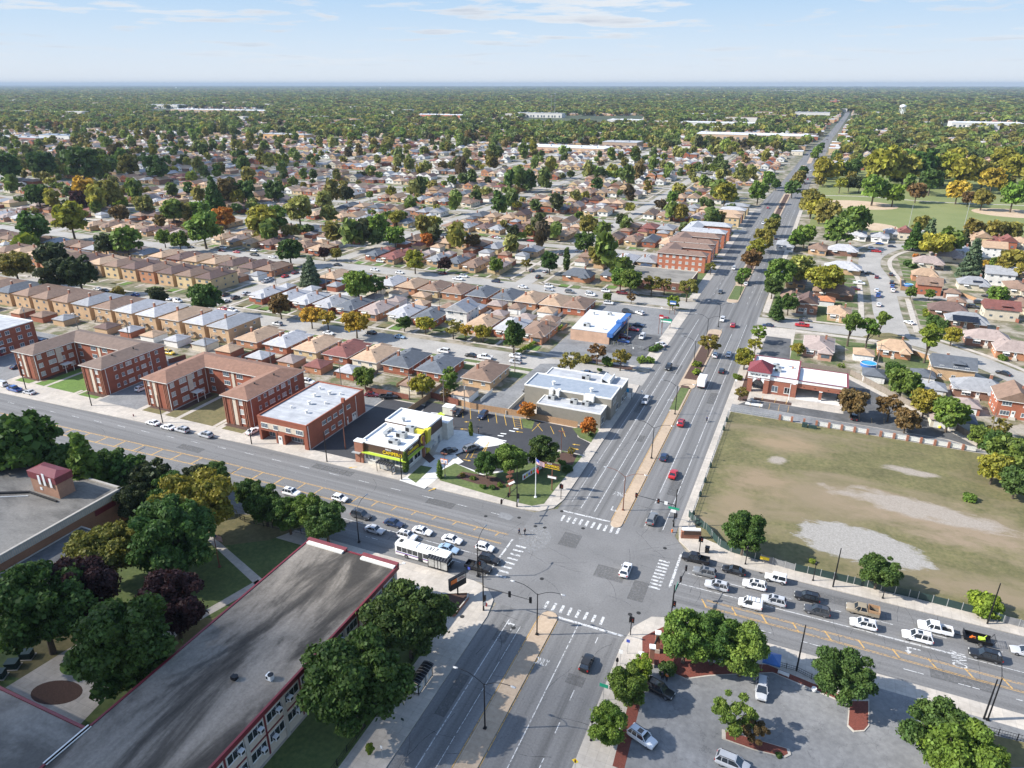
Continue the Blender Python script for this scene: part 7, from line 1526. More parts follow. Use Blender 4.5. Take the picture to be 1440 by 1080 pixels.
# sign posts
def signpost(px_,py_,w_,h_,mat,label,ht=2.4,cat='road sign',diamond=False,rz=0,name='road_sign'):
    x,y=at(px_,py_); root=T(name,label,cat,(x,y,.14),rz); p=mb('grey_metal'); p.tube([(0,0,0),(0,0,ht+h_/2)],.035,5); p.build('post',root)
    s=mb(mat)
    if diamond: s.loft([[(q*w_,yy,ht+.0),(0,yy,ht+q*w_),(-q*w_,yy,ht),(0,yy,ht-q*w_)] for yy,q in ((-.06,1),(-.04,1))])
    else: s.box(-w_/2,-.07,ht-h_/2,w_/2,-.04,ht+h_/2)
    s.build('sign_plate',root); return root
r_=signpost(808,1092,.5,1,'sign_yellow','yellow diamond signal-ahead sign at the bottom kerb',3.0,diamond=True)
hh=mb('black_metal'); hh.box(-.1,-.1,-.3,.1,-.065,.3); hh.mat('red_light'); hh.box(-.07,-.11,.1,.07,-.1,.25); hh.mat('dark_green'); hh.box(-.07,-.11,-.25,.07,-.1,-.1); hh.build('signal_symbol',r_,loc=(0,0,3.0))
signpost(848,985,1.4,.7,'street_green','green street name sign beside the lower pavement tree',3.0)
signpost(872,934,.7,.8,'sign_white','white square sign on the pavement by the gate pillars',2.6)
signpost(882,920,.6,.6,'sign_blue','blue bus stop sign at the parking lot corner',2.8,name='bus_stop_sign')
signpost(538,1068,.35,.6,'sign_white','small white sign on the pavement near the bottom edge',2.4)
signpost(567,1023,.5,.5,'dark_green','dark parking meter post under the biggest tree',1.6,cat='parking meter',name='parking_meter')
signpost(660,815,.5,.6,'sign_blue','blue bus stop sign beside the shelter',2.6,name='bus_stop_sign')
for p_ in ((843,648),(838,600),(860,566)): signpost(p_[0]-22,p_[1]+(5 if p_[0]<840 else 0),.4,.5,'grey_metal','small grey sign on the pavement beside the grey store',2.2)
for p_ in ((885,498),(925,440),(946,470),(897,560)): signpost(p_[0]+5,p_[1],.5,.6,'sign_white','small white sign along the left kerb of the boulevard',2.2)
signpost(1034,545,.6,.6,'sign_white','white sign on the pavement before the bank',2.4)
# billboards of the restaurant corner
x,y=at(776,690); root=T('pylon_sign','brown pylon sign with two boards on the corner lawn','sign',(x,y,.15)); p=mb('rust_metal'); p.tube([(0,0,0),(0,0,7.2)],.14,6); p.build('pole',root)
b=mb('brown_panel'); b.box(-2.0,-.12,6.0,2.0,.12,7.4); b.mat('sign_yellow'); b.box(-1.9,-.14,5.9,1.9,-.1,6.0); b.build('sign_board',root); b=mb('brown_panel'); b.box(-1.2,-.12,3.2,1.2,.12,3.95); b.mat('sign_white'); b.box(-1.05,-.14,3.3,1.05,-.12,3.85); b.build('sign_board',root)
text3d('CAMPERO',.78,'sign_yellow',(0,-.15,6.55),(math.pi/2,0,0),root,'sign_lettering',.02); text3d('POLLO',.4,'sign_white',(-.7,-.15,7.12),(math.pi/2,0,0),root,'sign_lettering',.02)
x,y=at(717,698); root=T('corner_sculpture','tall rust-coloured sign frame with turned panels by the avenue','sign',(x,y,.15)); p=mb('rust_metal'); p.tube([(0,0,0),(0,0,7)],.16,6); 
for z_,dx in ((6.6,.6),(5.4,-.5),(4.2,.6),(3.0,-.4)): p.bar((-.7+dx*.3,0,z_-.5),(.8+dx*.4,0,z_+.3),.35,.5)
p.build('frame',root); b=mb('sign_white'); b.bar((-.2,-.2,3.2),(1.3,-.2,4.3),.08,.5); b.build('panel',root)
a=at(735,676);c=at(757,662); root=T('mural_wall','low colourful mural wall behind the flagpole','wall',(a[0],a[1],.15),math.atan2(c[1]-a[1],c[0]-a[0])); ln_=math.dist(a,c); b=mb('sign_white'); b.box(0,-.1,0,ln_+2,.1,1.5); b.build('wall',root); 
for k,m_ in enumerate(('red_light','yellow_panel','sign_blue','orange','lime','maroon','orange')): q=mb(m_); q.box(.3+k*ln_/7,-.14,.3+.1*(k%3),.3+(k+.7)*ln_/7,-.105,1.1+.1*(k%2)); q.build('painted_patch',root)
x,y=at(868,540); 
x,y=at(626,655); b=mb('orange'); b.box(-1.0,-.05,1.6,1.0,.05,3.0); b.mat('sign_white'); b.box(-.9,-.08,1.75,-.08,-.05,2.85); b.box(.08,-.08,1.75,.9,-.05,2.85); b.mat('sign_blue'); b.box(-.65,-.1,2.1,-.4,-.08,2.6); b.box(.4,-.1,2.1,.65,-.08,2.6); o=b.build('menu_banner',loc=(at(626,671)[0],at(626,671)[1]-.2,2.2)); o['label']='pair of orange-edged white banners on the car park lamp'; o['category']='banner'
# flags
def flag(px_,py_,h_,label,mat='white_paint'):
    x,y=at(px_,py_); root=T('flagpole',label,'flagpole',(x,y,.15)); p=mb(mat); p.tube([(0,0,0),(0,0,h_)],[.13,.05],7); p.prism(oval(0,0,.35,.35,10),0,.2); p.build('pole',root)
    f=mb('sign_white'); n=10; W_,H_=2.3,1.3
    pt=lambda u,v:(.1+u*W_*.86,-.15*math.sin(u*5)-.1*u,h_-.25-v*H_-u*.62)
    for r__ in range(13):
        f.mat('red_light' if r__%2==0 else 'sign_white')
        for k in range(n):
            if r__<7 and k<4: f.mat('sign_blue')
            else: f.mat('red_light' if r__%2==0 else 'sign_white')
            a_,b_=k/n,(k+1)/n; c_,d_=r__/13,(r__+1)/13; f.poly([pt(a_,d_),pt(b_,d_),pt(b_,c_),pt(a_,c_)])
    f.build('flag',root); return root
fr=flag(753,700,10.6,'white flagpole with two flags on the corner lawn'); b=mb('red_light'); b.poly([(0.1,0,7.9),(.1,0,6.9),(.7,-.1,6.5),(.8,-.1,7.3)]); b.build('flag',fr)
flag(309,798,8.6,'dark flagpole with flag in the school grounds','rust_metal')
# LED sign, planter
x,y=at(644,840); root=T('message_sign','black electronic message sign over the triangular brick planter','sign',(x,y,.14),1.15); b=mb('black_metal'); b.tube([(0,0,0),(0,0,2.6)],.16,6); b.build('post',root); b=mb('black_metal'); b.box(-1.9,-.3,2.4,1.9,.3,4.9); b.build('cabinet',root); b=mb('rubber'); b.box(-1.75,-.33,2.5,1.75,-.3,3.7); b.build('screen',root)
b=mb('orange'); b.box(-1.75,-.33,3.8,-.3,-.3,4.7); b.mat('stone_panel'); b.box(-.3,-.33,3.8,1.75,-.3,4.7); b.mat('maroon'); b.box(0,-.35,4.1,1.5,-.33,4.25); b.box(0,-.35,4.4,1.2,-.33,4.5); b.build('sign_face',root)
tri=[at(*p) for p in ((617,838),(660,836),(659,844),(640,868),(636,868))]; cx=sum(p[0] for p in tri)/5;cy=sum(p[1] for p in tri)/5
root=T('brick_planter','triangular low brick planter with pale cap at the school corner','planter',(0,0,.14)); b=mb('terracotta'); b.prism(tri,0,.6,top=False); b.build('wall',root); b=mb('kerb_conc'); n=len(tri); inn=[(x_+(cx-x_)*.16,y_+(cy-y_)*.16) for x_,y_ in tri]
for k in range(n): j=(k+1)%n; q=[(*tri[k],.66),(*tri[j],.66),(*inn[j],.66),(*inn[k],.66)]; b.poly(q if (tri[1][0]-tri[0][0])*(tri[2][1]-tri[0][1])-(tri[1][1]-tri[0][1])*(tri[2][0]-tri[0][0])>0 else q[::-1])
b.build('cap',root); b=mb('mulch'); b.prism(inn,0,.5); b.build('soil',root)
# shelters
def shelter(x,y,rz,label,L_=4.4,glass=True):
    root=T('bus_shelter',label,'bus shelter',(x,y,.14),rz); fr=mb('black_metal')
    for xx in (-L_/2,0,L_/2): fr.bar((xx,.65,0),(xx,.65,2.3),.1); 
    for xx in (-L_/2,L_/2): fr.bar((xx,-.65,0),(xx,-.65,2.3),.1)
    for z_ in (.2,2.25): fr.bar((-L_/2,.65,z_),(L_/2,.65,z_),.08)
    fr.build('frame',root); rf=mb('black_metal'); n=6
    for k in range(n): a_=-.95+1.9*k/n; b_=-.95+1.9*(k+1)/n; z1=2.35+.35*math.cos(a_*1.2);z2=2.35+.35*math.cos(b_*1.2); rf.poly([(-L_/2-.2,a_,z1),(L_/2+.2,a_,z1),(L_/2+.2,b_,z2),(-L_/2-.2,b_,z2)]); rf.poly([(-L_/2-.2,b_,z2-.04),(L_/2+.2,b_,z2-.04),(L_/2+.2,a_,z1-.04),(-L_/2-.2,a_,z1-.04)])
    rf.mat('grey_metal')
    for k in range(8): xx=-L_/2+L_*k/7; rf.bar((xx,-.95,2.5),(xx,0,2.74),.05); rf.bar((xx,0,2.74),(xx,.95,2.5),.05)
    rf.build('roof',root); g_=mb('curtain_pane'); 
    for k in range(3): xa=-L_/2+.1+k*L_/3; g_.box(xa,.63,.3,xa+L_/3-.15,.66,2.15)
    g_.build('glass_panel',root); be=mb('galv'); be.box(-L_/2+.6,.2,.45,L_/2-.6,.55,.52); be.build('bench',root)
    ad=mb('black_metal'); ad.box(L_/2-.06,-.62,.3,L_/2+.06,.62,2.1); ad.mat('sign_white'); ad.box(L_/2+.06,-.5,.45,L_/2+.075,.5,1.95); ad.mat('maroon'); ad.box(L_/2+.075,-.3,.9,L_/2+.08,.1,1.6); ad.build('poster_case',root); return root
shelter(*at(618,799),math.pi,'glass bus shelter with black ribbed roof beside the bus')
shelter(*at(594,963),-math.pi/2,'black curved-roof bus shelter with poster, half under the tree')
shelter(*at(543,664),0,'bus shelter with dark ribbed roof before the restaurant')
shelter(*at(868,581),math.pi/2,'small shelter on the pavement beside the grey store',3.2) if 0 else None
# monument sign NE
x,y=at(971,757); root=T('monument_sign','brick monument sign with white curved top at the vacant lot corner','sign',(x,y,.15),.35); b=mb('terracotta'); b.box(-2.1,-.35,0,2.1,.35,1.7); b.build('brick_base',root); b=mb('brown_panel'); b.box(-1.6,-.42,1.0,1.9,-.36,2.0); b.build('name_board',root); b=mb('white_paint'); b.loft([[(xx,.4*math.cos(t_),2.0+.45*math.sin(t_)) for t_ in [math.pi*k/6 for k in range(7)]] for xx in (1.9,-1.9)]); b.build('top',root)
# gate pillars SE
for px_,py_,h_,w_,lab in ((915,937,4.0,.8,'tall brick gate pillar with stone base and cap, nearer one'),(923,917,4.0,.8,'tall brick gate pillar with stone base and cap, farther one'),(901,932,1.7,.7,'short brick pillar with white cap beside the gate')):
    x,y=at(px_,py_); root=T('brick_pillar',lab,'pillar',(x,y,.14),.25); b=mb('stone_panel'); b.box(-w_/2-.1,-w_/2-.1,0,w_/2+.1,w_/2+.1,.8 if h_>2 else .1); b.build('stone_base',root); b=mb('terracotta'); b.box(-w_/2,-w_/2,.1,w_/2,w_/2,h_); b.build('shaft',root); b=mb('sign_white'); b.box(-w_/2-.1,-w_/2-.1,h_,w_/2+.1,w_/2+.1,h_+.2); b.build('cap',root)
a=at(915,937);c=at(923,917); b=mb('dark_green'); b.bar((*a,3.3),(*c,3.3),.12,1.1); o=b.build('name_panel',loc=(0,0,0)); o['label']='green name panel hung between the tall brick gate pillars'; o['category']='sign'
a=at(901,932); b=mb('black_metal')
for z_ in (.3,.6,.9,1.2): b.bar((*a,z_),(*at(915,937),z_),.05)
for z_ in (.3,.6,.9,1.2): b.bar((*at(923,917),z_),(*at(940,912),z_),.05)
o=b.build('gate_rail'); o['label']='black rails joining the brick gate pillars'; o['category']='railing'
# fences
def fence(pts,h,mat,label,cat='fence',post_every=2.4,postm=None,thick=.05,z=.14,solid_=True,group=None,px=True,gap=0):
    P_=[Vector(at(*p)) if px else Vector(p) for p in pts]; o0=P_[0]; root=T('fence',label,cat,(o0.x,o0.y,z),0,group); b=mb(mat); q=mb(postm or mat)
    for a,c in zip(P_,P_[1:]):
        a=a-o0;c=c-o0; d=(c-a); ln=d.length; d.normalize()
        if solid_: b.bar((a.x,a.y,h/2+gap),(c.x,c.y,h/2+gap),thick,h-gap)
        else:
            for z_ in (.15,h*.5,h-.05): b.bar((a.x,a.y,z_),(c.x,c.y,z_),.045)
            k=0
            while k<ln: p=a+d*k; b.bar((p.x,p.y,0),(p.x,p.y,h),.025); k+=.35
        k=0
        while k<=ln: p=a+d*k; q.bar((p.x,p.y,0),(p.x,p.y,h+.12),.1); k+=post_every
    b.build('panel',root); q.build('post',root); return root
fence([(505,632),(606,560)],1.9,'wood_fence','long brown wooden fence between the brick block and the restaurant',post_every=2.2)
fence([(645,570),(662,575),(734,587),(812,602)],1.9,'wood_fence','brown wooden fence behind the restaurant car park',post_every=2.2)
fence([(606,560),(624,565),(645,571)],2.0,'brown_fence','dark red-brown fence around the restaurant bins',post_every=2.2)
fence([(515,552),(540,556),(575,563)],1.8,'brown_fence','red-brown fence behind the brick commercial block')
fence([(238,512),(262,505)],1.7,'brown_fence','short red-brown fence behind the courtyard flats')
b=mb('cream_wall'); x,y=at(632,582); b.box(-1.6,-1.2,0,1.6,1.2,2.4); b.mat('white_trim'); b.box(-1.7,-1.3,2.4,1.7,1.3,2.55); o=b.build('storage_shed',loc=(x,y,.15)); o['label']='small cream bin shed by the restaurant fence'; o['category']='shed'
fence([(968,727),(977,737),(993,746),(1001,757),(1012,769),(1028,777),(1069,789)],1.7,'dark_green','green mesh fence curving round the vacant lot corner',thick=.03,postm='galv')
fence([(1069,789),(1117,803)],1.5,'asphalt_old','pale mesh fence section with yellow notice',thick=.03,postm='galv')
fence([(1117,803),(1200,822),(1290,843),(1380,866),(1410,876)],1.6,'dark_green','long dark green mesh fence along the vacant lot pavement',thick=.03,postm='galv')
fence([(1410,876),(1438,883),(1480,893)],1.5,'asphalt_old','grey mesh fence at the right edge',thick=.03,postm='galv')
x,y=at(1074,793); b=mb('sign_yellow'); b.box(-.9,-.06,.9,.9,-.02,1.6); o=b.build('notice_board',loc=(x,y-.1,.2)); o['label']='bright yellow notice on the mesh fence'; o['category']='notice'
fence([(-16.7,137),(-16.7,201)],1.2,'galv','low chain fence with posts along the vacant lot and boulevard',solid_=False,post_every=3.2,postm='black_metal',px=False)
for k,y in enumerate((141,150,157,165,188,194)): b=mb('dark_green'); b.tube([(0,0,0),(.1,.1,.8),(0,0,1.5)],[.3,.35,.12],6); o=b.build('rolled_mesh',loc=(-16.5,y,.14)); o['label']='bunched dark green mesh hanging on the lot fence post'; o['category']='mesh bundle'; o['group']='mesh bundles'
# north fence of the lot: brick piers with white lattice
root=T('lattice_fence','row of brown piers with white lattice panels behind the vacant lot','fence',(0,0,.14)); 
x=-2.5; k=0
a=mb('brown_panel')
pier=mb('terracotta'); pier.box(-.3,-.3,0,.3,.3,1.6); lat=mb('white_trim')
for j in range(7): lat.bar((.35+.36*j,0,.3),(.35+.36*j+.36,0,.85),.04); lat.bar((.35+.36*j,0,.85),(.35+.36*j+.36,0,1.4),.04); lat.bar((.35+.36*j+.36,0,.3),(.35+.36*j,0,.85),.04); lat.bar((.35+.36*j+.36,0,.85),(.35+.36*j,0,1.4),.04)
lat.box(.3,-.03,.22,3.0,.03,.3); lat.box(.3,-.03,1.38,3.0,.03,1.46); lat.box(.3,.02,.3,3.0,.04,1.38)
P0=L0=None
for k in range(15):
    x=-2.5+k*3.3
    if P0 is None: P0=pier.build('pier',root,loc=(x,201.4,0)); L0=lat.build('lattice_panel',root,loc=(x,201.4,0))
    else:
        q=P0.copy(); COL.objects.link(q); q.parent=root; q.location=(x,201.4,0)
        if k in (1,2,7): continue
        q=L0.copy(); COL.objects.link(q); q.parent=root; q.location=(x,201.4,0)
fence([(-16,201.6),(-3,201.5)],1.3,'galv','bent chain fence beside the bank drive',solid_=False,px=False,post_every=3)
for px_ in (1131,): b=mb('dark_green'); x,y=at(1131,601); b.box(-.7,-.5,0,.7,.5,1.3); b.box(1,-.4,0,3.2,.4,.9); o=b.build('utility_cabinet',loc=(x,y,.14)); o['label']='dark green cabinets in the lattice fence gap'; o['category']='cabinet'
fence([(1195,527),(1290,578),(1345,606),(1398,638)],1.8,'grey_wood','weathered grey wooden fence running diagonally behind the bank',post_every=2.4)
fence([(1127,517),(1195,527)],1.8,'grey_wood','weathered grey wooden fence behind the bank roof',post_every=2.4)
fence([(1281,498),(1300,505),(1325,513)],1.6,'wood_fence','new brown wooden fence beside the tan-roofed house')
fence([(1266,394),(1266,408),(1290,410)],1.8,'wood_fence','orange-brown fence round the small pool'); fence([(1348,415),(1372,424)],1.5,'wood_fence','bright orange-brown fence beside the driveway'); fence([(1398,440),(1432,455)],1.5,'brown_fence','faded pink fence behind the red-roofed house')
fence([(303,712),(345,735),(440,755)],1.4,'black_metal','black iron fence between school lawn and avenue trees',solid_=False); fence([(-53.5,84),(-52,78),(-51.5,48)],1.2,'black_metal','black iron fence between school lawn and boulevard pavement',solid_=False,px=False)
fence([(1084,935),(1120,945),(1145,958)],1.0,'black_metal','black iron railing beside the blue tent',solid_=False)
fence([(1377,1028),(1445,1046)],1.2,'black_metal','black iron fence in the bottom right corner',solid_=False)
fence([(-89,172.5),(-77,172.5)],.0001,'white_trim','x') if 0 else None
fence([(-76.8,173),(-76.8,206)],1.3,'cream_wall','low cream wall beside the tan bungalow',px=False,thick=.2)
random.seed(21)
for k in range(34):
    h=HC[k] 
    if h[2]>-80: continue
    s=1 if h[4]>1.5 else -1; y0=h[3]-s*8.5; y1=h[3]-s*(15 if h[3]>205 else 17)
    fence([(h[2]+6.1,y0),(h[2]+6.1,y1)],1.3,random.choice(['white_trim','white_trim','grey_wood','wood_fence','brown_fence']),'yard fence between two back gardens of the side street',group='yard fences',px=False,z=.1)
# utility poles and wires
PL=[]
def upole(x,y,z,label,h=10.5,cap=False):
    root=T('utility_pole',label,'utility pole',(x,y,z),0,'utility poles'); p=mb('grey_wood'); p.tube([(0,0,0),(0,0,h)],[.17,.1],7); p.build('pole',root); c=mb('grey_wood'); c.box(-1.2,-.07,h-.9,1.2,.07,h-.75); 
    c.mat('galv'); 
    for xx in (-1.1,-.5,.5,1.1): c.tube([(xx,0,h-.75),(xx,0,h-.55)],.05,5)
    c.build('crossarm',root)
    if cap: t_=mb('galv'); t_.tube([(.35,-.15,h-2.4),(.35,-.15,h-1.3)],.25,8); t_.build('transformer',root)
    PL.append((x,y,z+h-.55)); return root
for k,x in enumerate((-285,-255,-228,-190,-162,-134,-108.5,-96.5,-89.5)): upole(x,171.2,.14,'wooden utility pole on the alley behind the avenue buildings',9.2,k%2==0)
L1=list(PL); PL.clear()
for px_,py_ in ((724,524),(773,483),(882,478)): x,y=at(px_,py_); upole(x,y,.1,'wooden utility pole beside the corner store lot',9.5)
PL2=list(PL); PL.clear()
for px_,py_,c_ in ((1388,626,True),(1302,552,False),(1232,520,False)): x,y=at(px_,py_); upole(x,y,.14,'wooden utility pole behind the bank fence',9.5,c_)
PL3=list(PL)
def wires(P_,label):
    for a,c in zip(P_,P_[1:]):
        b=mb('rubber')
        for off in (-1.1,.5,1.1):
            pts=[(a[0]+(c[0]-a[0])*t_+off*.0,a[1]+(c[1]-a[1])*t_+off*.35,a[2]+(c[2]-a[2])*t_-.9*4*t_*(1-t_)) for t_ in (0,.25,.5,.75,1)]; b.tube(pts,.02,3,False)
        o=b.build('power_line'); o['label']=label; o['category']='power line'; o['group']='power lines'
wires(L1,'thin power lines between the alley utility poles'); wires(PL3,'thin power lines behind the bank fence')
for k in range(5): x=-130-k*0; 
for k in range(24): x=-100-k*24; y=262.5; p=None
for k,(x,y) in enumerate([(-118-30*i,262.3) for i in range(8)]): upole(x,y,.05,'wooden utility pole on the alley between the side streets',9)
# small things
x,y=at(994,777); b=mb('black_metal'); b.box(-.4,-.4,0,.4,.4,1.15); b.box(-.46,-.46,1.15,.46,.46,1.3); o=b.build('litter_bin',loc=(x,y,.14)); o['label']='square black litter bin on the pavement by the black pickup'; o['category']='litter bin'
for px_,py_,m_,lb in ((945,749,'orange','orange fire hydrant beside the far signal mast'),(684,853,'red_light','red fire hydrant beside the school corner signal mast'),(188,586,'maroon','red fire hydrant on the pavement between courtyard flats'),(573,498,'maroon','small red hydrant on the first side street')):
    x,y=at(px_,py_); b=mb(m_); b.tube([(0,0,0),(0,0,.6),(0,0,.75)],[.16,.14,.05],8); b.bar((-.25,0,.45),(.25,0,.45),.12); o=b.build('fire_hydrant',loc=(x,y,.14)); o['label']=lb; o['category']='fire hydrant'
for px_,py_ in ((39,925),(19,939),(0,953)):
    x,y=at(px_,py_); b=mb('dark_green'); b.box(-.9,-.7,0,.9,.7,1.2); b.box(-.95,-.75,1.2,.95,.75,1.3); b.mat('kerb_conc'); b.box(-1.1,-.9,0,1.1,.9,.08); o=b.build('transformer_box',loc=(x,y,.15),rz=.5); o['label']='dark green transformer box on the school lawn'; o['category']='transformer box'; o['group']='transformer boxes'
x,y=at(1083,940); root=T('canopy_tent','bright blue pop-up tent at the parking lot edge','tent',(x,y,.15)); b=mb('blue_plastic'); i=0; b.v+=[(-1.4,-1.4,2.1),(1.4,-1.4,2.1),(1.4,1.4,2.1),(-1.4,1.4,2.1),(0,0,2.9),(-1.4,-1.4,1.8),(1.4,-1.4,1.8),(1.4,1.4,1.8),(-1.4,1.4,1.8)]
for f in ((0,1,4),(1,2,4),(2,3,4),(3,0,4),(5,6,1,0),(6,7,2,1),(7,8,3,2),(8,5,0,3)): b.face(f)
b.build('roof',root); b=mb('galv')
for xx in (-1.35,1.35):
    for yy in (-1.35,1.35): b.bar((xx,yy,0),(xx,yy,2),.05)
b.build('frame',root)
x,y=at(1144,973); b=mb('sign_white'); b.loft([[(q*math.cos(6.283*k/12),q*math.sin(6.283*k/12),z_) for k in range(12)] for q,z_ in ((.25,0),(.42,.35),(.38,.7))]); o=b.build('plant_pot',loc=(x,y,.15)); o['label']='round white plant pot on the red mulch strip'; o['category']='plant pot'
x,y=at(1101,951); b=mb('sign_white'); b.box(-.9,-.05,.2,.9,.05,.8); b.bar((-.8,0,0),(-.8,0,.2),.05); b.bar((.8,0,0),(.8,0,.2),.05); o=b.build('low_banner',loc=(x,y,.15),rz=-.15); o['label']='low white banner on the red mulch beside the tent'; o['category']='banner'
for px_,py_ in ((1280,598),(1212,571),(1321,603)):
    x,y=at(px_,py_); b=mb('sign_yellow'); b.loft([[(q*math.cos(6.283*k/10),q*math.sin(6.283*k/10),z_) for k in range(10)] for q,z_ in ((.1,0),(.4,.2),(.42,.5),(.15,.8))]); o=b.build('garden_ball',loc=(x,y,.15)); o['label']='round yellow ball on the verge behind the bank'; o['category']='lantern'; o['group']='yellow balls'  # plain yellow garden balls, no lamp inside
for px_,py_,r_,lb in ((1221,515,2.6,'blue round pool beside the white garage'),(1277,403,2.0,'small round pool inside the orange-brown fence'),(590,425,1.8,'small turquoise pool between the side street gardens')):
    x,y=at(px_,py_); root=T('garden_pool',lb,'pool',(x,y,.15)); b=mb('blue_plastic'); b.prism(oval(0,0,r_,r_,24),0,1.1,top=False); b.build('pool_wall',root); b=mb('water_pool'); b.prism(oval(0,0,r_*.97,r_*.97,24),.9,.95); b.build('pool_water',root); b=mb('sign_white')
    for k in range(24):
        a=6.283*k/24;c=6.283*(k+1)/24; b.bar((r_*math.cos(a),r_*math.sin(a),1.12),(r_*math.cos(c),r_*math.sin(c),1.12),.16,.06)
    b.build('rim',root)
x,y=at(1123,430); root=T('camper','white camper parked beside the dark gabled house','camper',(x+4,y-3,.1),-1.3); b=mb('white_paint'); b.box(-3.2,-1.15,.6,3.2,1.15,2.9); b.box(2.2,-1.1,2.0,4.0,1.1,3.0); b.build('body',root); b=mb('glass_dark'); b.box(-1,-1.18,1.6,.8,-1.14,2.3); b.box(3.2,-.9,1.1,3.25,.9,1.8); b.build('windows',root); t,_=wheel(.4)
for xx in (-2,2): t.build('wheel',root,loc=(xx,-1.0,.4)); t.build('wheel',root,loc=(xx,1.0,.4))
# corner store signs
x,y=at(800+0,0+500) if 0 else at(842,520)
for px_,py_,w_,h0,mat_,lb in ((844,512,3.4,3.0,'sign_white','white board sign on posts in the corner bed'),(936,462,4.2,2.6,'street_green','green and white changeable letter sign by the store car park'),(945,442,2.6,4.5,'blue_plastic','tall blue and white store sign by the boulevard'),(928,470,1.6,6.5,'red_light','tall red and blue pole sign at the store car park')):
    x,y=at(px_,py_); root=T('board_sign',lb,'sign',(x,y,.06)); b=mb('rust_metal'); b.bar((-w_*.4,0,0),(-w_*.4,0,h0),.15); b.bar((w_*.4,0,0),(w_*.4,0,h0),.15); b.build('post',root); b=mb(mat_); b.box(-w_/2,-.15,h0-.2,w_/2,.15,h0+1.3); b.mat('sign_white'); b.box(-w_/2+.15,-.17,h0,w_/2-.15,-.15,h0+.55); b.build('board',root)
x,y=at(897,540) if 0 else at(850+33,548); root=T('banner_frame','small framed picture board at the grey store corner','sign',(-45.6+(-1.5),199,.14)); b=mb('black_metal'); b.bar((-1.3,0,0),(-1.3,0,3.4),.1); b.bar((1.3,0,0),(1.3,0,3.4),.1); b.build('post',root); b=mb('curtain_pane'); b.box(-1.5,-.08,1.9,1.5,.08,3.5); b.mat('water_pool'); b.box(-1.4,-.1,2.0,.4,-.08,3.3); b.build('board',root)
# hedge beside the corner store lot, store fence, park lights
h_=[at(*p) for p in ((727,499),(752,480),(790,462))]
v=[]; cs=[];rs=[]
for k in range(40): t_=k/39; p=(h_[0][0]+(h_[2][0]-h_[0][0])*t_,h_[0][1]+(h_[2][1]-h_[0][1])*t_); cs.append((*p,.8)); rs.append(.75)
me=quads_mesh('hedge',leaf_cloud(cs,rs,2600,.5),'leaf'); o=bpy.data.objects.new('hedge',me); COL.objects.link(o); o.color=(*GREEN['fresh'][0],1); o['label']='long clipped light green hedge beside the brown-roofed bungalow'; o['category']='hedge'
fence([(810,477),(868,486),(905,493)],1.3,'galv','chain fence between the store and the empty lot',solid_=False,post_every=3)
for px_,py_,h_ in ((1354,326,20),(1277,322,16)): x,y=at(px_,py_); post(x,y,0,'tall pale floodlight pole over the ball field',h_,'floodlight_pole','pole',.16,'galv')
# people
person(*at(730,752),-.4,'left walker of the pair crossing the avenue, in dark clothes','cloth_blue','cloth_dark',.26,z=.01)
person(*at(738,752),-.4,'right walker of the pair crossing the avenue, in dark clothes','cloth_dark','cloth_dark',-.22,z=.01)
person(*at(673,610),.3,'person in black standing on the restaurant car park verge','cloth_dark','cloth_dark',.05,z=.15)
person(*at(937,959),1.2,'person in orange top behind the black station wagon','cloth_orange','cloth_dark',.1,z=.15)
person(*at(931,957),2.2,'person in dark clothes leaning by the black station wagon','cloth_dark','cloth_dark',.15,.25,z=.15)
person(*at(1239,358),0,'person in dark clothes beside the red pickup','cloth_dark','cloth_dark',.1,z=.05)
px_=at(994,593); person(px_[0],px_[1],-math.pi/2,'rider in dark jacket on a bicycle on the boulevard','cloth_blue','cloth_dark',seated=True,z=.02)
root=T('bicycle','dark bicycle ridden on the boulevard kerb lane','bicycle',(px_[0],px_[1],.01),-math.pi/2); b=mb('black_metal'); b.bar((-.5,0,.35),(-.1,0,.85),.05); b.bar((-.1,0,.85),(.45,0,.8),.05); b.bar((0,0,.35),(.45,0,.8),.05); b.bar((-.5,0,.35),(0,0,.35),.05); b.bar((.45,0,.9),(.55,0,.35),.05); b.build('frame',root); b=mb('black_metal'); b.bar((.42,-.28,1.03),(.42,.28,1.03),.04); b.build('handlebar',root); b=mb('rubber'); b.cbox(-.12,0,.9,.26,.14,.07); b.build('saddle',root)
for xx in (-.52,.55):
    b=mb('rubber'); b.tube([(xx+.33*math.cos(6.283*k/14),0,.34+.33*math.sin(6.283*k/14)) for k in range(15)],.03,4,False); b.build('wheel',root)
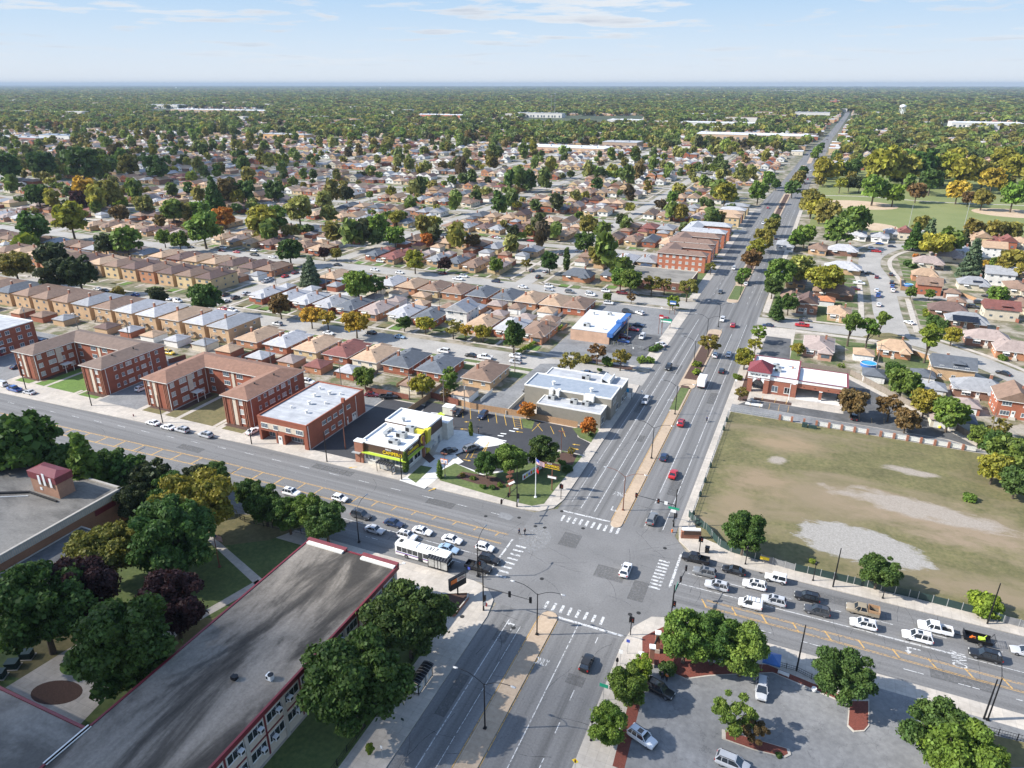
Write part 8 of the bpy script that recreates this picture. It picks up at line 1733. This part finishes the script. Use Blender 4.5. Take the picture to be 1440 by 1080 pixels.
# ---------------------------------------------------------------- clouds that shade parts of the town, well above the haze
def cloud(cx,cy,z,pts,seed):
    bm=bmesh.new(); rr=random.Random(seed)
    for x,y,r_,h_ in pts:
        m_=Matrix.Translation((cx+x,cy+y,z))@Matrix.Diagonal((r_,r_*rr.uniform(.7,1),h_,1)); bmesh.ops.create_icosphere(bm,subdivisions=3,radius=1,matrix=m_)
    me=bpy.data.meshes.new('cloud'); bm.to_mesh(me); bm.free(); me.materials.append(M['cloud_thin']); o=bpy.data.objects.new('cloud',me); COL.objects.link(o); o['kind']='stuff'; return o
m,nt,b=newmat('cloud_thin'); tr=N(nt,'ShaderNodeBsdfTransparent'); tl_=N(nt,'ShaderNodeBsdfTranslucent'); tl_.inputs[0].default_value=(.9,.9,.9,1); ms=N(nt,'ShaderNodeMixShader')
n=noise(nt,.012,4,.6,wpos(nt)); r=ramp(nt,n.outputs['Fac'],[(.3,.0),(.65,.42)]); L(nt,r.outputs[0],ms.inputs[0]); L(nt,tr.outputs[0],ms.inputs[1]); L(nt,tl_.outputs[0],ms.inputs[2]); L(nt,ms.outputs[0],nt.nodes['Material Output'].inputs[0]); M['cloud_thin']=m
def shade_at(x,y,z,pts,seed):
    k=z/math.tan(SUN_EL); cloud(x-k*math.cos(R(25.8)),y-k*math.sin(R(25.8)),z,pts,seed)
shade_at(-95,30,900,[(-90,0,75,14),(-30,12,70,16),(20,-10,62,14),(75,8,66,14),(-140,20,60,12),(40,-45,60,12),(-30,-50,80,14),(130,-20,60,12),(185,-30,60,12),(150,-60,60,12)],1)
shade_at(-560,620,900,[(-160,0,110,20),(-40,30,100,22),(70,-20,90,18),(-260,40,120,20),(-90,-60,90,18)],2)
# parts that come in several pieces become one object per piece
def split_loose(o):
    me=o.data; n=len(me.vertices); par=list(range(n))
    def f(a):
        while par[a]!=a: par[a]=par[par[a]]; a=par[a]
        return a
    for p in me.polygons:
        v=p.vertices
        for q in v[1:]: par[f(q)]=f(v[0])
    isl={}
    for p in me.polygons: isl.setdefault(f(p.vertices[0]),[]).append(p)
    if len(isl)<2: return
    V=[tuple(v.co) for v in me.vertices]
    for k,ps in enumerate(isl.values()):
        ids=sorted({q for p in ps for q in p.vertices}); mp={q:i for i,q in enumerate(ids)}
        m2=bpy.data.meshes.new(o.name.split('.')[0]); m2.from_pydata([V[q] for q in ids],[],[[mp[q] for q in p.vertices] for p in ps])
        for m in me.materials: m2.materials.append(m)
        m2.polygons.foreach_set('material_index',[p.material_index for p in ps]); m2.update()
        if k==0: first=m2
        else: c=o.copy(); c.data=m2; COL.objects.link(c)
    o.data=first
for o in list(bpy.data.objects):
    if o.type=='MESH' and o.parent is not None and o.name.split('.')[0] in ('roof_duct','parapet_lining','stone_panel','brick_pier','wheel_stop','downpipe','pilaster','wall_lamp','pillar_cap','tower_pier','canopy','vent_panel') and len(o.data.vertices)<600: split_loose(o)
# ---------------------------------------------------------------- tidy: remove prototypes, make labels single things out
for p in PROTOS: kill(p)
NUM=['first','second','third','fourth','fifth','sixth','seventh','eighth','ninth','tenth','eleventh','twelfth','thirteenth','fourteenth','fifteenth','sixteenth','seventeenth','eighteenth','nineteenth','twentieth']
by={}
for o in bpy.data.objects:
    if o.parent is None and o.get('label') and o.get('group')!='manhole covers': by.setdefault(o['label'],[]).append(o)
for lab,os_ in by.items():
    if len(os_)>1:
        os_.sort(key=lambda o:to_px(o.location.x,o.location.y,o.location.z)[0])
        for k,o in enumerate(os_):
            n=NUM[k] if k<20 else f"number {k+1}"
            o['label']=f"{lab}, {n} from the left" if k else f"{lab}, first from the left"
